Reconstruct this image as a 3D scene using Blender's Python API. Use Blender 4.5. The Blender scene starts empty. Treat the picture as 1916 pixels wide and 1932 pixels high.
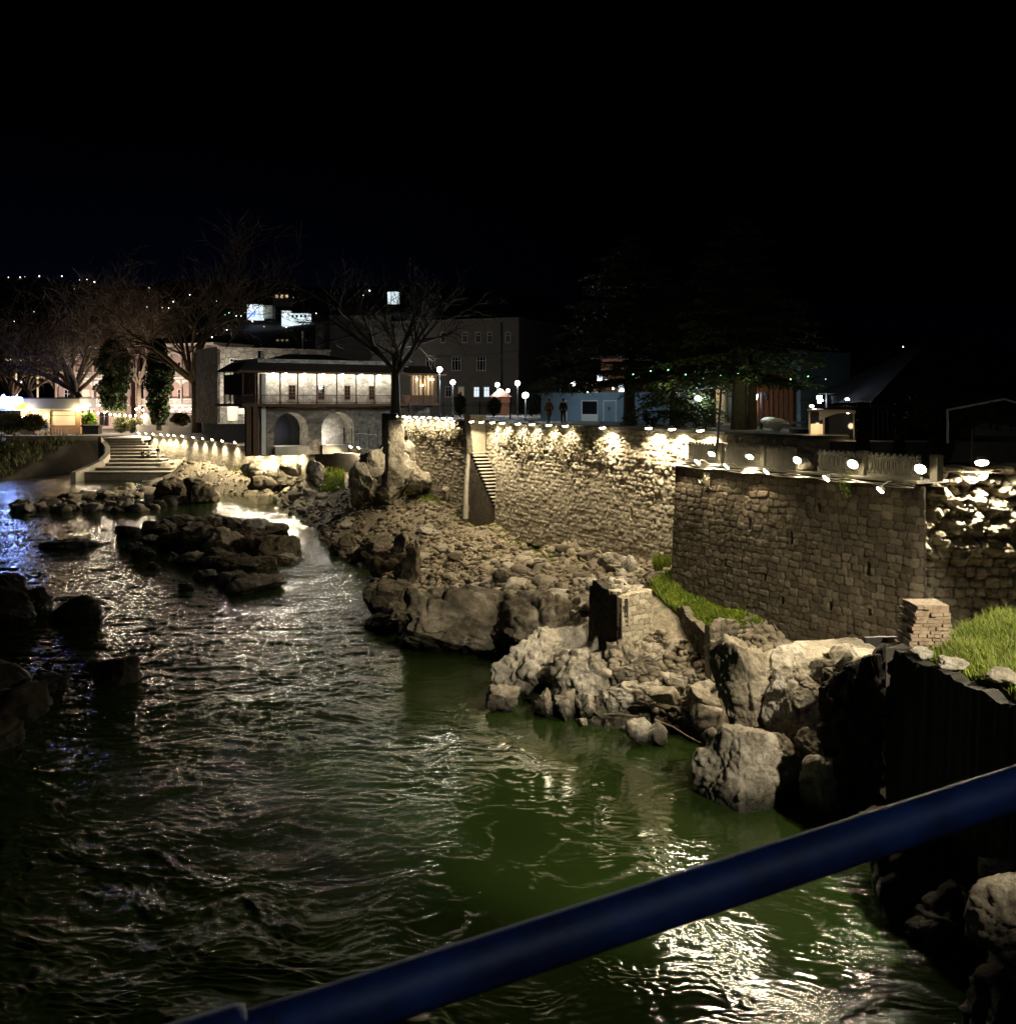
import bpy, math, random
import numpy as np
from mathutils import Vector, Matrix

scene = bpy.context.scene
COL = scene.collection
F = 1919.0 / 1916.0            # focal length over picture width
H = 12.0                       # eye height above the river

# ------------------------------------------------------------------ camera
cam_d = bpy.data.cameras.new("camera")
cam = bpy.data.objects.new("camera", cam_d)
COL.objects.link(cam)
cam.location = (0, 0, H)
cam.rotation_euler = (math.radians(90), 0, 0)
cam_d.sensor_fit = 'HORIZONTAL'
cam_d.sensor_width = 36.0
cam_d.lens = 36.0 * F
cam_d.shift_y = -211.0 / 1916.0
cam_d.clip_start = 0.1
cam_d.clip_end = 6000
cam_d.dof.use_dof = True
cam_d.dof.focus_distance = 48.0
cam_d.dof.aperture_fstop = 10.0
scene.camera = cam

# ------------------------------------------------------------------ night sky
world = bpy.data.worlds.new("World")
scene.world = world
world.use_nodes = True
wn = world.node_tree
wn.nodes.clear()
w_out = wn.nodes.new("ShaderNodeOutputWorld")
w_bg = wn.nodes.new("ShaderNodeBackground")
w_geo = wn.nodes.new("ShaderNodeTexCoord")
w_sep = wn.nodes.new("ShaderNodeSeparateXYZ")
w_rmp = wn.nodes.new("ShaderNodeValToRGB")
w_e = w_rmp.color_ramp.elements
w_e.new(0.12)
for q, p_, c_ in zip(w_e, (0.0, 0.12, 0.26), ((0.0008, 0.0018, 0.0065, 1), (0.00025, 0.0005, 0.0017, 1), (0.00002, 0.00002, 0.00004, 1))):
    q.position = p_; q.color = c_
wn.links.new(w_geo.outputs["Generated"], w_sep.inputs[0]); wn.links.new(w_sep.outputs["Z"], w_rmp.inputs[0])
# the town's glow lies to the left, upstream
w_az = wn.nodes.new("ShaderNodeMapRange")
w_az.inputs["From Min"].default_value = 0.12; w_az.inputs["From Max"].default_value = -0.28
w_az.inputs["To Min"].default_value = 0.12; w_az.inputs["To Max"].default_value = 1.0
wn.links.new(w_sep.outputs["X"], w_az.inputs["Value"])
w_mul = wn.nodes.new("ShaderNodeMixRGB"); w_mul.blend_type = 'MULTIPLY'; w_mul.inputs[0].default_value = 1.0
wn.links.new(w_rmp.outputs[0], w_mul.inputs[1]); wn.links.new(w_az.outputs[0], w_mul.inputs[2])
wn.links.new(w_mul.outputs[0], w_bg.inputs[0])
w_bg.inputs["Strength"].default_value = 1.0
wn.links.new(w_bg.outputs[0], w_out.inputs[0])

# faint fill light added from high behind the bridge, no seen source
sun_d = bpy.data.lights.new("fill_light", 'SUN')
sun_d.energy = 0.02
sun_d.angle = math.radians(12)
sun_d.color = (0.75, 0.86, 1.0)
sun = bpy.data.objects.new("fill_light", sun_d)
sun.rotation_euler = (math.radians(40), 0, math.radians(-25))
COL.objects.link(sun)

scene.view_settings.view_transform = 'Standard'
scene.view_settings.look = 'None'
scene.view_settings.exposure = 0.5
scene.view_settings.gamma = 1.0
scene.cycles.max_bounces = 5
scene.cycles.diffuse_bounces = 1
scene.cycles.glossy_bounces = 3
scene.cycles.transmission_bounces = 3
scene.cycles.caustics_reflective = False
scene.cycles.caustics_refractive = False
scene.cycles.sample_clamp_indirect = 3.0
scene.cycles.use_denoising = True

# ------------------------------------------------------------------ placing helpers
# photograph measured on a 1916 px wide copy: horizon row 755, centre column 958
def at(x, y, d):
    "point seen at column x, row y, d metres away"
    return Vector(((x - 958) / 1919 * d, d, H - (y - 755) / 1919 * d))

def on(x, y, z):
    "point at height z seen at column x, row y"
    d = (H - z) * 1919 / (y - 755)
    return Vector(((x - 958) / 1919 * d, d, z))

def river_level(Y):
    "the river drops about a metre over the rapids"
    t = np.clip((np.asarray(Y, float) - 62) / 50.0, 0, 1)
    return 1.3 * t * t * (3 - 2 * t)

def onw(x, y, dz=0.0):
    "point on the river seen at column x, row y"
    z = 0.0
    for _ in range(30):
        d = (H - z) * 1919 / (y - 755); z = .5 * z + .5 * (float(river_level(d)) + dz)
    return on(x, y, z)

def zat(y, d):
    return H - (y - 755) / 1919 * d

def hit(x, A, B, off=0.0):
    "where the column x crosses the plan line A-B (moved off metres along its left normal)"
    ax, ay = A[0], A[1]
    dx, dy = B[0] - A[0], B[1] - A[1]
    L = math.hypot(dx, dy); dx /= L; dy /= L
    ax += -dy * off; ay += dx * off
    k = (x - 958) / 1919
    s = (k * ay - ax) / (dx - k * dy)
    return Vector((ax + dx * s, ay + dy * s, 0)), s

# ------------------------------------------------------------------ object helpers
def set_props(o, label=None, cat=None, group=None, kind=None):
    if label: o["label"] = label
    if cat: o["category"] = cat
    if group: o["group"] = group
    if kind: o["kind"] = kind
    return o

def thing(name, label, cat, loc=(0, 0, 0), rz=0.0, group=None):
    o = bpy.data.objects.new(name, None)
    o.empty_display_size = 0.3
    o.location = loc
    o.rotation_euler = (0, 0, rz)
    COL.objects.link(o)
    return set_props(o, label, cat, group)

def wmat(o):
    m = o.matrix_basis.copy()
    while o.parent:
        o = o.parent
        m = o.matrix_basis @ m
    return m

def mesh_np(name, V, quads=None, tris=None, smooth=False, attrs=None):
    me = bpy.data.meshes.new(name)
    V = np.ascontiguousarray(V, dtype=np.float32)
    me.vertices.add(len(V)); me.vertices.foreach_set("co", V.ravel())
    idx, starts, tot = [], [], 0
    for f, k in ((quads, 4), (tris, 3)):
        if f is None or len(f) == 0: continue
        f = np.ascontiguousarray(f, dtype=np.int32)
        idx.append(f.ravel()); starts.append(np.arange(len(f), dtype=np.int32) * k + tot); tot += f.size
    idx = np.concatenate(idx); starts = np.concatenate(starts)
    me.loops.add(len(idx)); me.loops.foreach_set("vertex_index", idx)
    me.polygons.add(len(starts)); me.polygons.foreach_set("loop_start", starts)
    me.update(calc_edges=True)
    me.validate()
    if smooth:
        k = len(me.polygons) if smooth is True else int(smooth)
        fl = np.zeros(len(me.polygons), dtype=bool); fl[:k] = True
        me.polygons.foreach_set("use_smooth", fl)
    if attrs:
        for k, v in attrs.items():
            a = me.attributes.new(k, 'FLOAT', 'POINT')
            a.data.foreach_set("value", np.ascontiguousarray(v, dtype=np.float32))
    return me

def link_mesh(name, me, material, parent=None, loc=None):
    o = bpy.data.objects.new(name, me)
    if material and not me.materials: me.materials.append(material)
    if parent: o.parent = parent
    if loc is not None: o.location = loc
    COL.objects.link(o)
    return o

class MB:
    "collects shapes that become one mesh"
    def __init__(self): self.v, self.f = [], []
    def add(self, vs, fs):
        n = len(self.v)
        self.v += [tuple(p) for p in vs]
        self.f += [tuple(i + n for i in f) for f in fs]
        return self
    def box(self, c, s, rz=0.0, top=1.0, m=None):
        x, y, z = s[0] / 2, s[1] / 2, s[2] / 2
        vs = [(-x, -y, -z), (x, -y, -z), (x, y, -z), (-x, y, -z), (-x * top, -y * top, z), (x * top, -y * top, z), (x * top, y * top, z), (-x * top, y * top, z)]
        ca, sa = math.cos(rz), math.sin(rz)
        if m is not None: vs = [tuple(m @ Vector(p)) for p in vs]
        else: vs = [(a * ca - b * sa, a * sa + b * ca, d) for a, b, d in vs]
        vs = [(a + c[0], b + c[1], d + c[2]) for a, b, d in vs]
        return self.add(vs, [(0, 3, 2, 1), (4, 5, 6, 7), (0, 1, 5, 4), (1, 2, 6, 5), (2, 3, 7, 6), (3, 0, 4, 7)])
    def span(self, x0, x1, y0, y1, z0, z1):
        return self.box(((x0 + x1) / 2, (y0 + y1) / 2, (z0 + z1) / 2), (abs(x1 - x0), abs(y1 - y0), abs(z1 - z0)))
    def tube(self, pts, r, n=8, cap=True):
        pts = [Vector(p) for p in pts]
        rs = r if isinstance(r, (list, tuple)) else [r] * len(pts)
        base = len(self.v); u = None
        for i, p in enumerate(pts):
            d = (pts[min(i + 1, len(pts) - 1)] - pts[max(i - 1, 0)])
            if d.length < 1e-9: d = Vector((0, 0, 1))
            d.normalize()
            if u is None:
                u = d.orthogonal().normalized()
            else:
                u = u - d * u.dot(d)
                u = u.normalized() if u.length > 1e-6 else d.orthogonal().normalized()
            w = d.cross(u)
            for k in range(n):
                a = 2 * math.pi * k / n
                q = p + (u * math.cos(a) + w * math.sin(a)) * rs[i]
                self.v.append((q.x, q.y, q.z))
        for i in range(len(pts) - 1):
            for k in range(n):
                a = base + i * n + k; b = base + i * n + (k + 1) % n
                self.f.append((a, b, b + n, a + n))
        if cap:
            self.f.append(tuple(base + k for k in reversed(range(n))))
            self.f.append(tuple(base + (len(pts) - 1) * n + k for k in range(n)))
        return self
    def ball(self, c, r, seg=12, rings=8):
        r = r if isinstance(r, (tuple, list)) else (r, r, r)
        vs = [(c[0], c[1], c[2] - r[2])]
        for i in range(1, rings):
            t = -math.pi / 2 + math.pi * i / rings
            for k in range(seg):
                a = 2 * math.pi * k / seg
                vs.append((c[0] + r[0] * math.cos(t) * math.cos(a), c[1] + r[1] * math.cos(t) * math.sin(a), c[2] + r[2] * math.sin(t)))
        vs.append((c[0], c[1], c[2] + r[2]))
        fs = [(0, 1 + (k + 1) % seg, 1 + k) for k in range(seg)]
        for i in range(rings - 2):
            for k in range(seg):
                a = 1 + i * seg + k; b = 1 + i * seg + (k + 1) % seg
                fs.append((a, b, b + seg, a + seg))
        n = len(vs) - 1; o = 1 + (rings - 2) * seg
        fs += [(o + k, o + (k + 1) % seg, n) for k in range(seg)]
        return self.add(vs, fs)
    def lathe(self, c, prof, n=16):
        vs, fs = [], []
        for r, z in prof:
            for k in range(n):
                a = 2 * math.pi * k / n
                vs.append((c[0] + r * math.cos(a), c[1] + r * math.sin(a), c[2] + z))
        for i in range(len(prof) - 1):
            for k in range(n):
                a = i * n + k; b = i * n + (k + 1) % n
                fs.append((a, b, b + n, a + n))
        fs.append(tuple(reversed(range(n)))); fs.append(tuple((len(prof) - 1) * n + k for k in range(n)))
        return self.add(vs, fs)
    def prism(self, poly, z0, z1):
        n = len(poly)
        vs = [(p[0], p[1], z0) for p in poly] + [(p[0], p[1], z1) for p in poly]
        area = sum(poly[i][0] * poly[(i + 1) % n][1] - poly[(i + 1) % n][0] * poly[i][1] for i in range(n))
        fs = [tuple(range(n, 2 * n)), tuple(reversed(range(n)))] + [(i, (i + 1) % n, (i + 1) % n + n, i + n) for i in range(n)]
        if area < 0: fs = [tuple(reversed(f)) for f in fs]
        return self.add(vs, fs)
    def extrude(self, poly, y0, y1):
        "polygon in the x-z plane, thick along y"
        n = len(poly)
        vs = [(p[0], y0, p[1]) for p in poly] + [(p[0], y1, p[1]) for p in poly]
        area = sum(poly[i][0] * poly[(i + 1) % n][1] - poly[(i + 1) % n][0] * poly[i][1] for i in range(n))
        fs = [tuple(range(n)), tuple(reversed(range(n, 2 * n)))] + [(i + n, (i + 1) % n + n, (i + 1) % n, i) for i in range(n)]
        fs = [tuple(reversed(f)) if area < 0 else f for f in fs]
        return self.add(vs, fs)
    def build(self, name, material, parent=None, world=False, smooth=False):
        vs = self.v
        if world and parent is not None:
            m = wmat(parent).inverted()
            vs = [tuple(m @ Vector(p)) for p in vs]
        me = bpy.data.meshes.new(name)
        me.from_pydata(vs, [], self.f); me.update()
        if smooth: me.polygons.foreach_set("use_smooth", [True] * len(me.polygons))
        return link_mesh(name, me, material, parent)

def solo(name, mb, material, label, cat, group=None, kind=None, smooth=False):
    "a thing that is one mesh, its origin at its base"
    xs = np.array(mb.v)
    c = Vector(((xs[:, 0].min() + xs[:, 0].max()) / 2, (xs[:, 1].min() + xs[:, 1].max()) / 2, xs[:, 2].min()))
    mb.v = [tuple(Vector(p) - c) for p in mb.v]
    o = mb.build(name, material, smooth=smooth)
    o.location = c
    return set_props(o, label, cat, group, kind)

# ------------------------------------------------------------------ noise
def _h(ix, iy, iz, seed):
    h = (ix.astype(np.int64) * 374761393 + iy.astype(np.int64) * 668265263 + iz * 1274126177 + seed * 1442695041) & 0xFFFFFFFF
    h = ((h ^ (h >> 13)) * 1274126177) & 0xFFFFFFFF
    h = ((h ^ (h >> 16)) * 2246822519) & 0xFFFFFFFF
    return (h ^ (h >> 15)) & 0xFFFFFFFF

def rnd2(ix, iy, seed):
    return _h(ix, iy, 0, seed) / 4294967295.0

def perlin2(x, y, seed=0):
    x0 = np.floor(x); y0 = np.floor(y)
    fx = x - x0; fy = y - y0
    u = fx * fx * fx * (fx * (fx * 6 - 15) + 10); v = fy * fy * fy * (fy * (fy * 6 - 15) + 10)
    def g(i, j):
        a = _h(x0 + i, y0 + j, 0, seed) * (2 * np.pi / 4294967296.0)
        return np.cos(a) * (fx - i) + np.sin(a) * (fy - j)
    a = g(0, 0); b = g(1, 0); c = g(0, 1); d = g(1, 1)
    return 1.5 * ((a + (b - a) * u) + ((c + (d - c) * u) - (a + (b - a) * u)) * v)

def perlin3(p, seed=0):
    q = np.floor(p); f = p - q
    w = f * f * f * (f * (f * 6 - 15) + 10)
    out = 0
    for i in (0, 1):
        for j in (0, 1):
            for k in (0, 1):
                h = _h(q[:, 0] + i, q[:, 1] + j, (q[:, 2] + k).astype(np.int64), seed)
                gx = (h & 1023) / 511.5 - 1; gy = ((h >> 10) & 1023) / 511.5 - 1; gz = ((h >> 20) & 1023) / 511.5 - 1
                d = gx * (f[:, 0] - i) + gy * (f[:, 1] - j) + gz * (f[:, 2] - k)
                wt = (w[:, 0] if i else 1 - w[:, 0]) * (w[:, 1] if j else 1 - w[:, 1]) * (w[:, 2] if k else 1 - w[:, 2])
                out = out + d * wt
    return out

def worley2(x, y, seed=0):
    "nearest cell distance, gap to the second nearest, random per cell"
    x0 = np.floor(x); y0 = np.floor(y); f1 = np.full(x.shape, 9.0); f2 = f1.copy(); rid = np.zeros(x.shape)
    for i in (-1, 0, 1):
        for j in (-1, 0, 1):
            h = _h(x0 + i, y0 + j, 0, seed)
            d = np.hypot(x0 + i + (h & 1023) / 1023.0 - x, y0 + j + ((h >> 10) & 1023) / 1023.0 - y)
            m = d < f1; f2 = np.where(m, f1, np.minimum(f2, d)); rid = np.where(m, ((h >> 20) & 1023) / 1023.0, rid); f1 = np.where(m, d, f1)
    return f1, f2 - f1, rid

def worley3(p, seed=0):
    q = np.floor(p); n = len(p); f1 = np.full(n, 9.0); f2 = f1.copy(); rid = np.zeros(n)
    for i in (-1, 0, 1):
        for j in (-1, 0, 1):
            for k in (-1, 0, 1):
                h = _h(q[:, 0] + i, q[:, 1] + j, (q[:, 2] + k).astype(np.int64), seed)
                d = np.sqrt((q[:, 0] + i + (h & 1023) / 1023.0 - p[:, 0]) ** 2 + (q[:, 1] + j + ((h >> 10) & 1023) / 1023.0 - p[:, 1]) ** 2 + (q[:, 2] + k + ((h >> 20) & 1023) / 1023.0 - p[:, 2]) ** 2)
                m = d < f1; f2 = np.where(m, f1, np.minimum(f2, d)); rid = np.where(m, ((h >> 5) & 1023) / 1023.0, rid); f1 = np.where(m, d, f1)
    return f1, f2 - f1, rid

def fbm2(x, y, seed=0, oct=4, gain=0.5):
    s, a, t = 0, 1.0, 0
    for i in range(oct):
        s = s + a * perlin2(x, y, seed + i * 17); t += a
        x, y = x * 2.03 + 5.2, y * 2.03 + 1.3; a *= gain
    return s / t

def fbm3(p, seed=0, oct=4, gain=0.5):
    s, a, t = 0, 1.0, 0
    for i in range(oct):
        s = s + a * perlin3(p, seed + i * 17); t += a
        p = p * 2.03 + 3.7; a *= gain
    return s / t

def stones(u, v, w, h, seed, jit=0.35):
    "coursed rubble: returns (0 in a joint .. 1 on a stone, random per stone, random per stone)"
    u = u + 0.10 * w * perlin2(u / w * 0.9, v / h * 0.9, seed + 5)
    v = v + 0.22 * h * perlin2(u / w * 0.45, v / h * 0.5, seed + 6)
    r0 = np.floor(v / h)
    best = np.full(u.shape, 9.0); second = np.full(u.shape, 9.0)
    ida = np.zeros(u.shape); idb = np.zeros(u.shape)
    for dr in (-1, 0, 1):
        r = r0 + dr
        wr = w * (0.75 + 0.6 * rnd2(r, r * 0 + 3, seed))
        off = rnd2(r, r * 0 + 7, seed) * wr
        c0 = np.floor((u - off) / wr)
        for dc in (-1, 0, 1):
            c = c0 + dc
            sx = (c + 0.5 + jit * (rnd2(c, r, seed + 1) - 0.5) * 1.6) * wr + off
            sy = (r + 0.5 + jit * (rnd2(c, r, seed + 2) - 0.5) * 0.9) * h
            d = np.maximum(np.abs(u - sx) / wr, np.abs(v - sy) / h) + 0.25 * np.hypot((u - sx) / wr, (v - sy) / h)
            m = d < best
            second = np.where(m, best, np.minimum(second, d))
            ida = np.where(m, rnd2(c, r, seed + 11), ida); idb = np.where(m, rnd2(c, r, seed + 12), idb)
            best = np.where(m, d, best)
    e = second - best
    return np.clip(e / 0.22, 0, 1), ida, idb

# ------------------------------------------------------------------ materials
def new_mat(name):
    m = bpy.data.materials.new(name); m.use_nodes = True
    t = m.node_tree
    b = t.nodes["Principled BSDF"]
    return m, t, b

def N(t, kind, **kw):
    n = t.nodes.new(kind)
    for k, v in kw.items():
        if k in n.inputs: n.inputs[k].default_value = v
        else: setattr(n, k, v)
    return n

def ramp(t, stops):
    r = t.nodes.new("ShaderNodeValToRGB")
    e = r.color_ramp.elements
    while len(e) < len(stops): e.new(0.5)
    for q, (p, c) in zip(e, stops):
        q.position = p; q.color = (c[0], c[1], c[2], 1)
    return r

def pmat(name, c1, c2, scale=3.0, rough=0.85, bump=0.3, bscale=None, metal=0.0, spec=0.3, detail=6.0, dist=0.03, coord="Object"):
    "noise-mottled surface with a fine bump"
    m, t, b = new_mat(name)
    tc = N(t, "ShaderNodeTexCoord")
    n = N(t, "ShaderNodeTexNoise", Scale=scale, Detail=detail, Roughness=0.65)
    r = ramp(t, [(0.3, c1), (0.7, c2)])
    L = t.links.new
    L(tc.outputs[coord], n.inputs["Vector"]); L(n.outputs["Fac"], r.inputs[0]); L(r.outputs[0], b.inputs["Base Color"])
    b.inputs["Roughness"].default_value = rough
    b.inputs["Metallic"].default_value = metal
    b.inputs["Specular IOR Level"].default_value = spec
    if bump:
        n2 = N(t, "ShaderNodeTexNoise", Scale=bscale or scale * 6, Detail=8.0, Roughness=0.7)
        bp = N(t, "ShaderNodeBump", Strength=bump, Distance=dist)
        L(tc.outputs[coord], n2.inputs["Vector"]); L(n2.outputs["Fac"], bp.inputs["Height"]); L(bp.outputs[0], b.inputs["Normal"])
    return m

def emat(name, color, strength):
    m, t, b = new_mat(name)
    b.inputs["Base Color"].default_value = (color[0] * .8, color[1] * .8, color[2] * .8, 1)
    b.inputs["Emission Color"].default_value = (*color, 1)
    b.inputs["Emission Strength"].default_value = strength
    return m

def masonry(name, joint, c1, c2, c3, rough=0.9, fine=14.0, stain=(0.05, 0.055, 0.035), stain_amt=0.35):
    m, t, b = new_mat(name); L = t.links.new
    a1 = N(t, "ShaderNodeAttribute", attribute_name="tint"); a2 = N(t, "ShaderNodeAttribute", attribute_name="joint")
    tc = N(t, "ShaderNodeTexCoord")
    r = ramp(t, [(0.0, c1), (0.5, c2), (1.0, c3)])
    n = N(t, "ShaderNodeTexNoise", Scale=fine, Detail=8.0, Roughness=0.7)
    L(tc.outputs["Object"], n.inputs["Vector"])
    add = N(t, "ShaderNodeMath", operation='MULTIPLY_ADD'); add.inputs[1].default_value = 0.75
    sub = N(t, "ShaderNodeMath", operation='MULTIPLY_ADD'); sub.inputs[1].default_value = 0.9; sub.inputs[2].default_value = -0.32
    L(n.outputs["Fac"], sub.inputs[0]); L(a1.outputs["Fac"], add.inputs[0]); L(sub.outputs[0], add.inputs[2]); L(add.outputs[0], r.inputs[0])
    mx = N(t, "ShaderNodeMixRGB"); mx.inputs[1].default_value = (*joint, 1)
    L(a2.outputs["Fac"], mx.inputs[0]); L(r.outputs[0], mx.inputs[2])
    n3 = N(t, "ShaderNodeTexNoise", Scale=0.55, Detail=5.0, Roughness=0.6)
    L(tc.outputs["Object"], n3.inputs["Vector"])
    r3 = ramp(t, [(0.5, (0, 0, 0)), (0.72, (stain_amt,) * 3)])
    L(n3.outputs["Fac"], r3.inputs[0])
    m2 = N(t, "ShaderNodeMixRGB"); m2.inputs[2].default_value = (*stain, 1)
    L(r3.outputs[0], m2.inputs[0]); L(mx.outputs[0], m2.inputs[1]); L(m2.outputs[0], b.inputs["Base Color"])
    b.inputs["Roughness"].default_value = rough; b.inputs["Specular IOR Level"].default_value = 0.2
    n2 = N(t, "ShaderNodeTexNoise", Scale=fine * 2, Detail=8.0, Roughness=0.75)
    bp = N(t, "ShaderNodeBump", Strength=0.6, Distance=0.03)
    L(tc.outputs["Object"], n2.inputs["Vector"]); L(n2.outputs["Fac"], bp.inputs["Height"]); L(bp.outputs[0], b.inputs["Normal"])
    return m

M = {}
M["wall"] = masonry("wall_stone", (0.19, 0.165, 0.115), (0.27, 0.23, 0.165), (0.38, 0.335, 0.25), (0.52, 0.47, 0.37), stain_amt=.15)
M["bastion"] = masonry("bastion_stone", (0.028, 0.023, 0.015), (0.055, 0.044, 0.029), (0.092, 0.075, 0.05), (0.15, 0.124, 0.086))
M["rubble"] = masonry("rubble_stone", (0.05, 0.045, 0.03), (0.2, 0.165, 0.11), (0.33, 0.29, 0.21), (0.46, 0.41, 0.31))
M["pale_wall"] = masonry("pale_stone", (0.3, 0.28, 0.23), (0.22, 0.19, 0.15), (0.42, 0.38, 0.31), (0.6, 0.55, 0.46), fine=6)
M["ruin"] = masonry("ruin_stone", (0.02, 0.018, 0.013), (0.06, 0.05, 0.036), (0.11, 0.095, 0.067), (0.18, 0.15, 0.11))
M["shade_stone"] = masonry("shade_black_stone", (0.008, 0.007, 0.005), (0.018, 0.016, 0.012), (0.035, 0.03, 0.022), (0.06, 0.05, 0.037))  # near-black tone that puts shade into the stone colour

M["brick_ruin"] = masonry("old_brick", (0.05, 0.045, 0.03), (0.2, 0.13, 0.08), (0.3, 0.2, 0.12), (0.4, 0.3, 0.2))
def rock_mat(name, c1, c2, c3, wet=0.02, scale=1.3):
    m, t, b = new_mat(name); L = t.links.new
    geo = N(t, "ShaderNodeNewGeometry"); sep = N(t, "ShaderNodeSeparateXYZ")
    L(geo.outputs["Position"], sep.inputs[0])
    n = N(t, "ShaderNodeTexNoise", Scale=scale, Detail=9.0, Roughness=0.68)
    n.inputs["Distortion"].default_value = 0.6
    L(geo.outputs["Position"], n.inputs["Vector"])
    r = ramp(t, [(0.28, c1), (0.5, c2), (0.72, c3)])
    L(n.outputs["Fac"], r.inputs[0])
    v = N(t, "ShaderNodeTexVoronoi", feature='DISTANCE_TO_EDGE', Scale=0.7)
    nd = N(t, "ShaderNodeTexNoise", Scale=2.2, Detail=5.0)
    mixv = N(t, "ShaderNodeMixRGB", blend_type='ADD'); mixv.inputs[0].default_value = 1.0
    L(geo.outputs["Position"], nd.inputs["Vector"]); L(geo.outputs["Position"], mixv.inputs[1]); L(nd.outputs["Color"], mixv.inputs[2]); L(mixv.outputs[0], v.inputs["Vector"])
    rc = ramp(t, [(0.0, (0.25,) * 3), (0.035, (1,) * 3)])
    L(v.outputs["Distance"], rc.inputs[0])
    mul = N(t, "ShaderNodeMixRGB", blend_type='MULTIPLY'); mul.inputs[0].default_value = 0.28
    L(r.outputs[0], mul.inputs[1]); L(rc.outputs[0], mul.inputs[2])
    nf = N(t, "ShaderNodeTexNoise", Scale=11.0, Detail=10.0, Roughness=0.75)
    L(geo.outputs["Position"], nf.inputs["Vector"])
    rf = ramp(t, [(0.34, (.5,) * 3), (0.47, (1,) * 3), (0.7, (1.15,) * 3)])
    L(nf.outputs["Fac"], rf.inputs[0])
    mul2 = N(t, "ShaderNodeMixRGB", blend_type='MULTIPLY'); mul2.inputs[0].default_value = 0.9
    L(mul.outputs[0], mul2.inputs[1]); L(rf.outputs[0], mul2.inputs[2])
    oi = N(t, "ShaderNodeObjectInfo")
    ro = ramp(t, [(0.0, (.62, .58, .52)), (0.5, (.95, .93, .9)), (1.0, (1.12, 1.13, 1.15))])
    L(oi.outputs["Random"], ro.inputs[0])
    mul3 = N(t, "ShaderNodeMixRGB", blend_type='MULTIPLY'); mul3.inputs[0].default_value = 1.0
    L(mul2.outputs[0], mul3.inputs[1]); L(ro.outputs[0], mul3.inputs[2])
    # mossy, lichen-dark patches
    nm = N(t, "ShaderNodeTexNoise", Scale=0.9, Detail=6.0, Roughness=0.7); L(geo.outputs["Position"], nm.inputs["Vector"])
    rm = ramp(t, [(0.54, (0, 0, 0)), (0.66, (.65,) * 3)]); L(nm.outputs["Fac"], rm.inputs[0])
    mo_ = N(t, "ShaderNodeMixRGB"); mo_.inputs[2].default_value = (c1[0] * .5, c1[1] * .52, c1[2] * .42, 1)
    L(rm.outputs[0], mo_.inputs[0]); L(mul3.outputs[0], mo_.inputs[1])
    mul = mo_
    # wet and algae-stained just above the water line
    zr = N(t, "ShaderNodeMapRange"); zr.inputs["From Min"].default_value = 0.15; zr.inputs["From Max"].default_value = 0.95
    nz = N(t, "ShaderNodeMath", operation='MULTIPLY_ADD'); nz.inputs[1].default_value = 0.9
    n4 = N(t, "ShaderNodeTexNoise", Scale=1.7, Detail=4.0); L(geo.outputs["Position"], n4.inputs["Vector"])
    L(n4.outputs["Fac"], nz.inputs[0]); nz.inputs[2].default_value = -0.45
    ad = N(t, "ShaderNodeMath", operation='ADD'); L(sep.outputs["Z"], ad.inputs[0]); L(nz.outputs[0], ad.inputs[1]); L(ad.outputs[0], zr.inputs["Value"])
    wetm = N(t, "ShaderNodeMixRGB"); wetm.inputs[1].default_value = (wet, wet * 0.95, wet * 0.6, 1)
    L(zr.outputs[0], wetm.inputs[0]); L(mul.outputs[0], wetm.inputs[2]); L(wetm.outputs[0], b.inputs["Base Color"])
    rr = N(t, "ShaderNodeMapRange"); rr.inputs["To Min"].default_value = 0.35; rr.inputs["To Max"].default_value = 0.88
    L(zr.outputs[0], rr.inputs["Value"]); L(rr.outputs[0], b.inputs["Roughness"])
    b.inputs["Specular IOR Level"].default_value = 0.25
    n2 = N(t, "ShaderNodeTexNoise", Scale=9.0, Detail=10.0, Roughness=0.72)
    L(geo.outputs["Position"], n2.inputs["Vector"])
    b1 = N(t, "ShaderNodeBump", Strength=0.9, Distance=0.10); b2 = N(t, "ShaderNodeBump", Strength=0.3, Distance=0.04)
    L(n2.outputs["Fac"], b1.inputs["Height"]); L(rc.outputs[0], b2.inputs["Height"]); L(b1.outputs[0], b2.inputs["Normal"]); L(b2.outputs[0], b.inputs["Normal"])
    return m

M["rock"] = rock_mat("limestone", (0.13, 0.112, 0.082), (0.36, 0.325, 0.26), (0.52, 0.48, 0.405))
M["dark_rock"] = rock_mat("dark_river_rock", (0.05, 0.043, 0.032), (0.15, 0.128, 0.095), (0.28, 0.24, 0.18))
M["shelf_rock"] = rock_mat("shelf_rock", (0.03, 0.026, 0.018), (0.14, 0.12, 0.088), (0.36, 0.325, 0.26), wet=.006, scale=.8)  # darker tone and blacker foot put the inlet's shadow into the shelf colour
M["shade_wet_rock"] = rock_mat("shade_dark_wet_rock", (0.008, 0.007, 0.005), (0.02, 0.017, 0.012), (0.045, 0.038, 0.027))  # near-black colour stands for shade on these rocks as well as wet
M["bank"] = rock_mat("gravel_bank", (0.11, 0.095, 0.065), (0.24, 0.205, 0.145), (0.38, 0.33, 0.25), scale=3.0)
M["gravel"] = rock_mat("gravel_stone", (0.17, 0.145, 0.105), (0.34, 0.3, 0.225), (0.54, 0.48, 0.38), scale=0.9)
M["concrete"] = pmat("concrete", (0.27, 0.25, 0.2), (0.4, 0.37, 0.31), 1.5, bump=0.3)
M["old_thin_brick"] = pmat("old_thin_brick", (.16, .11, .07), (.36, .28, .19), 5.0, bump=.8, bscale=25)
M["pale_tread"] = pmat("pale_stone_tread", (.45, .41, .33), (.6, .56, .47), 3.0, bump=.3)  # paler than the wall, light on the treads put into the colour
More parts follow.
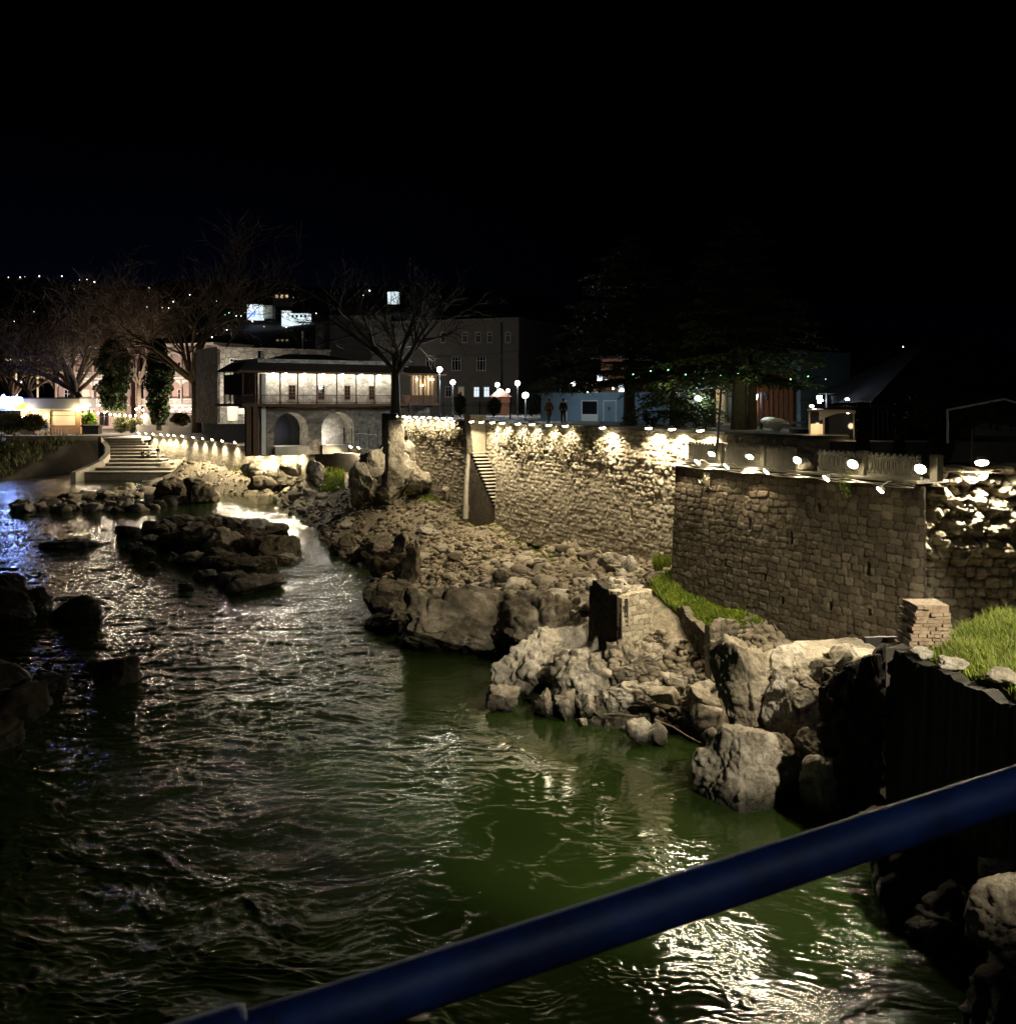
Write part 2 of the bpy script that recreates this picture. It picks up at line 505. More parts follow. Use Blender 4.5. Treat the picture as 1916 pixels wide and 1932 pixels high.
M["stair_stone"] = pmat("dark_stair_stone", (.045, .037, .026), (.12, .1, .07), 2.5, bump=.9, bscale=9, dist=.06)
M["dark_concrete"] = pmat("blackish_concrete", (0.02, 0.018, 0.014), (0.05, 0.045, 0.035), 1.2, bump=0.5)  # even concrete tone close to black
M["grey_concrete"] = pmat("weathered_concrete", (0.07, 0.065, 0.055), (0.14, 0.13, 0.11), 1.2, bump=0.3)
M["paving"] = pmat("paving", (0.12, 0.11, 0.095), (0.2, 0.18, 0.155), 2.0, bump=0.2)
M["earth"] = pmat("earth", (0.035, 0.028, 0.018), (0.075, 0.06, 0.04), 1.2, bump=0.6)
M["hill"] = pmat("wooded_hill", (0.008, 0.01, 0.008), (0.018, 0.022, 0.016), 0.01, bump=0)
M["iron"] = pmat("black_iron", (0.012, 0.012, 0.013), (0.02, 0.02, 0.022), 8, rough=0.5, bump=0.1, spec=0.4)
M["lamp_housing"] = pmat("painted_lamp_housing", (0.5, 0.48, 0.43), (0.62, 0.6, 0.55), 8, rough=0.5, bump=0)
M["cable"] = pmat("pale_cable", (0.42, 0.38, 0.3), (0.55, 0.5, 0.42), 8, rough=0.6, bump=0)
M["lens"] = emat("lit_lens", (1.0, 0.86, 0.56), 45)
M["lens_soft"] = emat("lit_small_lens", (1.0, 0.87, 0.6), 25)
M["globe"] = emat("lit_globe", (0.93, 0.97, 1.0), 14)
M["warm_bulb"] = emat("warm_bulb", (1.0, 0.8, 0.55), 18)
M["bark"] = pmat("pale_bark", (0.10, 0.075, 0.05), (0.25, 0.2, 0.14), 3.0, bump=0.6)
M["dark_bark"] = pmat("dark_bark", (0.03, 0.024, 0.017), (0.07, 0.055, 0.04), 3.0, bump=0.7)
M["twig"] = pmat("twig_bark", (0.11, 0.08, 0.055), (0.2, 0.145, 0.1), 3.0, bump=0)

def leaf_mat(name, c1, c2, scale=0.8):
    m, t, b = new_mat(name); L = t.links.new
    g = N(t, "ShaderNodeNewGeometry")
    n = N(t, "ShaderNodeTexNoise", Scale=scale, Detail=3.0)
    L(g.outputs["Position"], n.inputs["Vector"])
    ri = N(t, "ShaderNodeMath", operation='MULTIPLY_ADD'); ri.inputs[1].default_value = 0.5; ri.inputs[2].default_value = -0.25
    L(g.outputs["Random Per Island"], ri.inputs[0])
    ad = N(t, "ShaderNodeMath", operation='ADD'); L(n.outputs["Fac"], ad.inputs[0]); L(ri.outputs[0], ad.inputs[1])
    r = ramp(t, [(0.25, c1), (0.75, c2)]); L(ad.outputs[0], r.inputs[0]); L(r.outputs[0], b.inputs["Base Color"])
    b.inputs["Roughness"].default_value = 0.6
    b.inputs["Specular IOR Level"].default_value = 0.2
    return m
M["grass"] = leaf_mat("grass_blade", (0.075, 0.12, 0.012), (0.26, 0.32, 0.04), 1.4)
M["dry_grass"] = leaf_mat("pale_grass", (0.12, 0.13, 0.035), (0.28, 0.28, 0.1), 1.4)
M["cedar"] = leaf_mat("cedar_needle", (0.022, 0.036, 0.014), (0.07, 0.095, 0.022), 0.5)
M["ivy"] = leaf_mat("ivy_leaf", (0.015, 0.026, 0.011), (0.05, 0.07, 0.024), 0.9)
M["creeper"] = leaf_mat("creeper_leaf", (0.13, 0.115, 0.07), (0.42, 0.38, 0.28), 2.0)
M["shrub"] = leaf_mat("shrub_leaf", (0.07, 0.08, 0.03), (0.2, 0.2, 0.09), 1.5)
M["green_leaf"] = leaf_mat("green_leaf", (0.06, 0.11, 0.012), (0.16, 0.24, 0.03), 2.0)

# ------------------------------------------------------------------ rock meshes
_ico = {}
def ico(sub):
    if sub in _ico: return _ico[sub]
    import bmesh
    bm = bmesh.new(); bmesh.ops.create_icosphere(bm, subdivisions=sub, radius=1.0)
    bm.verts.ensure_lookup_table()
    V = np.array([v.co[:] for v in bm.verts]); Fc = np.array([[v.index for v in f.verts] for f in bm.faces])
    bm.free(); _ico[sub] = (V, Fc)
    return _ico[sub]

def rock_shape(seed, size, sub=4, planes=14, k=3.0, low=0.13, high=0.06, crack=0.0, flat=None, strata=0.0, blocky=1.0, lo=0.42, hi=0.80):
    V, Fc = ico(sub)
    rng = np.random.default_rng(seed)
    p = V / ((np.abs(V) ** k).sum(1) ** (1 / k))[:, None]
    p = p / np.abs(p).max()
    for i in range(planes):
        n = rng.normal(size=3); n /= np.linalg.norm(n)
        d = rng.uniform(lo, hi) * (np.abs(n).sum() ** 0.45)
        s = np.maximum(p @ n - d, 0)
        p = p - n * (s * 0.985)[:, None]
    if flat is not None:
        n = np.array(flat[:3], float); n /= np.linalg.norm(n)
        s = np.maximum(p @ n - flat[3], 0); p = p - n * (s * 0.93)[:, None]
    mx, mn = p.max(0), p.min(0)
    p = (p - (mx + mn) / 2) / ((mx - mn) / 2)
    sz = np.array(size) / 2.0
    q = p * sz
    u = p / np.linalg.norm(p, axis=1)[:, None]
    r = float(np.mean(sz)); o = rng.uniform(-50, 50, 3)
    g = q / r
    disp = low * fbm3(g * 1.5 + o, seed, 3)
    if sub >= 4:
        # broken, stepped surface: quantised low noise plus sharp ridges
        w = fbm3(g * 2.6 + o * .7, seed + 2, 3) * 3.0
        disp = disp + low * .8 * (np.floor(w) + np.clip((w - np.floor(w) - .75) * 4, 0, 1)) / 3.0
        disp = disp + high * 1.3 * (0.5 - np.abs(fbm3(g * 4.2 + o, seed + 3, 4, 0.6)))
        disp = disp + high * .8 * fbm3(g * 11 + o, seed + 4, 3, 0.6)
    if sub >= 4:
        # broken into blocks along joints
        gw = g + 0.22 * np.stack([perlin3(g * 2 + o, seed + 31), perlin3(g * 2 + o + 9, seed + 32), perlin3(g * 2 + o + 5, seed + 33)], 1)
        _, e, rid = worley3(gw * np.array([.95, .95, 1.25]) + o, seed + 20)
        disp = disp + blocky * ((rid - .5) * .26 * np.clip(e / .12, 0, 1) - .10 * np.exp(-(e / .05) ** 2))
        if sub >= 5:
            _, e, rid = worley3(gw * np.array([2.3, 2.3, 3.0]) + o, seed + 21)
            disp = disp + blocky * ((rid - .5) * .11 * np.clip(e / .15, 0, 1) - .045 * np.exp(-(e / .07) ** 2))
    if strata:
        disp = disp + strata * np.abs(perlin3(g * np.array([0.7, 0.7, 4.5]) + o, seed + 8))
    if crack:
        c = perlin3(g * 1.7 + o * 1.3, seed + 5) + 0.25 * perlin3(g * 5 + o, seed + 6)
        disp = disp - crack * 1.5 * np.exp(-(c / 0.04) ** 2)
    return q + u * (disp * r)[:, None], Fc

def boulder(name, loc, size, seed, label, cat="rock", mat="rock", group=None, rz=0.0, tilt=(0, 0), sub=4, shade=True, **kw):
    V, Fc = rock_shape(seed, size, sub, **kw)
    me = mesh_np(name, V, tris=Fc, smooth=shade)
    o = link_mesh(name, me, M[mat])
    o.location = loc
    o.rotation_euler = (tilt[0], tilt[1], rz)
    return set_props(o, label, cat, group)

def boulder_px(x0, y0, x1, y1, d, depth, seed, label, sink=0.0, name="boulder", **kw):
    "boulder that fills a picture box when it stands d metres away"
    w = (x1 - x0) / 1919 * d; h = (y1 - y0) / 1919 * d
    c = at((x0 + x1) / 2, (y0 + y1) / 2, d)
    return boulder(name, (c.x, c.y + depth * 0.15, c.z - sink / 2), (w * 1.06, depth, h * 1.04 + sink), seed, label, **kw)

# ================================================================== TERRAIN
W1A = (-0.6, 68.0); W1B = (12.7, 41.1)           # tall wall, near face line
W2A = (7.1, 43.0); W2B = (13.0, 32.0)            # bastion face line
PROM = 10.35

_cp = []
def cp(X, Y, z): _cp.append((X, Y, z))
def cpx(x, y, z):
    p = on(x, y, z); cp(p.x, p.y, z)
WATERLINE = [(330, 906), (440, 935), (530, 957), (552, 990), (598, 1022), (640, 1062), (692, 1082), (700, 1150), (742, 1180), (752, 1212), (840, 1225), (930, 1238), (985, 1275), (985, 1330), (1090, 1368), (1200, 1397), (1315, 1415), (1330, 1480), (1480, 1508), (1605, 1530), (1622, 1640), (1705, 1800), (1760, 1930)]
for x, y in WATERLINE:
    p = onw(x, y, -0.12); cp(p.x, p.y, p.z)
for x, y in [(300, 940), (400, 965), (500, 990), (520, 1060), (600, 1130), (620, 1200), (680, 1260), (735, 1300), (830, 1290), (900, 1320), (900, 1420), (1080, 1440), (1230, 1480), (1260, 1580), (1450, 1600), (1500, 1720), (1600, 1932)]: cpx(x, y, -1.6)
for p in [(-0.6, 68, 3.7), (3.9, 59, 3.7), (8.3, 50, 3.8), (6.9, 43, 4.4), (9.8, 38, 3.8), (12.8, 32, 3.7), (-3, 75, 4.3), (-8, 86, 5.0), (-12, 97, 5.2), (-11.4, 84, 3.2), (-14, 103, 5.0), (-20.5, 105.5, 4.2),
          (-29.5, 117, 3.9), (-46, 145.5, 4.0), (-58, 159, 4.3), (-34, 122, 3.3), (-17.4, 104, 4.1), (-25, 111, 1.9), (-22, 106, 3.2), (-37, 130, 3.5), (-41, 131, 2.3), (-5.3, 65, 1.7), (-1, 73, 3.2), (1.4, 62, 2.5), (-10.7, 80, 1.9), (-16.7, 95, 1.6), (-15, 92, 1.9), (5.2, 52, 3.2), (-0.2, 50, 1.7),
          (3.2, 46.5, 2.7), (4.5, 41.5, 2.0), (7.4, 41.8, 3.9), (8.9, 38, 3.6), (8.9, 34.3, 1.8), (5.9, 38, 1.0), (11, 31, 2.6), (12, 28, 2.4), (14, 25, 3.0), (10.0, 21, -0.3), (12, 15, 0.0), (10, 10, -0.6), (16, 31, 4.6), (20, 30, 5), (20, 20, 4),
          (14, 45, 4), (8, 62, 4), (0, 85, 5), (-6, 100, 5.5), (-62, 158, 2.0), (-62, 130, -0.8), (-40, 110, -1.8), (-30, 90, -1.8), (-20, 60, -2), (-20, 30, -2), (-30, 12, -2), (0, 20, -2), (5, 12, -1.5), (-60, 60, -2), (-60, 110, -2)]: cp(*p)
for q_ in [(325, 893, 2.4), (400, 893, 3.0), (345, 870, 4.0), (312, 868, 3.8), (300, 880, 2.9)]: cpx(*q_)
_c = np.array(_cp)
_D = np.hypot(_c[:, None, 0] - _c[None, :, 0], _c[:, None, 1] - _c[None, :, 1])
_n = len(_c)
_A = np.zeros((_n + 1, _n + 1)); _A[:_n, :_n] = -_D; _A[:_n, _n] = 1; _A[_n, :_n] = 1
_w = np.linalg.solve(_A + np.diag([1e-6] * _n + [0]), np.append(_c[:, 2], 0))

def bank_base(X, Y):
    X = np.asarray(X, float); Y = np.asarray(Y, float)
    z = np.full(X.shape, _w[_n])
    for i in range(_n): z = z - _w[i] * np.hypot(X - _c[i, 0], Y - _c[i, 1])
    return z

def bank_z(X, Y):
    X = np.atleast_1d(np.asarray(X, float)); Y = np.atleast_1d(np.asarray(Y, float))
    z = bank_base(X, Y)
    m = np.clip((z + 0.3) / 1.0, 0, 1)
    return z + m * (0.32 * fbm2(X * 0.45, Y * 0.45, 3, 5, 0.55) + 0.07 * np.abs(perlin2(X * 2.3, Y * 2.3, 9)))

def bz(X, Y): return float(bank_z(X, Y)[0])

def grid_mesh(name, xs, ys, zf, material, kind="structure"):
    X, Y = np.meshgrid(xs, ys)
    Z = zf(X.ravel(), Y.ravel())
    V = np.stack([X.ravel(), Y.ravel(), Z], 1)
    nx, ny = len(xs), len(ys)
    i = np.arange(nx * ny).reshape(ny, nx)
    q = np.stack([i[:-1, :-1], i[:-1, 1:], i[1:, 1:], i[1:, :-1]], -1).reshape(-1, 4)
    me = mesh_np(name, V, quads=q, smooth=True)
    o = link_mesh(name, me, material)
    return set_props(o, kind=kind)

grid_mesh("river_bank", np.arange(-64, 25, 0.36), np.concatenate([np.arange(9, 80, 0.34), np.arange(80, 164, 0.6)]), bank_z, M["bank"])

# left bank under the cafe
def left_z(X, Y):
    e = (Y - 130 - 0.10 * (X + 68)) + 2.5 * perlin2(X * 0.12, Y * 0.12, 4)
    z = np.where(e < 0, e * 0.4, 1.2 + np.clip(e, 0, 32) / 32.0 * 5.0) - 8 * np.clip((X + 66) / 4, 0, 1)
    return z - 0.2 + 0.5 * fbm2(X * 0.3, Y * 0.3, 8, 4)
grid_mesh("left_bank", np.arange(-140, -55, 0.8), np.arange(118, 178, 0.8), left_z, M["earth"])

# ------------------------------------------------------------------ the river
def build_river():
    k = np.concatenate([np.linspace(-1.5, -0.62, 60, endpoint=False), np.linspace(-0.62, 0.42, 760, endpoint=False), np.linspace(0.42, 1.4, 60)])
    iy = np.concatenate([np.linspace(1 / 7.0, 1 / 18.5, 60, endpoint=False), np.linspace(1 / 18.5, 1 / 175.0, 840)])
    Yr = 1.0 / iy
    Kk, YY = np.meshgrid(k, Yr)
    X = (Kk * YY).ravel(); Y = YY.ravel()
    step = np.abs(np.gradient(Yr))[:, None] * np.ones_like(Kk); step = step.ravel()
    # a calm green pool close under the bridge, rapids farther up and along the far side
    calm = 1.3 * np.exp(-((((X - 3.5) / 6.0) ** 2 + ((Y - 28) / 12.0) ** 2) ** 1.5)) + 1.2 * np.exp(-(((X - 0.5) / 4.0) ** 2 + ((Y - 42) / 6.0) ** 2)) + 0.8 * np.exp(-(((X + 8.5) / 2.2) ** 2 + ((Y - 66) / 6.0) ** 2)) + 0.9 * np.exp(-(((X + 30) / 7) ** 2 + ((Y - 112) / 9.0) ** 2))
    calm = np.clip(calm, 0, 1)
    chop = np.clip(1.0 - 0.90 * calm, 0.10, 1)
    # swirl the pattern the way eddies do
    wx = X + 1.6 * fbm2(X * 0.13, Y * 0.13, 21, 3); wy = Y + 1.6 * fbm2(X * 0.13 + 9, Y * 0.13, 22, 3)
    wx = wx + 0.45 * perlin2(wx * 0.6, wy * 0.6, 23); wy = wy + 0.45 * perlin2(wx * 0.6 + 5, wy * 0.6, 24)
    # patches where wavelets ride
    patch = np.clip(0.5 + 1.3 * fbm2(wx * 0.28, wy * 0.4, 31, 3), 0.0, 1.25)
    a = chop * (0.35 + 0.65 * patch)
    wisp = np.clip(1 - np.abs(perlin2(wx * 0.45, wy * 0.6, 33)) * 6.5, 0, 1) * np.clip(.4 + 2 * fbm2(wx * .22, wy * .22, 34, 2), 0, 1) * np.clip(calm * 1.2, 0, 1)
    def ridge(px, py, s): return 1 - 2 * np.abs(perlin2(px, py, s))
    z = 0.055 * a * ridge(wx * 0.42, wy * 0.75, 41)
    z += 0.040 * a * ridge(wx * 0.95 + 3, wy * 1.7, 42)
    f1 = np.clip(0.6 / step, 0, 1)
    z += 0.030 * (a + 0.42 * wisp) * ridge(wx * 2.1, wy * 3.6, 43) * f1
    f2 = np.clip(0.18 / step, 0, 1)
    z += 0.015 * (a + 0.55 * wisp) * perlin2(wx * 5.0, wy * 8.0, 44) * f2
    pt_ = np.clip(-.22 + 2.6 * fbm2(wx * .26, wy * .26, 46, 4), 0.02, 1) * (1 - .75 * np.clip(calm * 1.2, 0, 1) * np.clip((2.5 - X) / 3, 0, 1))
    z += 0.011 * pt_ * ridge(wx * 2.6, wy * 3.8, 45) * np.clip(0.25 / step, 0, 1) + .0055 * pt_ * perlin2(wx * 6.5, wy * 8.5, 47) * np.clip(0.12 / step, 0, 1)
    z = z + river_level(Y)
    V = np.stack([X, Y, z], 1)
    nx, ny = len(k), len(Yr)
    i = np.arange(nx * ny).reshape(ny, nx)
    q = np.stack([i[:-1, :-1], i[:-1, 1:], i[1:, 1:], i[1:, :-1]], -1).reshape(-1, 4)
    m, t, b = new_mat("river_water"); L = t.links.new
    at_ = N(t, "ShaderNodeAttribute", attribute_name="chop")
    geo = N(t, "ShaderNodeNewGeometry")
    mp = N(t, "ShaderNodeMapping"); mp.inputs["Scale"].default_value = (1.0, 1.7, 1.0)
    L(geo.outputs["Position"], mp.inputs["Vector"])
    n1 = N(t, "ShaderNodeTexNoise", Scale=4.2, Detail=6.0, Roughness=0.65); n1.inputs["Distortion"].default_value = 0.8
    L(mp.outputs[0], n1.inputs["Vector"])
    bp = N(t, "ShaderNodeBump", Distance=0.05)
    ms = N(t, "ShaderNodeMath", operation='MULTIPLY'); ms.inputs[1].default_value = 0.9
    L(at_.outputs["Fac"], ms.inputs[0]); L(ms.outputs[0], bp.inputs["Strength"]); L(n1.outputs["Fac"], bp.inputs["Height"]); L(bp.outputs[0], b.inputs["Normal"])
    n2 = N(t, "ShaderNodeTexNoise", Scale=0.12, Detail=3.0)
    L(geo.outputs["Position"], n2.inputs["Vector"])
    r = ramp(t, [(0.3, (0.010, 0.018, 0.004)), (0.7, (0.017, 0.030, 0.006))])
    L(n2.outputs["Fac"], r.inputs[0]); L(r.outputs[0], b.inputs["Base Color"])
    b.inputs["Roughness"].default_value = 0.045
    b.inputs["IOR"].default_value = 1.33
    me = mesh_np("river", V, quads=q, smooth=True, attrs={"chop": np.clip(a + 0.4 * wisp + .12 * pt_ - .05, 0.02, 1.2)})
    o = link_mesh("river", me, m)
    return set_props(o, kind="structure")
build_river()

# ------------------------------------------------------------------ streets, ground and hills
def sheet(name, poly, z0, z1, mat):
    mb = MB(); mb.prism(poly, z0, z1)
    return set_props(mb.build(name, M[mat]), kind="structure")

_e1 = Vector((W1B[0] - W1A[0], W1B[1] - W1A[1], 0)).normalized()          # along the tall wall, towards the bridge
_n1 = Vector((_e1.y, -_e1.x, 0))                                         # out over the river
if _n1.dot(Vector((0, 0, 0)) - Vector((W1A[0], W1A[1], 0))) < 0: _n1 = -_n1
def w1(s, off=0.0, z=0.0):
    p = Vector((W1A[0], W1A[1], 0)) + _e1 * s + _n1 * off
    p.z = z; return p
pa = [w1(-24.5, -1.6), w1(0.4, -1.6), w1(0.4, -0.4), w1(31, -0.4)]
sheet("promenade", [(p.x, p.y) for p in pa] + [(40, 38), (70, 38), (70, 160), (-5.5, 160), (-5.5, 114), (-9.6, 93.5)], 4.0, PROM, "paving")
sheet("lower_street", [(-57, 161.5), (-45.7, 147), (-28.9, 118.6), (-20.3, 108.2), (-13.5, 102.5), (-9.8, 94.5), (-5.6, 114.5), (-5.6, 150), (-30, 150), (-50, 165)], 3.0, 6.5, "paving")
sheet("upper_street", [(-48.4, 157), (-30.2, 129), (-24.5, 125), (-5.6, 132), (-5.6, 170), (-60, 178), (-62, 172)], 6.0, 9.75, "paving")
sheet("path", [(-78, 158), (-56.5, 161.3), (-49, 165.5), (-60, 180), (-78, 180)], 2.0, 6.42, "paving")
g = MB(); g.add([(-900, 171.6, 6.35), (900, 171.6, 6.35), (900, 2500, 6.35), (-900, 2500, 6.35)], [(0, 1, 2, 3)])
set_props(g.build("ground", M["earth"]), kind="structure")

def hill_z(X, Y):
    r = (Y - 330) / 900.0
    base = 6 + 150 * np.clip(r, 0, 1) ** 0.85
    ridge = 1.0 - 0.42 * np.clip((X + 100) / 500.0, 0, 1.3) + 0.10 * perlin2(X * 0.006, Y * 0.004, 5)
    return base * np.clip(ridge, 0.1, 1.2) + 5 * fbm2(X * 0.012, Y * 0.012, 77, 4) - 4
grid_mesh("hills", np.arange(-900, 900, 12.0), np.arange(320, 1500, 12.0), hill_z, M["hill"])

# ================================================================== STONE WALLS
def stone_wall(name, A, B, zb, zt, material, stone=(0.5, 0.32), amp=0.05, seed=1, res=0.045, batter=0.05, thick=0.8, holes=(), extra=None, zone=None, ragged=0.0, label=None, cat="wall", parent=None):
    A = Vector((A[0], A[1], 0)); B = Vector((B[0], B[1], 0))
    e = (B - A); Ln = e.length; e.normalize()
    n = Vector((e.y, -e.x, 0)); flip = False
    mid = (A + B) / 2
    if n.dot(-mid) < 0: n = -n; flip = True
    zb0, zb1 = zb if isinstance(zb, tuple) else (zb, zb)
    zt0, zt1 = zt if isinstance(zt, tuple) else (zt, zt)
    nu = max(3, int(Ln / res)); nv = max(3, int(max(zt0 - zb0, zt1 - zb1) / res))
    U, T = np.meshgrid(np.linspace(0, Ln, nu), np.linspace(0, 1, nv))
    U = U.ravel(); T = T.ravel()
    b_ = zb0 + (zb1 - zb0) * U / Ln; t_ = zt0 + (zt1 - zt0) * U / Ln
    if ragged: t_ = t_ + ragged * fbm2(U * 0.9, U * 0 + seed, seed + 9, 4)
    Z = b_ + (t_ - b_) * T
    s, ia, ib = stones(U, Z, stone[0], stone[1], seed)
    am = amp if zone is None else amp * zone(U, Z)
    d = am * (s ** 0.6 - 0.6) + am * 0.9 * (ib - 0.5) * s + amp * 0.5 * fbm2(U * 6, Z * 6, seed + 3, 3)
    if extra is not None: d = d + extra(U, Z)
    jn = s.copy()
    for hu, hz, hw, hh in holes:
        m = (np.abs(U - hu) < hw / 2) & (np.abs(Z - hz) < hh / 2)
        d = np.where(m, -0.35, d); jn = np.where(m, 0, jn)
    d = d + batter * (1 - T) * (t_ - b_)
    P = np.stack([A.x + e.x * U + n.x * d, A.y + e.y * U + n.y * d, Z], 1)
    i = np.arange(nu * nv).reshape(nv, nu)
    q = np.stack([i[:-1, :-1], i[:-1, 1:], i[1:, 1:], i[1:, :-1]], -1).reshape(-1, 4)
    back = P[i[-1]] - np.array([n.x, n.y, 0]) * thick
    back2 = back.copy(); back2[:, 2] = zb0
    n0 = nu * nv
    P2 = np.concatenate([P, back, back2])
    tk = np.arange(nu)
    q2 = np.stack([i[-1][:-1], i[-1][1:], n0 + tk[1:], n0 + tk[:-1]], -1)
    q3 = np.stack([n0 + tk[:-1], n0 + tk[1:], n0 + nu + tk[1:], n0 + nu + tk[:-1]], -1)
    t4 = []
    for col, bi, fl in ((0, 0, False), (nu - 1, nu - 1, True)):
        for r in range(nv - 1):
            f = (n0 + bi, i[r][col], i[r + 1][col])
            t4.append(f[::-1] if fl else f)
        f = (n0 + bi, n0 + nu + bi, i[0][col]); t4.append(f[::-1] if fl else f)
    q = np.concatenate([q, q2, q3]); t4 = np.array(t4)
    if flip: q = q[:, ::-1]; t4 = t4[:, ::-1]
    org = np.array([mid.x, mid.y, min(zb0, zb1)])
    ex = 2 * nu
    me = mesh_np(name, P2 - org, quads=q, tris=t4, smooth=(nu - 1) * (nv - 1), attrs={"tint": np.concatenate([ia, np.full(ex, 0.5)]), "joint": np.concatenate([np.clip(jn * 1.6, 0, 1), np.ones(ex)])})
    o = link_mesh(name, me, material)
    if parent is not None:
        o.parent = parent; o.location = wmat(parent).inverted() @ Vector(org)
    else:
        o.location = org
        set_props(o, label, cat)
    return o

# --- tall wall: near stretch
def rough_top(U, Z):
    m = np.clip((Z - (8.4 + 0.9 * perlin2(U * 0.35, U * 0 + 2, 61) - 0.10 * np.clip(U - 4, 0, 99))) / 1.2, 0, 1)
    low = np.clip((Z - 6.2) / 1.5, 0, 1) * np.clip(1 - (U - 7) / 6, 0, 1)
    lump = np.abs(fbm2(U * 1.7, Z * 1.7, 62, 4, 0.6))
    led = np.clip(perlin2(U * 0.22, Z * 1.05 + 0.12 * U, 63), 0, 1)
    return (0.40 * m + 0.10 * low) * lump * 0.5 + 0.14 * m * led
def zone_top(U, Z):
    return 1 + 2.6 * np.clip((Z - 7.6 + 0.05 * U + 0.8 * perlin2(U * .4, Z * .4, 64)) / 1.2, 0, 1)
tall_wall = stone_wall("retaining_wall", w1(-0.2), w1(30), (3.0, 3.2), 10.42, M["wall"], stone=(0.36, 0.235), amp=0.045, seed=4, res=0.048, batter=0.035, thick=1.4, extra=rough_top, zone=zone_top,
    holes=[(9.0, 6.9, .16, .42), (16.5, 6.0, .17, .5), (18.6, 5.85, .2, .25), (21.0, 5.9, .2, .25), (12.0, 7.6, .2, .2), (23.2, 7.2, .14, .4)],
    label="long tall stone embankment wall lit by a row of floodlights beside the narrow stair")
cpm = MB()
for k in range(0, 30, 2):
    a, b_ = w1(k + 0.02, 0.13), w1(k + 1.98, 0.13); c, d_ = w1(k + 1.98, -1.5), w1(k + 0.02, -1.5)
    cpm.prism([(a.x, a.y), (b_.x, b_.y), (c.x, c.y), (d_.x, d_.y)], 10.42, 10.56)
cpm.build("coping", M["grey_concrete"], tall_wall, world=True)

# stair in the notch between the two stretches
st = MB(); side = MB(); rs_ = MB()
nst = 17
for k in range(nst):
    s0 = -4.3 + k * (4.2 / nst); s1 = s0 + 4.2 / nst
    zt = 8.35 - k * (3.75 / nst)
    p = [w1(s0 - .02, 0.14), w1(s1 + .06, 0.14), w1(s1 + .06, -0.95), w1(s0 - .02, -0.95)]
    st.prism([(v.x, v.y) for v in p], zt - 0.075, zt)
    p = [w1(s0, 0.08), w1(s1 - .005, 0.08), w1(s1 - .005, -0.93), w1(s0, -0.93)]
    rs_.prism([(v.x, v.y) for v in p], zt - 0.5, zt - .077)
st.build("stair", M["pale_tread"], tall_wall, world=True)
rs_.build("risers", M["shade_stone"], tall_wall, world=True)  # risers coloured near black in place of shade under the treads
a, b_ = w1(-4.6, 0.08), w1(0.1, 0.08); c, d_ = w1(0.1, -1.0), w1(-4.6, -1.0)
side.add([(a.x, a.y, 3), (b_.x, b_.y, 3), (b_.x, b_.y, 4.25), (a.x, a.y, 8.2), (d_.x, d_.y, 3), (c.x, c.y, 3), (c.x, c.y, 4.25), (d_.x, d_.y, 8.2)],
         [(0, 1, 2, 3), (7, 6, 5, 4), (3, 2, 6, 7), (0, 3, 7, 4), (1, 5, 6, 2)])
side.build("stair_side", M["stair_stone"], tall_wall, world=True)
stone_wall("pillar", w1(-5.15, 0.30), w1(-4.05, 0.30), 8.1, (10.95, 10.95), M["wall"], stone=(0.4, 0.28), amp=0.03, seed=14, res=0.05, batter=-0.10, thick=1.2, parent=tall_wall)
pl = MB(); c0 = w1(-4.75, 0.35)
pl.tube([(c0.x, c0.y, 3.6), (c0.x + 0.05, c0.y, 5.8), (c0.x + 0.22, c0.y, 8.15)], [0.2, 0.18, 0.15], 10)
solo("timber_post", pl, M["concrete"], "pale round post propping the pillar beside the narrow wall stair", "post")

# --- tall wall: far stretch with creeper
def rough_far(U, Z):
    m = np.clip((Z - (8.6 + 0.5 * perlin2(U * 0.5, U * 0 + 2, 71))) / 0.7, 0, 1)
    return 0.35 * m * np.abs(fbm2(U * 1.7, Z * 1.7, 72, 4, 0.6)) + 0.10 * m
far_wall = stone_wall("retaining_wall", w1(-23.6, -1.2), w1(0.2, -1.2), 3.4, 10.42, M["wall"], stone=(0.38, 0.25), amp=0.05, seed=24, res=0.06, batter=0.03, thick=1.2, extra=rough_far, zone=zone_top,
    label="set back far stretch of embankment wall left of the narrow stair, hung with dry creeper")
cpm = MB()
for k in range(12):
    a, b_ = w1(-23.6 + k * 1.98 + .02, -1.08), w1(-23.6 + k * 1.98 + 1.96, -1.08); c, d_ = w1(-23.6 + k * 1.98 + 1.96, -2.6), w1(-23.6 + k * 1.98 + .02, -2.6)
    cpm.prism([(a.x, a.y), (b_.x, b_.y), (c.x, c.y), (d_.x, d_.y)], 10.42, 10.56)
cpm.build("coping", M["grey_concrete"], far_wall, world=True)
# corner buttress at its far end
ba = at(744, 0, 83.2)
boulder("wall_buttress", (ba.x, ba.y, 7.6), (1.35, 1.5, 5.4), 31, "pale brightly lit masonry buttress at the far end of the tall wall", cat="buttress", sub=6, planes=7, k=9, lo=.85, hi=1.1, strata=.04, low=.035, blocky=.3, rz=.3)
db = MB(); p = [at(720, 780, 89), at(748, 780, 87), at(752, 780, 91), at(724, 780, 93)]
db.prism([(v.x, v.y) for v in p], 4.5, 10.85)
solo("concrete_block", db, M["dark_concrete"], "dark square concrete block at the foot of the big bare tree", "concrete block")

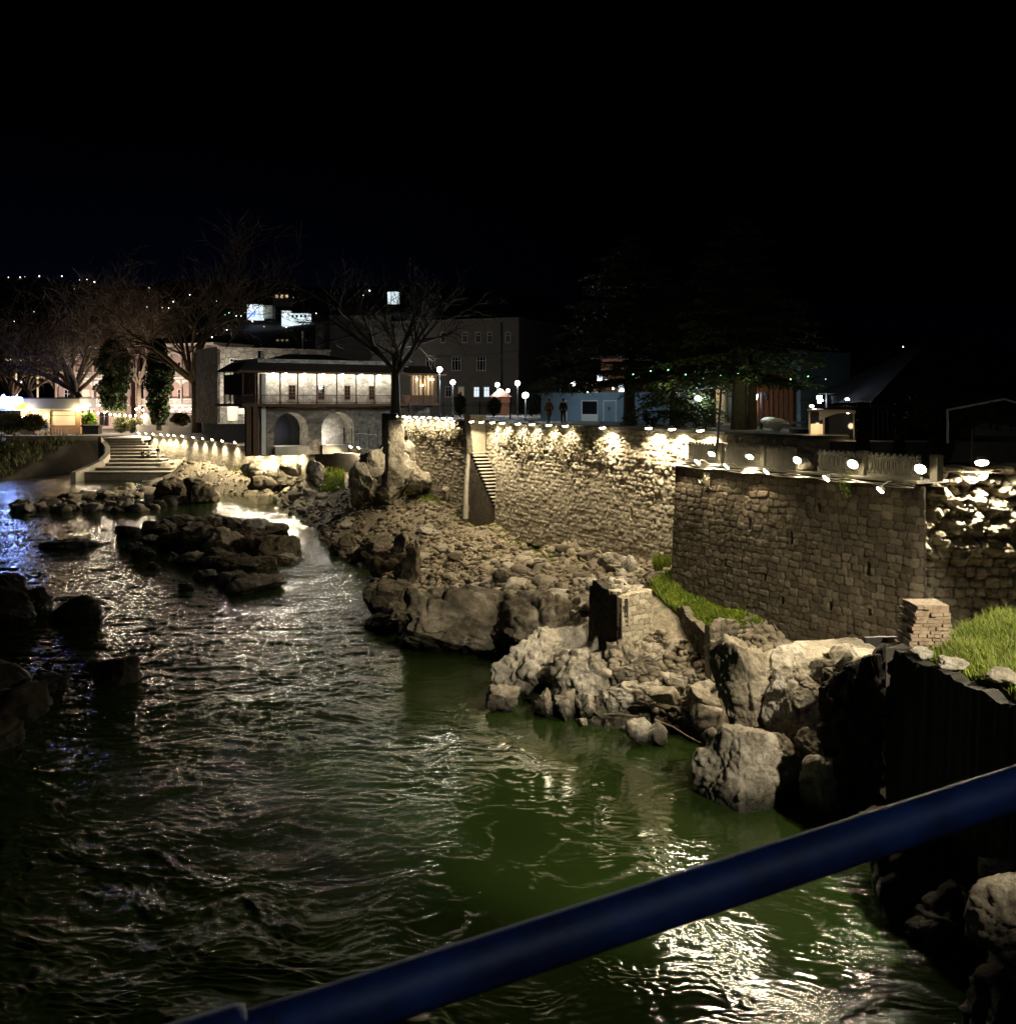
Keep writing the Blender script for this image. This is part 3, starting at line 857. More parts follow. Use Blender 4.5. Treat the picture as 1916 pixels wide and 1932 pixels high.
# --- bastion
def bas_extra(U, Z):
    m = np.clip((Z - 8.6) / 0.6, 0, 1)
    c = np.clip((U - (math.hypot(5.9, 11.0) - .32)) / .40, 0, 1)
    return 0.10 * m * np.abs(fbm2(U * 2.2, Z * 2.2, 82, 4, 0.6)) - c * c * (.05 + .05 * np.clip(9.3 - Z, 0, 7))
e2 = Vector((W2B[0] - W2A[0], W2B[1] - W2A[1], 0)); L2 = e2.length; e2.normalize()
n2 = Vector((e2.y, -e2.x, 0)); n2 = n2 if n2.dot(Vector((-W2A[0], -W2A[1], 0))) > 0 else -n2
def w2(s, off=0.0, z=0.0):
    p = Vector((W2A[0], W2A[1], 0)) + e2 * s + n2 * off; p.z = z; return p
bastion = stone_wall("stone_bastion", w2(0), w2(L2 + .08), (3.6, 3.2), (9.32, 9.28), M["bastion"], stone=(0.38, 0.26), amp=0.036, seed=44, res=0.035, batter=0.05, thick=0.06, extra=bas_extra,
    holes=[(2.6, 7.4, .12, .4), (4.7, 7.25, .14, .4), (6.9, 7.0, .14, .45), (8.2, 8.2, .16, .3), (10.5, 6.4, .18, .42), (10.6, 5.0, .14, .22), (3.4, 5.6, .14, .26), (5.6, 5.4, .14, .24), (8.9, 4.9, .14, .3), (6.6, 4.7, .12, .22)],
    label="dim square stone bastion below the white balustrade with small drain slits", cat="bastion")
rt = MB(); rt.prism([(13.0, 32.6), (13.3, 33.95), (13.0, 34.05), (12.75, 32.95)], 3.4, 9.2)
rt.build("return_wall", M["ruin"], bastion, world=True)
pt = MB(); q = [w2(0.1, -1.2), w2(L2 - 0.1, -1.2), Vector((14.1, 35.1, 0)), Vector((14, 41.5, 0)), w2(0.1, -4.2)]
pt.prism([(v.x, v.y) for v in q], 8.95, 9.2)
pt.build("platform", M["earth"], bastion, world=True)
lg = MB(); q = [w2(-0.05, 0.26), w2(L2 + 0.05, 0.26), w2(L2 + 0.05, -1.2), w2(-0.05, -1.2)]
lg.prism([(v.x, v.y) for v in q], 9.38, 9.46)
lg.build("ledge", M["concrete"], bastion, world=True)

# --- rough rubble wall right of the bastion
def rub(U, Z):
    t = np.clip((Z - 6.2 + .5 * perlin2(U * .6, U * 0, 95)) / 1.0, 0, 1)
    return 0.5 * t * t * (3 - 2 * t) - .06 * np.clip(Z - 8, 0, 2) + 0.22 * np.sign(perlin2(U * 1.9, Z * 2.6, 97)) * np.clip(np.abs(perlin2(U * 1.9, Z * 2.6, 97)) * 5, 0, 1) * t + 0.75 * np.abs(fbm2(U * 1.3, Z * 1.6, 92, 4, 0.65)) * np.clip((Z - 6.6) / 1.2, 0, 1) + 0.16 * fbm2(U * 2.5, Z * 3.2, 93, 3) * np.clip((Z - 6.6) / 1.0, 0, 1)
stone_wall("rubble_wall", (13.1, 34.0), (23.5, 33.2), 4.0, (9.75, 9.9), M["rubble"], stone=(0.42, 0.34), amp=0.20, seed=54, res=0.04, batter=0.0, thick=1.6, extra=rub, ragged=0.35,
    label="rough broken rubble wall under the single bright floodlight, right of the bastion")
tz = MB(); tz.prism([(12.6, 35.2), (30, 34.7), (45, 38.2), (16, 44)], 8.0, 9.55)
set_props(tz.build("terrace", M["earth"]), kind="structure")

# ================================================================== RIVERSIDE RUINS
# small square tower stump, its river face coloured near black for shade
def tower():
    C = Vector((4.49, 40.3, 0)); Lf = Vector((3.45, 43.0, 0)); Rt = Vector((5.80, 41.1, 0)); Bk = Lf + Rt - C
    t = thing("tower_stump", "small broken square stone tower, one face lit and its river face black", "ruin", (4.6, 41.6, 1.8))
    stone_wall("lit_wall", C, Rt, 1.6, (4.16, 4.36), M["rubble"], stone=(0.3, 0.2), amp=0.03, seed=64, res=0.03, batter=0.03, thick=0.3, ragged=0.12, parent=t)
    stone_wall("shaded_wall", Lf, C, 1.6, (4.46, 4.16), M["shade_stone"], stone=(0.3, 0.2), amp=0.03, seed=65, res=0.035, batter=0.02, thick=0.3, ragged=0.16, parent=t)
    co = MB(); ins = lambda p: C.lerp(Bk, .5).lerp(p, .90)
    co.prism([(v.x, v.y) for v in (ins(C), ins(Rt), ins(Bk), ins(Lf))], 1.6, 4.1); co.build("core", M["rock"], t, world=True)
    for i in range(26):
        r_ = random.Random(i); a_, b_ = r_.random(), r_.random(); p = C + (Lf - C) * a_ + (Rt - C) * b_; s_ = r_.uniform(.22, .5)
        V, Fc = rock_shape(340 + i, (s_ * 1.3, s_, s_ * .7), 3, planes=12, k=4)
        o = link_mesh("loose_stone", mesh_np("loose_stone", V, tris=Fc), M["rock"], t); o.location = wmat(t).inverted() @ Vector((p.x, p.y, 4.12 + .22 * a_)); o.rotation_euler = (r_.random() * .4, 0, r_.random() * 6)
tower()
stone_wall("ruined_wall", on(1232, 1150, 2.9), on(1332, 1232, 2.6), 1.6, (4.15, 3.3), M["ruin"], stone=(0.34, 0.22), amp=0.06, seed=66, res=0.04, batter=0.05, thick=0.28, ragged=0.35, label="low broken stone wall holding up the grass patch beside the tower stump")
stone_wall("ruined_wall", on(1336, 1225, 2.9), on(1440, 1205, 3.0), 1.4, (3.75, 3.9), M["ruin"], stone=(0.34, 0.22), amp=0.09, seed=67, res=0.04, batter=0.08, thick=0.28, ragged=0.6, label="crumbling stone wall between the grass patch and the big pale boulder")

# dark concrete ruin at the right with grass on top
def ruin():
    t = thing("concrete_ruin", "dark broken concrete enclosure under bright grass, nearest the blue rail", "ruin", (11.5, 24, 0))
    front = MB()
    rng = random.Random(4)
    pts = [(9.95, 26.3, 5.6), (10.25, 25.3, 5.42), (10.45, 24.5, 5.48), (10.6, 23.8, 5.36), (10.75, 23.1, 5.42), (10.9, 22.5, 5.3), (11.1, 21.8, 5.5), (11.05, 20.5, 5.55), (11.05, 19.0, 5.5), (11.25, 16.5, 5.5), (11.5, 13.0, 5.5)]  # last stretch lies unseen, bent outward to block light from the shore boulders
    fine = []
    for (xa, ya, za), (xb, yb, zb_) in zip(pts[:-1], pts[1:]):
        k_ = max(4, int(math.hypot(xb - xa, yb - ya) / .12))
        for i in range(k_):
            f = i / k_; ss = f * f * (3 - 2 * f)
            fine.append((xa + (xb - xa) * f + rng.uniform(-.02, .02), ya + (yb - ya) * f, za + (zb_ - za) * ss + rng.uniform(-.05, .03)))
    pts = fine
    n = len(pts)
    vs = []
    for x, y, z in pts:
        vs += [(x - 0.25, y - 0.1, -0.3), (x, y, z), (x + 0.38, y + 0.17, z + rng.uniform(-.05, .02)), (x + 0.45, y + 0.2, -0.3)]
    fs = []
    for i in range(n - 1):
        a = i * 4; b = a + 4
        for k in range(4):
            fs.append((a + k, b + k, b + (k + 1) % 4, a + (k + 1) % 4)[::-1])
    fs += [(0, 1, 2, 3)[::-1], tuple(4 * (n - 1) + k for k in range(4))]
    front.add(vs, fs)
    front.build("wall", M["dark_concrete"], t, world=True)
    sd = MB(); sd.prism([(9.75, 26.25), (10.3, 26.2), (13.2, 28.2), (12.9, 28.8)], -0.3, 5.6)
    sd.build("side_wall", M["dark_concrete"], t, world=True)
    soil = MB(); soil.prism([(10.5, 26.2), (10.9, 24.4), (11.3, 22.4), (12.3, 18.2), (17, 18), (17, 28.4), (13, 28.2)], 1.0, 5.15)
    soil.build("soil", M["earth"], t, world=True)
    for i, (x, y, z, sx, sy, rz_) in enumerate([(10.75, 24.6, 5.62, 0.8, 0.45, 0.2), (11.35, 23.2, 5.7, 0.9, 0.5, -0.3), (10.4, 25.7, 5.6, 0.9, 0.5, 0.9), (11.5, 22.3, 5.4, 0.8, 0.4, -0.2)]):
        V, Fc = rock_shape(300 + i, (sx, sy, 0.22), 4, planes=10, flat=(0, 0, 1, .5))
        o = link_mesh("slab", mesh_np("slab", V, tris=Fc, smooth=True), M["rock"], t)
        o.location = wmat(t).inverted() @ Vector((x, y, z)); o.rotation_euler = (0.2, 0.1, rz_)
ruin()
def brick_stump():
    rg_ = random.Random(5); mb = MB()
    for c in range(17):
        z = 5.1 + c * .092; k = c / 16; w_ = 1.15 - .25 * k; sh = .12 * k
        nx_ = 4 if c % 2 else 5
        for i in range(nx_):
            for j in range(3):
                if rg_.random() < .06 + .5 * max(0, k - .72) * 2.2: continue
                bx_ = 10.92 + sh + (i - (nx_ - 1) / 2) * (w_ / nx_) + rg_.uniform(-.035, .035); by_ = 26.9 + (j - 1) * .34 + rg_.uniform(-.05, .05)
                mb.box((bx_, by_, z + .04), (w_ / nx_ * rg_.uniform(.86, .97), .31, .078), rz=rg_.uniform(-.09, .09))
        mb.box((10.92 + sh, 26.9, z + .045), (w_ * .93, .9, .088))
    solo("brick_stump", mb, M["old_thin_brick"], "crumbling stump of thin flat bricks beside the bright grass on the ruin", "brick ruin")
brick_stump()
boulder("boulder", (10.3, 29.6, 2.3), (2.3, 2.2, 5.0), 692, "tall dark flat topped rock between the pale boulders and the concrete ruin", sub=6, planes=14, k=6, flat=(0, 0, 1, .8), mat="shade_wet_rock")
be = MB(); be.box((10.1, 27.6, 5.5), (0.9, 0.12, 0.16), rz=0.1)
solo("steel_beam", be, M["iron"], "short dark beam sticking out beside the brick stump", "beam")

# ================================================================== BOULDERS
BL = "big pale boulders below the bastion"
boulder("stone_slab", (10.35, 33.6, 3.35), (3.9, 3.0, 1.5), 11, "large smooth pale slab leaning against the foot of the bastion", planes=8, sub=6, k=4, flat=(-.12, -.38, .92, .42), high=.015, low=.05, crack=.012, blocky=.15, rz=0.1)
boulder_px(1352, 1212, 1465, 1385, 32.6, 2.6, 12, "tall pale cracked boulder, left part of the split pair above the front boulder", sub=6, crack=.03, blocky=.5, k=3.4, strata=.02, planes=18, sink=.4)
boulder_px(1440, 1258, 1515, 1392, 32.0, 2.0, 13, "narrow pale boulder wedged between two broader cracked ones", sub=6, crack=.03, blocky=.5, k=3.4, planes=18, sink=.3)
boulder_px(1472, 1232, 1585, 1345, 32.2, 2.4, 14, "broad flat faced pale boulder touching the dark rock block", sub=6, crack=.025, blocky=.4, k=4, planes=16, strata=.03, sink=.4, flat=(-.2, -.6, .75, .5))
boulder_px(1490, 1325, 1580, 1420, 31.6, 2.0, 141, "shaded boulder under the broad flat faced one", sub=5, planes=16, sink=.4)
boulder_px(1328, 1378, 1512, 1502, 30.4, 2.6, 15, "rounded flat topped front boulder standing in the green water", sub=6, blocky=.6, crack=.03, k=3, low=.08, planes=16, strata=.04, sink=.7)
boulder_px(1508, 1385, 1562, 1450, 30.2, 1.5, 16, "small pointed boulder stacked right of the front boulder", sub=5, planes=18, sink=.3)
boulder_px(1512, 1425, 1602, 1520, 29.6, 1.7, 17, "rough brown boulder at the water right of the front boulder", sub=5, planes=18, crack=.05, sink=.5)
boulder_px(1562, 1268, 1612, 1390, 30.4, 1.2, 18, "thin ridged rock in front of the tall dark rock block", sub=5, high=.08, planes=14, mat="dark_rock")
boulder("boulder", (11.2, 31.0, 3.6), (3.6, 2.4, 1.5), 19, "pale flat rock ledge at the lower right corner of the bastion", sub=5, flat=(0, 0, 1, .5), k=4)
# overhanging shelf and ridge by the dark inlet
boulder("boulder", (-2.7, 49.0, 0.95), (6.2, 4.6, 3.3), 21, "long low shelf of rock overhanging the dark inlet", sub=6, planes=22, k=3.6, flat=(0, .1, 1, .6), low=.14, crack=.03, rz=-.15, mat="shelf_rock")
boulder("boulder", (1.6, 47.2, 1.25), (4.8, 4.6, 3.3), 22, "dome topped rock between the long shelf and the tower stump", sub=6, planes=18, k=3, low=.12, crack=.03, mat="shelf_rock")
boulder("boulder", (1.75, 42.6, 1.05), (2.0, 5.6, 3.1), 23, "diagonal rock ridge running down from the tower stump to the water", sub=6, planes=22, k=2.6, low=.16, crack=.05, rz=-0.85, tilt=(.28, 0))
boulder("boulder", (-0.2, 39.6, 0.3), (1.2, 1.2, 1.15), 24, "small rock at the tip of the diagonal ridge, standing in the water", sub=5, planes=18)
boulder("boulder", (3.1, 40.4, 0.85), (3.0, 2.6, 2.2), 25, "broad smooth rock apron below the diagonal ridge", sub=6, planes=16, crack=.06, k=3)
for i, (x, s) in enumerate([(1.35, 1.0), (2.15, 1.1), (2.95, 1.0), (3.55, .85)]):
    boulder("boulder", (x, 38.75 - .18 * i, 0.3), (.78 * s, 1.1, 1.35 * s), 40 + i, "finger like upright rock at the water below the rock apron", sub=5, planes=14, k=4, group="finger rocks at the water", tilt=(-.2, 0))
boulder("boulder", (5.0, 40.0, 1.55), (2.7, 2.2, 2.0), 27, "craggy pitted rock carrying the tower stump", sub=6, planes=24, high=.09, crack=.09)
boulder("boulder", (5.0, 38.4, 0.6), (2.8, 1.5, 1.5), 28, "layered blocky rock ledge at the water in front of the tower stump", sub=6, planes=20, k=5, strata=.09, crack=.08)
boulder("boulder", (6.9, 38.3, 1.3), (2.4, 1.6, .9), 29, "flat topped slab of bedrock right of the tower stump", sub=5, planes=12, k=5, flat=(0, -.1, 1, .45))
boulder("boulder", (7.3, 36.6, 0.95), (2.0, 1.5, 1.5), 30, "squared block of bedrock between the tower stump and the pale boulders", sub=5, planes=14, k=6, strata=.05)
for i, (px, py, w, h) in enumerate([(1210, 1378, 1.0, .8), (1243, 1380, .85, .85), (1098, 1360, .45, .35), (1330, 1350, 1.1, 1.0), (1250, 1310, 1.2, .7), (1335, 1300, 1.0, .8), (1345, 1260, .8, .7), (1350, 1395, .9, .8), (1290, 1210, .5, .3)]):
    z = max(0.15, 0.2 + (1400 - py) / 150 * 1.9)
    p = on(px, py, z)
    boulder("boulder", (p.x, p.y, z - .05), (w, w * .9, h), 500 + i, "angular pale block among the rubble between the tower stump and the pale boulders", sub=4, planes=14, k=4, group="rubble blocks below the tower stump", rz=i * .9)
# thin standing fins on the gravel bank
fin = MB()
def stand_rock(name, pts, th, seed, label, d):
    V = []
    P = [at(x, y, d) for x, y in pts]
    mb = MB(); mb.extrude([(p.x, p.z) for p in P], d, d + th)
    return mb
boulder("standing_rock", (-6.05, 61.8, 1.9), (1.1, 2.2, 3.4), 61, "dark upright fin of rock on the gravel bank, the taller of two", sub=5, planes=24, k=2.2, mat="dark_rock", lo=.4, hi=.8, tilt=(0, .35), rz=.4)
boulder("standing_rock", (-7.2, 67.5, 2.0), (.8, 1.6, 2.6), 62, "dark upright fin of rock on the gravel bank, the smaller one behind", sub=5, planes=24, k=2.2, mat="dark_rock", lo=.4, hi=.8, tilt=(0, .25), rz=.4)
boulder("boulder", (-6.6, 57.0, 0.75), (3.0, 3.6, 2.4), 63, "dark brown rock hump beside the upright fins, layered at the water", sub=6, planes=20, strata=.08, mat="dark_rock")
boulder("boulder", (-5.6, 53.2, 0.45), (3.6, 2.6, 1.4), 64, "low layered rock ledge at the water left of the long shelf", sub=6, planes=20, strata=.12, k=4, mat="dark_rock")
boulder("boulder", (-9.6, 73.5, 1.0), (3.6, 3.0, 2.2), 65, "rounded undercut rock at the gravel bank edge, left one", sub=5, planes=20, strata=.05, mat="dark_rock")
boulder("boulder", (-7.9, 68.0, 0.95), (3.0, 4.0, 2.2), 66, "rounded undercut rock at the gravel bank edge, beside the smaller fin", sub=5, planes=20, strata=.05, mat="dark_rock")
boulder("boulder", (-12.2, 77.5, .7), (2.6, 2.4, 1.7), 67, "brown rock at the narrow channel opposite the islet", sub=5, planes=20, mat="dark_rock")
boulder("boulder", (-0.1, 55.2, 2.4), (1.5, 1.5, 1.0), 68, "dark jagged rock alone in the middle of the gravel bank", sub=5, planes=20, mat="dark_rock")
boulder("boulder", (5.6, 51.0, 3.7), (2.2, 1.6, 1.3), 69, "dark rock at the foot of the tall wall near the bastion corner", sub=5, planes=20, mat="rock", high=.07)
boulder("boulder", (5.9, 49.2, 3.9), (.9, .8, 1.1), 70, "whitish rock on the bank near the bastion corner", sub=4, planes=16)

# crag at the far end of the tall wall
crag = [(690, 905, 720, 948, 84, 'grey boulder with a square lit side at the foot of the crag'), (655, 868, 712, 945, 86, 'dark round boulder at the left side of the crag'), (672, 845, 725, 905, 88, 'rounded pale boulder halfway up the crag'),
        (730, 850, 790, 905, 84, 'light knobbly boulder below the masonry buttress'), (755, 828, 795, 885, 85.5, 'bright craggy rock right under the masonry buttress'), (700, 840, 735, 880, 90, 'pale boulder at the top left of the crag'), (762, 882, 812, 922, 82, 'low pale boulder at the right foot of the crag'), (712, 895, 760, 950, 83, 'broad brown boulder at the front of the crag')]
for i, (x0, y0, x1, y1, d, lb) in enumerate(crag):
    boulder_px(x0, y0, x1, y1, d, 2.6, 80 + i, lb, sub=5, planes=20, sink=.5, crack=.04)
boulder("boulder", (-4.6, 78.6, 4.9), (1.1, 1.0, 1.4), 89, "small white egg shaped rock beside the crag grass", sub=4, planes=6, high=.01)
boulder_px(452, 866, 528, 900, 112, 3, 90, "long flat pale boulder in front of the low lamp wall", sub=5, planes=18, sink=.4)
boulder_px(528, 872, 566, 892, 108, 2, 91, "small pale boulder right of the long flat one", sub=4, planes=18, sink=.4)
boulder_px(575, 868, 612, 915, 103, 3, 92, "dark boulder by the mossy end of the low lamp wall", sub=5, planes=18, sink=.4)
boulder_px(470, 900, 520, 918, 109, 3, 93, "low dark rock on the shore behind the bright pool", sub=4, planes=18, sink=.3, mat="dark_rock")
boulder_px(290, 905, 345, 950, 107, 4, 94, "large dark round boulder at the end of the stony spit, left of two", sub=5, planes=16, sink=.6, mat="dark_rock")
boulder_px(345, 905, 402, 950, 106, 4, 95, "large dark round boulder at the end of the stony spit, right of two", sub=5, planes=16, sink=.6, mat="dark_rock")
# stony spit
rng = random.Random(7)
spit = []
while len(spit) < 170:
    x = rng.uniform(25, 400); y = rng.uniform(905, 966)
    top = 958 - (x - 25) * 0.15; bot = 968 - max(0, x - 250) * 0.17
    if not (top - 4 < y < bot): continue
    spit.append((x, y))
for i, (x, y) in enumerate(sorted(spit, key=lambda q: q[1])):
    p = onw(x, y, 0.1); s = rng.uniform(0.6, 1.2) + 1.1 * rng.random() ** 3
    boulder("river_rock", (p.x, p.y, p.z + rng.uniform(-.05, 0.25)), (s * 1.2, s, s * rng.uniform(.55, .9)), 700 + i, "broken angular rock in the stony spit below the terrace steps", sub=3, planes=15, k=3, lo=.35, hi=.75, group="rocks of the stony spit", rz=rng.uniform(0, 6), mat="rock" if i % 3 else "dark_rock", shade=False)
# islet in midstream
isl = [(300, 1005, 3.0, 1.9), (345, 1000, 3.4, 2.2), (390, 1000, 3.4, 2.2), (430, 1000, 3.0, 2.0), (470, 1005, 3.0, 1.9), (510, 1010, 2.4, 1.4), (330, 1035, 3.0, 1.9), (375, 1040, 3.2, 2.5), (420, 1045, 3.2, 2.5), (465, 1045, 2.7, 2.0),
       (515, 1055, 3.0, 2.4), (535, 1040, 2.2, 1.8), (355, 1065, 2.2, 1.3), (400, 1075, 2.0, 1.5), (440, 1080, 2.2, 1.8), (480, 1075, 2.0, 1.4), (385, 1095, 1.4, .8), (430, 1105, 1.9, 1.1), (470, 1118, 3.2, 1.3), (410, 1065, 1.8, 1.6), (290, 1025, 1.8, .9), (455, 1022, 2.2, 2.0), (360, 1018, 2.2, 2.1), (500, 1032, 2.0, 1.5), (540, 1065, 1.6, 1.0), (320, 1058, 1.3, .8)]
for i, (x, y, s, h) in enumerate(isl):
    p = onw(x, y)
    boulder("river_rock", (p.x, p.y + s * .3, p.z + h * .2), (s * 1.15, s * 1.1, h * (.62 if y < 1015 else .95)), 900 + i, "rounded brown rock heaped in the midstream islet", sub=5, planes=12, k=2.8, low=.12, strata=.03, group="rocks of the midstream islet", rz=i * 1.3, mat="dark_rock" if i % 4 else "rock")
for i, (x, y, s, h, lb) in enumerate([(242, 1012, 1.9, 1.1, "flat dark rock alone in the rapids just left of the islet"), (272, 1050, 1.5, .8, "round dark rock off the lower left of the islet"), (290, 1072, 1.0, .5, "small wet rock awash off the left of the islet"), (352, 1112, 1.0, .6, "small dim rock awash below the islet"),
    (130, 1028, 4.0, .5, "long low rock barely breaking the rapids"), (142, 1168, 2.6, 1.3, "broad dark rock in the stream right of the left bank rocks"), (215, 1285, 1.7, 1.35, "lone dark square rock in the middle of the near stream"), (95, 1300, 1.6, .7, "low dark rock beside the large left edge boulder"), (245, 1036, 1.6, .5, "thin dark rock awash left of the islet")]):
    p = onw(x, y)
    boulder("river_rock", (p.x, p.y, p.z + h * .25), (s * 1.1, s, h * 1.1), 950 + i, lb, sub=5, planes=16, mat="shade_wet_rock", rz=i)
for i, (x, y, s, h, lb) in enumerate([(20, 1385, 3.6, 2.6, "largest boulder at the left edge, nearest of the dark left side rocks"), (-10, 1300, 3.0, 2.3, "dark boulder behind the largest left edge boulder"), (20, 1170, 3.4, 2.2, "dim rock of the left heap, behind the lone square rock"), (65, 1150, 2.4, 1.6, "smaller dim rock on the right of the left heap"), (10, 1115, 3.0, 1.6, "rear rock of the dim heap at the left edge"), (-15, 1420, 2.4, 1.4, "wet brown boulder cut off by the left edge near the water")]):
    p = onw(x, y)
    boulder("boulder", (p.x - .5, p.y + .5, p.z + h * .15), (s, s, h * .95), 970 + i, lb, sub=5, planes=16, mat="shade_wet_rock", rz=i)
# near right shore under the rail
for i, (x, y, z, sx, sy, sz, lb, mt) in enumerate([(9.9, 24.8, .6, 2.6, 3.0, 2.4, "dark shore boulder under the concrete ruin, just below the blue rail", "shade_wet_rock"), (10.1, 22.3, .4, 2.0, 2.4, 1.8, "dark rough boulder below the blue rail", "shade_wet_rock"), (9.55, 19.3, 2.1, 1.3, 1.6, 1.5, "pale lit boulder at the lower right below the blue rail", "rock"), (9.6, 18.6, .6, 2.4, 3.0, 1.8, "dark wet boulder at the lower right corner", "shade_wet_rock"), (10.4, 20.8, 1.8, 1.6, 1.8, 1.8, "jagged dark boulder behind the pale lit one", "shade_wet_rock")]):
    boulder("boulder", (x, y, z), (sx, sy, sz), 990 + i, lb, sub=5, planes=16, crack=.05, mat=mt, rz=i)

# ------------------------------------------------------------------ gravel on the bank
def scatter_gravel():
    rng = np.random.default_rng(3)
    base = [rock_shape(2000 + i, (1, 1, 0.62), 1, planes=7, k=4, low=.1, lo=.5, hi=.85) for i in range(14)]
    n = 60000
    d = 1 / rng.uniform(1 / 138, 1 / 36.5, n); X = rng.uniform(-.33, .27, n) * d
    z = bank_z(X, d)
    left1 = ((X - W1A[0]) * _n1.x + (d - W1A[1]) * _n1.y) > np.where(d > 72, -.9, .15)
    dw2 = (X - W2A[0]) * n2.x + (d - W2A[1]) * n2.y
    left2 = ~((d < 43.8) & (d > 38.3) & (dw2 < 2.0)) & ~((d < 43.5) & (((X - W2A[0]) * n2.x + (d - W2A[1]) * n2.y) < 0.1))
    ok = (z > river_level(d) + 0.05) & (d < 140) & (d > 36) & left1 & left2
    ok &= ~((d < 48.2) & (X < 4.2)) & ~((d < 43.5) & (X < 5.3) & (X > 3)) & ~((d > 73) & (((X - W1A[0]) * _n1.x + (d - W1A[1]) * _n1.y) < -.7))
    ok &= fbm2(X * .35, d * .35, 15, 3) + rng.uniform(0, .55, n) > -0.02
    X, Y, z = X[ok], d[ok], z[ok]
    s = 0.10 + 0.42 * rng.random(len(X)) ** 3.2
    s = s * (0.7 + Y / 130)
    Vs, Fs, off = [], [], 0
    which = rng.integers(0, 14, len(X)); ang = rng.uniform(0, 6.28, len(X)); tl = rng.normal(0, .35, (len(X), 2))
    for w in range(14):
        I = np.where(which == w)[0]
        V, Fc = base[w]
        ca, sa = np.cos(ang[I])[:, None], np.sin(ang[I])[:, None]
        asp = rng.uniform(.7, 1.5, (len(I), 1))
        vx = V[None, :, 0] * asp; vy = V[None, :, 1]; vz = V[None, :, 2] + vx * tl[I, 0:1] + vy * tl[I, 1:2]
        x = (vx * ca - vy * sa) * s[I][:, None] + X[I][:, None]; y = (vx * sa + vy * ca) * s[I][:, None] + Y[I][:, None]; zz = vz * s[I][:, None] + z[I][:, None] + .02
        P = np.stack([x, y, zz], -1).reshape(-1, 3)
        f = (Fc[None] + (np.arange(len(I)) * len(V))[:, None, None]).reshape(-1, 3) + off
        Vs.append(P); Fs.append(f); off += len(P)
    me = mesh_np("gravel", np.concatenate(Vs), tris=np.concatenate(Fs))
    set_props(link_mesh("gravel", me, M["gravel"]), "pale broken stones covering the sloping river bank", "gravel", kind="stuff")
scatter_gravel()

# individual stones that stand out on the bank
rng = random.Random(12)
cnt = 0
while cnt < 90:
    d = 1 / rng.uniform(1 / 128, 1 / 44); X = rng.uniform(-.28, .2) * d; z = bz(X, d)
    if z < 0.25 + float(river_level(d)) or d > 128 or d < 42: continue
    if (X - W1A[0]) * _n1.x + (d - W1A[1]) * _n1.y < 1.0: continue
    if d > 74 and X > -9 - (d - 74) * .35: continue
    s = rng.uniform(.5, 1.15) * (0.6 + d / 120)
    boulder("bank_stone", (X, d, z + .08 * s), (s * 1.3, s, s * .6), 1200 + cnt, "loose block lying on the stony bank below the tall wall", sub=3, planes=12, k=4, group="loose blocks on the stony bank", rz=rng.uniform(0, 6), tilt=(rng.uniform(-.3, .3), rng.uniform(-.3, .3)), mat="rock" if rng.random() > .3 else "dark_rock", shade=False)
    cnt += 1

# ------------------------------------------------------------------ grass
def blades(name, pts, hgt, material, label, seed=1, w=0.012, lean=.45):
    rng = np.random.default_rng(seed); n = len(pts); pts = np.asarray(pts)
    a = rng.uniform(0, 6.28, n); h = hgt * rng.uniform(.45, 1.2, n); ln = lean * h * rng.uniform(.2, 1.2, n); b = rng.uniform(0, 6.28, n)
    dx, dy = np.cos(a) * w, np.sin(a) * w; lx, ly = np.cos(b) * ln, np.sin(b) * ln
    P = np.zeros((n, 5, 3)); p = pts
    P[:, 0] = p + np.stack([-dx, -dy, 0 * h - .03], 1); P[:, 1] = p + np.stack([dx, dy, 0 * h - .03], 1)
    P[:, 2] = p + np.stack([-dx * .8 + lx * .3, -dy * .8 + ly * .3, h * .6], 1); P[:, 3] = p + np.stack([dx * .8 + lx * .3, dy * .8 + ly * .3, h * .6], 1)
    P[:, 4] = p + np.stack([lx, ly, h], 1)
    o = np.arange(n)[:, None] * 5
    q = o + np.array([[0, 1, 3, 2]]); t = o + np.array([[2, 3, 4]])
    me = mesh_np(name, P.reshape(-1, 3), quads=q, tris=t)
    return set_props(link_mesh(name, me, material), label, "grass", kind="stuff")

def crag_z(X, Y):
    zb = bank_base(X, Y)
    wx = X + .5 * fbm2(X * .5, Y * .5, 201, 3); wy = Y + .5 * fbm2(X * .5 + 4, Y * .5, 202, 3)
    m = np.clip((53 - Y) / 5.0, 0, 1) * np.clip((3.75 - zb) / .7, 0, 1) * np.clip((X + 6.5) / 1.5, 0, 1)
    c = zb + .55 * fbm2(wx * .45, wy * .45, 203, 4, .55)
    h = .52 + .12 * perlin2(X * .3, Y * .3, 204)
    q = c / h + .5 * fbm2(wx * .7, wy * .7, 205, 2); fr = q - np.floor(q)
    c = h * (np.floor(q) + np.clip((fr - .72) / .28, 0, 1)) + .10
    _, e, rid = worley2(wx * .85, wy * .85, 206); c = c + .42 * (rid - .4) * np.clip(e / .12, 0, 1) - .22 * np.exp(-(e / .06) ** 2)
    _, e, rid = worley2(wx * 2.3, wy * 2.3, 207); c = c + .16 * (rid - .5) * np.clip(e / .15, 0, 1) - .07 * np.exp(-(e / .08) ** 2)
    c = c + .07 * fbm2(X * 4, Y * 4, 208, 4, .6)
    return np.where(m > .02, np.where(zb > -.55, c * m + (bank_z(X, Y) - .45) * (1 - m), zb - .6), bank_z(X, Y) - .5)
grid_mesh("bedrock", np.arange(-7, 12.6, .065), np.arange(29.2, 54.5, .08), crag_z, M["rock"])

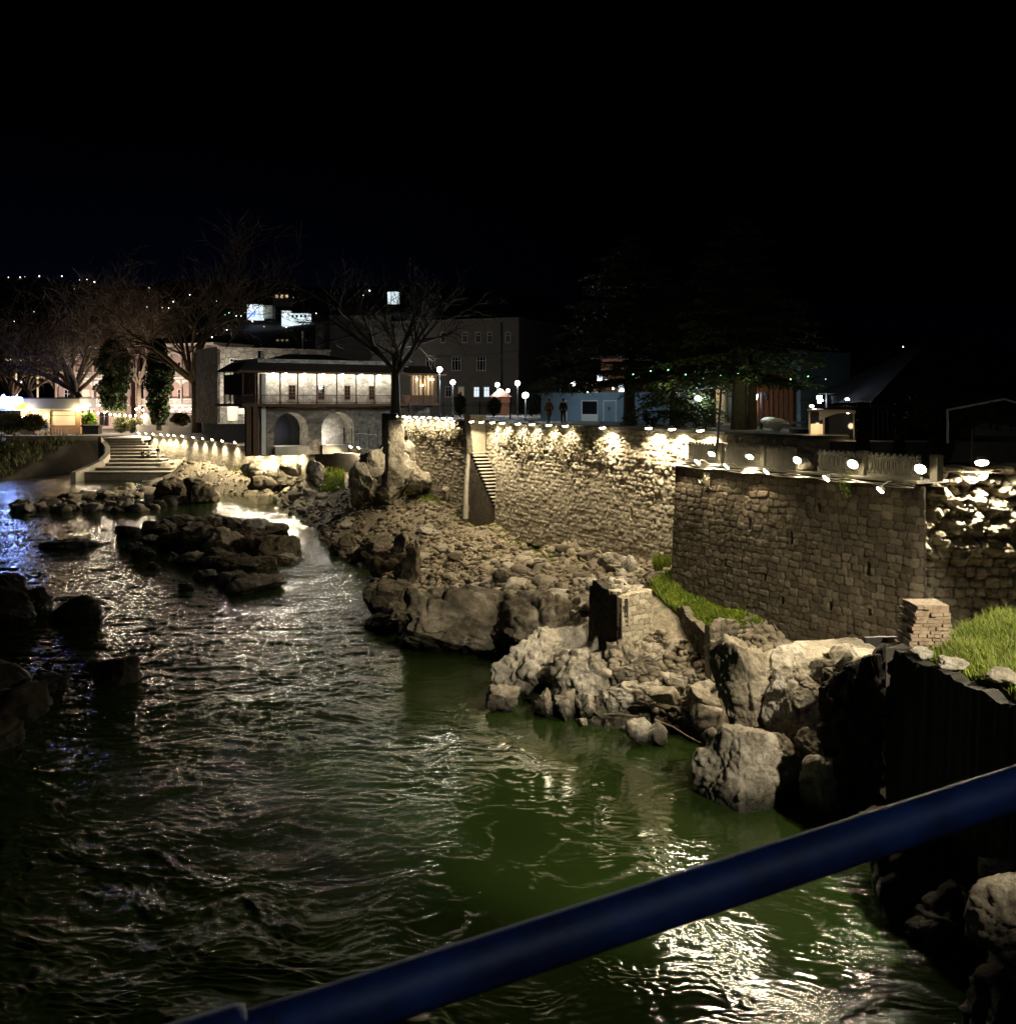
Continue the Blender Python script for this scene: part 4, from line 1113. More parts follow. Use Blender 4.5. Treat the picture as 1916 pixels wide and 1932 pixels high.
def poly_pts(poly, n, seed, zf=None, z0=2.5):
    "random points on the bank inside a picture polygon"
    rng = np.random.default_rng(seed)
    P = np.array(poly, float); out = []
    n = n * 5
    d0 = (H - z0 - 1.2) * 1919 / (P[:, 1].max() - 755 + 8); d1 = (H - z0 + 1.5) * 1919 / (P[:, 1].min() - 755 - 4)
    d = rng.uniform(d0, d1, n); X = ((rng.uniform(P[:, 0].min(), P[:, 0].max(), n)) - 958) / 1919 * d
    z = bank_z(X, d)
    x = 958 + X / d * 1919; y = 755 + (H - z) / d * 1919
    ins = np.zeros(n, bool); j = len(P) - 1
    for i in range(len(P)):
        c = ((P[i, 1] > y) != (P[j, 1] > y)) & (x < (P[j, 0] - P[i, 0]) * (y - P[i, 1]) / (P[j, 1] - P[i, 1] + 1e-9) + P[i, 0])
        ins ^= c; j = i
    X, d, z = X[ins], d[ins], z[ins]
    keep = fbm2(X * .9, d * .9, seed, 3) + rng.uniform(-.2, .6, len(X)) > 0
    return np.stack([X, d, z], 1)[keep]

blades("grass", poly_pts([(1222, 1092), (1300, 1080), (1420, 1160), (1440, 1185), (1360, 1195), (1290, 1170), (1232, 1120)], 90000, 5, z0=3.9), 0.26, M["grass"], "bright green grass patch at the foot of the bastion", 1, w=.022, lean=.7)
blades("grass", poly_pts([(735, 905), (760, 892), (830, 925), (835, 955), (790, 945), (745, 932)], 9000, 6, z0=4), 0.34, M["grass"], "green grass at the right of the crag", 2, w=.02)
blades("grass", poly_pts([(440, 872), (565, 880), (560, 905), (500, 902), (430, 888)], 7000, 7, z0=2.5), 0.5, M["dry_grass"], "pale grass in front of the low lamp wall", 3, w=.03)
blades("grass", poly_pts([(615, 885), (650, 880), (650, 925), (605, 935)], 5000, 8, z0=3), 0.5, M["grass"], "dark green weeds left of the crag", 4, w=.025)
blades("grass", poly_pts([(860, 955), (930, 985), (985, 1015), (1060, 1050), (1040, 1062), (930, 1012), (850, 985)], 9000, 9, z0=3.7), 0.22, M["grass"], "thin green grass along the foot of the tall wall", 5, w=.014)
blades("grass", poly_pts([(1230, 1050), (1268, 1040), (1272, 1075), (1235, 1085)], 5000, 10, z0=3.9), 0.55, M["grass"], "taller weeds in the corner between tall wall and bastion", 6, w=.016)
rg = np.random.default_rng(8)
gx = rg.uniform(10.6, 16.5, 60000); gy = rg.uniform(20.5, 28.2, 60000)
k_ = (gx > 10.75 + (26.2 - gy) * .20) & (gy < 26.6 + (gx - 10.5) * .55) & (fbm2(gx * .8, gy * .8, 19, 3) + rg.uniform(-.2, .8, 60000) > -.05)
gz = 5.25 + .20 * np.clip(gx - 10.75 - (26.2 - gy) * .2, 0, 3.2) + .12 * perlin2(gx, gy, 4)
blades("grass", np.stack([gx, gy, gz], 1)[k_], 0.36, M["grass"], "bright green grass growing on top of the concrete ruin", 7, w=.014, lean=.75)
def mound_z(X, Y):
    k = X - 10.75 - (26.2 - Y) * .2
    return np.where((k > -.05) & (Y < 26.7 + (X - 10.5) * .6), 5.2 + .20 * np.clip(k, 0, 3.2) + .12 * perlin2(X, Y, 4), 1.0)
for i, (pa, pb, r_) in enumerate([((1138, 1348, .35), (1218, 1352, .4), .035), ((1235, 1358, .8), (1322, 1402, .25), .045), ((960, 1005, 2.6), (990, 1000, 2.7), .05)]):
    a = on(*pa); b_ = on(*pb); mb = MB(); mb.tube([a, a.lerp(b_, .4) + Vector((0, 0, .06)), a.lerp(b_, .75) - Vector((0, .03, 0)), b_], [r_, r_ * .9, r_ * .7, r_ * .4], 6)
    solo("driftwood", mb, M["bark"], ["thin driftwood stick lying level at the water below the tower stump", "longer driftwood branch sloping to the water left of the front boulder", "short driftwood log on the gravel below the stair"][i], "driftwood")
ul = np.random.default_rng(9); ux = ul.uniform(-105, -67, 9000); uy = ul.uniform(131, 164, 9000)
dr_ = k_ & (rg.random(60000) < .16)
blades("dry_stalks", np.stack([gx, gy, gz], 1)[dr_], 0.5, M["dry_grass"], "dry stalks mixed into the grass on the concrete ruin", 17, w=.008, lean=.8)
kk = fbm2(ux * .25, uy * .25, 55, 3) + ul.uniform(-.2, .5, 9000) > .05
blades("undergrowth", np.stack([ux, uy, left_z(ux, uy)], 1)[kk], .9, M["shrub"], "rough undergrowth on the dark bank below the cafe", 12, w=.06, lean=.9)
grid_mesh("soil_mound", np.arange(10.4, 18, .2), np.arange(18, 29.5, .2), mound_z, M["earth"])

# ================================================================== FLOODLIGHTS
def flood_meshes(s):
    h = MB(); h.lathe((0, 0, 0), [(.13 * s, .005 * s), (.17 * s, .03 * s), (.15 * s, .07 * s)], 18); h.box((0, 0, 0.10 * s), (0.26 * s, 0.16 * s, 0.08 * s), top=.7)
    for k in range(5): h.box(((k - 2) * .05 * s, 0, .15 * s), (.008 * s, .13 * s, .03 * s))
    l = MB(); l.ball((0, 0, 0), (.165 * s, .165 * s, .06 * s), 18, 10)
    b = MB(); b.tube([(-.19 * s, 0, .03 * s), (-.19 * s, -.0, .26 * s), (.19 * s, 0, .26 * s), (.19 * s, 0, .03 * s)], .012 * s, 6)
    out = []
    for nm, mb in (("housing", h), ("lens", l), ("bracket", b)):
        me = bpy.data.meshes.new(nm); me.from_pydata(mb.v, [], mb.f); me.update(); out.append(me)
    return out
_fm = {}
def floodlight(loc, aim, power, label, group, s=1.0, spot=150, blend=.5, lit=True, color=(1.0, 0.83, 0.56), name="floodlight", lens="lens", radius=.09):
    key = (round(s, 2), lens, lit)
    if key not in _fm:
        a = flood_meshes(s)
        a[0].materials.append(M["lamp_housing"]); a[1].materials.append(M[lens] if lit else M["lamp_housing"]); a[2].materials.append(M["iron"])
        _fm[key] = a
    t = thing(name, label, "floodlight", loc, 0, group)
    t.rotation_euler = (-Vector(aim)).to_track_quat('Z', 'Y').to_euler()
    for nm, me in zip(("housing", "lens", "bracket"), _fm[key]):
        link_mesh(nm, me, None, t)
    if power:
        ld = bpy.data.lights.new("beam", 'SPOT'); ld.energy = power; ld.spot_size = math.radians(spot); ld.spot_blend = blend; ld.shadow_soft_size = radius; ld.color = color
        lo = bpy.data.objects.new("beam", ld); lo.parent = t; lo.location = (0, 0, -.09 * s - .01); COL.objects.link(lo)
    return t

# along the tall wall, far stretch
for i, x in enumerate([759, 774, 784, 797, 810, 823, 836, 850, 863]):
    p, s = hit(x, w1(-24, -1.2), w1(0, -1.2))
    p = p + _n1 * 0.6; p.z = 10.62
    floodlight(p, (_n1.x * -.05, _n1.y * -.05, -1), 330, "small floodlight aimed down the creeper covered far stretch of the tall wall", "floodlights along the far stretch of the tall wall", s=1.0, spot=165, blend=.25)
# near stretch
for i, x in enumerate([909, 928, 949, 968, 998, 1025, 1057, 1089, 1160, 1248, 1293, 1347]):
    p, s = hit(x, W1A, W1B)
    p = p + _n1 * 0.80; p.z = 10.52 if x < 1200 else 10.6
    floodlight(p, (_n1.x * -.12, _n1.y * -.12, -1), 600 if x < 1100 else 760, "small floodlight aimed down the tall stone wall between stair and bastion", "floodlights along the tall wall", s=1.0, spot=136, blend=.22)
# bastion: lamps on the ledge, aimed out over the river
for i, (x, lb) in enumerate([(1290, "bright floodlight at the far left corner of the bastion ledge"), (1353, "bright floodlight on the bastion ledge, second from the corner with the tall wall"), (1425, "bright floodlight before the gap of the second balustrade panel"), (1515, "bright floodlight beside the broken middle of the balustrade"), (1620, "bright floodlight below the gap between the two nearest balustrade panels"), (1748, "bright floodlight at the right end post of the balustrade")]):
    p, s = hit(x, W2A, W2B)
    p = p + n2 * 0.30; p.z = 9.85
    floodlight(p, (n2.x * .75 + .05, n2.y * .75 - .25, -.66 if i > 2 else -1.25), 950, lb, "floodlights on the bastion ledge", s=.85 if i < 4 else 1.05, spot=118, blend=.35)
# lamps on short arms, turned away downstream
for i, (x, y) in enumerate([(1315, 872), (1370, 880), (1445, 890), (1558, 903), (1660, 925)]):
    p, s = hit(x, w2(0, .75), w2(L2, .75))
    p.z = zat(y, p.y)
    t = floodlight(p, (n2.x * .75 - e2.x * .5, n2.y * .75 - e2.y * .5, -.9), 220, "white floodlight on a short arm under the bastion ledge, turned away up the river", "arm floodlights under the bastion ledge", s=.8, spot=104)
    q = p - n2 * .7; q.z = 9.40
    arm = MB(); arm.tube([q, (p + q) / 2 + Vector((0, 0, .12)), p + Vector((0, 0, .12))], .018, 6)
    arm.build("arm", M["lamp_housing"], t, world=True)
floodlight((15.25, 32.75, 9.98), (-.1, -.35, -.9), 1500, "single very bright floodlight on top of the rubble wall", None, s=1.2, spot=160, color=(1, .88, .68))
# strong lamp on the bridge, right of the frame
bp3 = Vector((17.2, 9.4, 10.4))
mb = MB(); mb.lathe(bp3, [(.16, 0), (.16, .4), (.08, .7), (.06, 7.1)], 10)
solo("lamp_pole", mb, M["iron"], "tall plain bridge lamp pole carrying one strong floodlight", "pole")
floodlight((17.1, 9.6, 17.5), (-11.5, 22, -16.5), 30000, "strong floodlight at the top of the tall bridge lamp pole", None, s=1.6, spot=43, blend=.55, color=(1, .9, .70))
# low lamp wall
LOWA = [(-58.0, 160.0), (-46.3, 146.0), (-29.4, 118.0), (-20.9, 107.4)]
LOWB = [(-20.2, 113.2), (-13.4, 101.4)]
def along(x, line):
    for a, b in zip(line[:-1], line[1:]):
        p, s = hit(x, a, b)
        L = math.hypot(b[0] - a[0], b[1] - a[1])
        if -0.5 <= s <= L + .5:
            return p, Vector((b[0] - a[0], b[1] - a[1], 0)).normalized()
    return p, Vector((b[0] - a[0], b[1] - a[1], 0)).normalized()
for x in [266, 280, 294, 309, 322, 333, 349, 370, 388, 406, 425, 449, 471, 491, 516, 540, 555, 571]:
    p, e = along(x, LOWA)
    n = Vector((e.y, -e.x, 0)); n = n if n.dot(-p) > 0 else -n
    p = p + n * .4; p.z = 6.85
    floodlight(p, (n.x * .6, n.y * .6, -.8), 1500, "small floodlight on top of the long low wall behind the stony shore", "floodlights along the long low wall", s=1.0, spot=160)
for x in [623, 638, 653, 668, 683]:
    p, e = along(x, LOWB)
    n = Vector((e.y, -e.x, 0)); n = n if n.dot(-p) > 0 else -n
    p = p + n * .4; p.z = 7.15
    floodlight(p, (n.x * .6, n.y * .6, -.8), 700, "small floodlight on the short wall with the arrow topped fence", "floodlights on the short fence wall", s=1.0, spot=160)
for i, (a, b) in enumerate(zip(LOWA[:-1], LOWA[1:])):
    pass
low = stone_wall("embankment_wall", LOWA[0], LOWA[1], (3.0, 2.4), 6.6, M["wall"], stone=(.6, .35), amp=.04, seed=101, res=.1, thick=.6, label="long low stone wall with a row of lamps above the stony shore")
stone_wall("wall_stretch", LOWA[1], LOWA[2], (2.4, 2.4), 6.6, M["wall"], stone=(.6, .35), amp=.04, seed=102, res=.1, thick=.6, parent=low)
stone_wall("wall_stretch", LOWA[2], LOWA[3], (2.4, 3.0), 6.6, M["wall"], stone=(.6, .35), amp=.04, seed=103, res=.08, thick=.6, parent=low)
stone_wall("embankment_wall", LOWB[0], LOWB[1], 3.4, 6.95, M["ruin"], stone=(.6, .35), amp=.05, seed=104, res=.08, thick=.6, label="short dark mossy wall under the arrow topped fence")

# cables on the bastion ledge
cb = MB()
for k in range(3):
    pts = []
    for i in range(40):
        s = i / 39 * L2
        pts.append(w2(s, .32 + .03 * k, 9.36 - .05 * k - .07 * abs(math.sin(s * 1.3 + k)) + .02 * k))
    cb.tube(pts, .013, 5)
cb.build("cable", M["cable"])
o = bpy.data.objects["cable"]; set_props(o, "pale cables sagging along the bastion ledge", "cable")
cb = MB(); cb.tube([w1(1.5 + i * .5, .30, 10.2 - .18 * abs(math.sin(i * .55))) for i in range(58)], .012, 5)
solo("cable", cb, M["cable"], "thin pale cable looping between lamps on the tall wall", "cable")
cb = MB(); cb.tube([Vector((13.2 + i * .4, 32.9 - .01 * i, 9.75 - .12 * math.sin(i / 20 * 3.14))) for i in range(21)], .012, 5)
solo("cable", cb, M["cable"], "pale cable strung across the top of the rubble wall", "cable")

# ================================================================== BALUSTRADE on the bastion
def oval_panel(A, B, n, label):
    A = Vector(A); B = Vector(B)
    e = B - A; L = e.length; ang = math.atan2(e.y, e.x)
    t = thing("balustrade", label, "balustrade", A, ang, "concrete balustrade panels on the bastion")
    w = L / n
    up = MB(); md = MB(); lo = MB()
    lo.box((L / 2, 0, .05), (L, .12, .10)); 
    for k in range(n):
        cx = (k + .5) * w
        # oval ring with a scalloped crest and a bar inside
        ring = [(cx + math.cos(a) * w * .40, .0, .40 + math.sin(a) * .30) for a in [2 * math.pi * j / 20 for j in range(21)]]
        up.tube(ring, .027, 6, cap=False)
        md.box((cx, 0, .40), (.035, .04, .56))
        up.ball((cx, 0, .71), (w * .36, .05, .10), 10, 6)
        up.box((cx - w / 2, 0, .12), (.05, .07, .16)); up.box((cx - w / 2, 0, .66), (.06, .07, .10))
    lo.build("base_rail", M["concrete"], t); up.build("oval_row", M["concrete"], t); md.build("spindle", M["concrete"], t)
    return t
for (xa, ya, xb, yb, n, lb) in [(1299, 853, 1353, 858, 9, "farthest balustrade panel of ovals at the tall wall end"), (1368, 862, 1438, 867, 11, "second balustrade panel of ovals from the tall wall end"), (1446, 868, 1502, 873, 10, "balustrade panel of ovals left of the broken rubble gap"), (1544, 880, 1620, 887, 9, "balustrade panel of ovals right of the broken rubble gap"), (1638, 890, 1738, 899, 9, "nearest and largest balustrade panel of ovals beside the end post")]:
    pA, _ = hit(xa, w2(0, -.25), w2(L2, -.25)); pB, _ = hit(xb, w2(0, -.25), w2(L2, -.25))
    pA.z = pB.z = 9.46
    oval_panel(pA, pB, n, lb)
for x, w_, lb in [(1766, .28, "square concrete end post of the balustrade by the rubble wall"), (1628, .26, "concrete post between the two nearest balustrade panels"), (1441, .2, "concrete post between the second and third balustrade panels"), (1360, .2, "concrete post beside the farthest balustrade panel")]:
    p, _ = hit(x, w2(0, -.25), w2(L2, -.25))
    mb = MB(); mb.box((p.x, p.y, 9.46 + .38), (w_, w_, .76), rz=-1.07); mb.box((p.x, p.y, 9.46 + .80), (w_ * 1.15, w_ * 1.15, .07), rz=-1.07, top=.8)
    solo("balustrade_post", mb, M["concrete"], lb, "post")
p, _ = hit(1523, w2(0, -.3), w2(L2, -.3))
boulder("rubble_heap", (p.x, p.y, 9.62), (.9, .8, .75), 130, "heap of broken masonry filling the gap in the balustrade", cat="rubble", mat="rock", planes=20, high=.1)
for i, (x, y, lb) in enumerate([(1597, 912, "bright green tuft hanging on the bastion wall below the ledge"), (1333, 905, "small pale tuft on the left upper part of the bastion wall")]):
    p, s = hit(x, w2(0, .15), w2(L2, .15)); z = zat(y, p.y)
    r_ = np.random.default_rng(i); q = np.array([p.x, p.y, z]) + r_.normal(0, .09, (260, 3)) * np.array([1, 1, 1.6])
    o = blades("plant", q, .10, M["green_leaf"] if i == 0 else M["creeper"], lb, 90 + i, w=.025, lean=1.0)
    o["kind"] = "thing"; o["category"] = "plant"

# creeper on the tall walls
def creeper(name, s0, s1, off, ztop, drop, n, label, seed):
    r_ = np.random.default_rng(seed)
    s = r_.uniform(s0, s1, n); k = r_.random(n) ** 1.7
    dd = drop * (0.6 + .5 * perlin2(s * .6, s * 0, seed))
    z = ztop - k * dd
    keep = fbm2(s * 1.4, z * 1.8, seed + 3, 3) + r_.uniform(-.15, .35, n) > .0
    s, z = s[keep], z[keep]
    o_ = off + .12 + .25 * np.abs(fbm2(s * 1.7, z * 1.7, seed + 5, 3)) + r_.uniform(0, .12, len(s)) + .035 * (ztop - z) 
    P = np.stack([W1A[0] + _e1.x * s + _n1.x * o_, W1A[1] + _e1.y * s + _n1.y * o_, z], 1)
    o = blades(name, P, .13, M["creeper"], label, seed, w=.045, lean=1.3)
    o["kind"] = "thing"; o["category"] = "creeper"
creeper("creeper", -23, -4.9, -1.2, 10.45, 2.3, 16000, "dry creeper thick under the lamps on the far stretch of wall", 5)
creeper("creeper", .3, 14, .0, 10.4, 2.6, 11000, "dry creeper patches on the tall wall right of the stair", 6)

# ================================================================== THE BLUE RAIL
M["rail"] = pmat("blue_rail_paint", (0.0015, 0.008, 0.042), (0.012, 0.042, 0.17), 11.0, rough=0.55, bump=0.5, bscale=60, spec=.5, dist=.003)
_t = M["rail"].node_tree; _b = _t.nodes["Principled BSDF"]; _lk = _b.inputs["Base Color"].links[0].from_socket
_tc = N(_t, "ShaderNodeTexCoord"); _n = N(_t, "ShaderNodeTexNoise", Scale=26.0, Detail=7.0, Roughness=0.7); _r = ramp(_t, [(0.60, (0, 0, 0)), (0.66, (.85,) * 3)]); _m = N(_t, "ShaderNodeMixRGB"); _m.inputs[2].default_value = (.014, .010, .008, 1)
_t.links.new(_tc.outputs["Object"], _n.inputs["Vector"]); _t.links.new(_n.outputs["Fac"], _r.inputs[0]); _t.links.new(_r.outputs[0], _m.inputs[0]); _t.links.new(_lk, _m.inputs[1]); _t.links.new(_m.outputs[0], _b.inputs["Base Color"])
a0 = at(880, 1828, 1.20); b0 = at(1916, 1487, 1.50)
dr = (b0 - a0)
P0 = a0 - dr * .42; P1 = b0 + dr * 5.0
rl = thing("bridge_railing", "blue painted tubular bridge rail crossing the corner in front of the river", "railing", P0)
mb = MB(); mb.tube([P0 + (P1 - P0) * (i / 24) for i in range(25)], .0298, 24)
mb.build("rail", M["rail"], rl, world=True, smooth=True)
mb = MB(); d_ = dr.normalized(); c0 = at(470, 1925, 1.075)
c0 = a0 + d_ * ((c0 - a0).dot(d_))
mb.tube([c0 - d_ * 4.5, c0 - d_ * .012, c0], [.040, .040, .036], 24)
mb.build("sleeve", M["rail"], rl, world=True, smooth=True)
mb = MB(); 
for k in (-2.6, -.25, 2.1, 4.4):
    q = a0 + dr * k; mb.tube([(q.x, q.y, q.z - .03), (q.x, q.y, q.z - 1.05)], .028, 16)
mb.build("post", M["rail"], rl, world=True, smooth=True)
mb = MB(); mb.tube([P0 - d_ * 4.3 - Vector((0, 0, 0.98)), P1 - Vector((0, 0, .98))], .026, 16)
mb.build("lower_rail", M["rail"], rl, world=True, smooth=True)
dk = MB(); dn = Vector((-d_.y, d_.x, 0)).normalized()
if dn.dot(P0) > 0: dn = -dn
q = [P0 - d_ * 5, P1 + d_ * 6]
dk.prism([(v.x, v.y) for v in (q[0] - dn * .06, q[1] - dn * .06, q[1] + dn * 3.2, q[0] + dn * 3.2)], 10.1, 10.4)
set_props(dk.build("bridge_deck", M["grey_concrete"]), kind="structure")

# ================================================================== BACKGROUND MATERIALS
def vstone(name, c1, c2, c3, joint, scale=2.2, rough=0.9):
    m, t, b = new_mat(name); L = t.links.new
    tc = N(t, "ShaderNodeTexCoord"); mp = N(t, "ShaderNodeMapping"); mp.inputs["Scale"].default_value = (1, 1, 1.5)
    L(tc.outputs["Object"], mp.inputs[0])
    v1 = N(t, "ShaderNodeTexVoronoi", Scale=scale); v2 = N(t, "ShaderNodeTexVoronoi", feature='DISTANCE_TO_EDGE', Scale=scale)
    n = N(t, "ShaderNodeTexNoise", Scale=scale * 3, Detail=5.0)
    for v in (v1, v2, n): L(mp.outputs[0], v.inputs["Vector"])
    sp = N(t, "ShaderNodeSeparateColor"); L(v1.outputs["Color"], sp.inputs[0])
    ad = N(t, "ShaderNodeMath", operation='MULTIPLY_ADD'); ad.inputs[1].default_value = .7
    L(sp.outputs[0], ad.inputs[0]); ml = N(t, "ShaderNodeMath", operation='MULTIPLY'); ml.inputs[1].default_value = .35; L(n.outputs["Fac"], ml.inputs[0]); L(ml.outputs[0], ad.inputs[2])
    r = ramp(t, [(0.1, c1), (0.5, c2), (0.95, c3)]); L(ad.outputs[0], r.inputs[0])
    rj = ramp(t, [(0.02, (0, 0, 0)), (0.08, (1, 1, 1))]); L(v2.outputs["Distance"], rj.inputs[0])
    mx = N(t, "ShaderNodeMixRGB"); mx.inputs[1].default_value = (*joint, 1); L(rj.outputs[0], mx.inputs[0]); L(r.outputs[0], mx.inputs[2]); L(mx.outputs[0], b.inputs["Base Color"])
    bp = N(t, "ShaderNodeBump", Strength=.7, Distance=.05); L(rj.outputs[0], bp.inputs["Height"]); L(bp.outputs[0], b.inputs["Normal"])
    b.inputs["Roughness"].default_value = rough
    return m
M["gal_stone"] = vstone("pale_rubble_masonry", (.22, .20, .16), (.42, .39, .33), (.58, .54, .46), (.34, .31, .26), 1.9)
M["low_stone"] = vstone("brown_rubble_masonry", (.10, .085, .065), (.24, .21, .165), (.36, .32, .25), (.2, .175, .13), 1.9)
M["old_stone"] = vstone("grey_block_masonry", (.17, .15, .12), (.3, .27, .22), (.4, .36, .3), (.14, .12, .1), 1.3)
M["plaster"] = pmat("grey_plaster", (.2, .18, .155), (.27, .245, .21), .5, bump=.1)
M["white_plaster"] = pmat("white_plaster", (.68, .65, .58), (.8, .77, .7), .8, bump=.1)
M["pink_plaster"] = pmat("pink_plaster", (.4, .29, .25), (.5, .37, .32), .8, bump=.1)
M["blue_panel"] = pmat("pale_blue_panel", (.18, .27, .36), (.24, .34, .44), .6, bump=.1)
M["roof"] = pmat("dark_roof_tile", (.06, .042, .032), (.11, .08, .06), 3, bump=.6)
M["timber"] = pmat("brown_timber", (.09, .05, .028), (.17, .1, .055), 5, bump=.3)
M["red_timber"] = pmat("red_brown_boards", (.13, .05, .025), (.22, .09, .045), 4, bump=.3)
M["white_paint"] = pmat("white_paint", (.62, .62, .6), (.74, .74, .72), 6, bump=0, rough=.6)
M["brick"] = pmat("tan_brick", (.30, .17, .085), (.42, .26, .14), 9, bump=.4)
M["cafe_fascia"] = pmat("grey_fascia", (.32, .31, .28), (.38, .37, .34), 1, bump=0, rough=.6)
M["blue_cloth"] = pmat("dark_blue_canvas", (.006, .008, .02), (.012, .015, .035), 1.2, bump=.2)
M["coat"] = pmat("brown_coat_cloth", (.12, .06, .03), (.17, .09, .045), 6, bump=.2)
M["dark_cloth"] = pmat("black_cloth", (.008, .008, .01), (.016, .016, .02), 6, bump=.2)
M["jean"] = pmat("grey_trouser_cloth", (.03, .032, .04), (.05, .052, .06), 6, bump=.2)
M["pale_cloth"] = pmat("pale_cloth", (.45, .42, .36), (.55, .52, .46), 6, bump=.2)
M["skin"] = pmat("skin", (.36, .22, .16), (.42, .26, .19), 6, bump=0, rough=.6)
M["hair"] = pmat("dark_hair", (.01, .008, .006), (.02, .015, .012), 20, bump=.2)
def glass_mat():
    m, t, b = new_mat("dark_glass"); b.inputs["Base Color"].default_value = (.012, .013, .015, 1); b.inputs["Roughness"].default_value = .08; return m
M["glass"] = glass_mat()
M["lit_cool"] = emat("lit_cool_pane", (.75, .88, 1.0), .9)
M["lit_warm"] = emat("lit_warm_pane", (1.0, .72, .42), .7)
M["lit_dim"] = emat("dim_lit_pane", (1.0, .78, .5), .10)
M["lit_white"] = emat("lit_white_pane", (.86, .95, 1.0), 2.2)
M["lit_green"] = emat("lit_green_bulb", (.3, 1.0, .45), 3)
M["lit_far"] = emat("distant_lamp", (1.0, .93, .82), 5)
M["lit_far_cool"] = emat("distant_cool_lamp", (.8, .95, 1.0), 5)
M["neon_blue"] = emat("blue_neon", (.08, .16, 1.0), 34)
M["neon_white"] = emat("white_blue_letter", (.62, .72, 1.0), 7)
M["neon_yellow"] = emat("yellow_letter", (1.0, .86, .02), 2.0)
M["lit_blue"] = emat("blue_signboard", (.1, .15, 1.0), 4)

def lamp_light(parent, loc, power, color, name="glow", radius=.12):
    ld = bpy.data.lights.new(name, 'POINT'); ld.energy = power; ld.color = color; ld.shadow_soft_size = radius
    lo = bpy.data.objects.new(name, ld); lo.parent = parent; lo.location = wmat(parent).inverted() @ Vector(loc); COL.objects.link(lo)
    return lo

class Facade:
    "a building whose front runs from A to B; local x along the front, y to the back, z is world height"
    def __init__(s, name, label, cat, A, B, group=None):
        s.A = Vector((A[0], A[1], 0)); s.B = Vector((B[0], B[1], 0)); e = s.B - s.A
        s.L = e.length; s.t = thing(name, label, cat, s.A, math.atan2(e.y, e.x), group)
    def s(s, x, off=0.0):
        return hit(x, s.A, s.B, off)[1]
    def d(s, x, off=0.0):
        return hit(x, s.A, s.B, off)[0].y
    def z(s, x, y, off=0.0):
        return zat(y, s.d(x, off))
    def part(s, name, mb, mat, parent=None):
        return mb.build(name, M[mat], parent or s.t)
    def window(s, x0, x1, z0, z1, pane="glass", frame="white_paint", y=0.0, bars=1, cross=1, fw=.07):
        f = MB()
        f.span(x0, x0 + fw, y - .05, y + .03, z0, z1); f.span(x1 - fw, x1, y - .05, y + .03, z0, z1)
        f.span(x0 + fw, x1 - fw, y - .05, y + .03, z0, z0 + fw); f.span(x0 + fw, x1 - fw, y - .05, y + .03, z1 - fw, z1)
        for k in range(bars): 
            c = x0 + (x1 - x0) * (k + 1) / (bars + 1); f.span(c - fw * .35, c + fw * .35, y - .04, y + .03, z0 + fw, z1 - fw)
        for k in range(cross):
            c = z0 + (z1 - z0) * (.68 if cross == 1 else (k + 1) / (cross + 1)); f.span(x0 + fw, x1 - fw, y - .037, y + .03, c - fw * .3, c + fw * .3)
        w = s.part("window", f, frame)
        p = MB(); p.span(x0 + .01, x1 - .01, y - .012, y + .02, z0 + .01, z1 - .01)
        s.part("pane", p, pane, w)
        return w

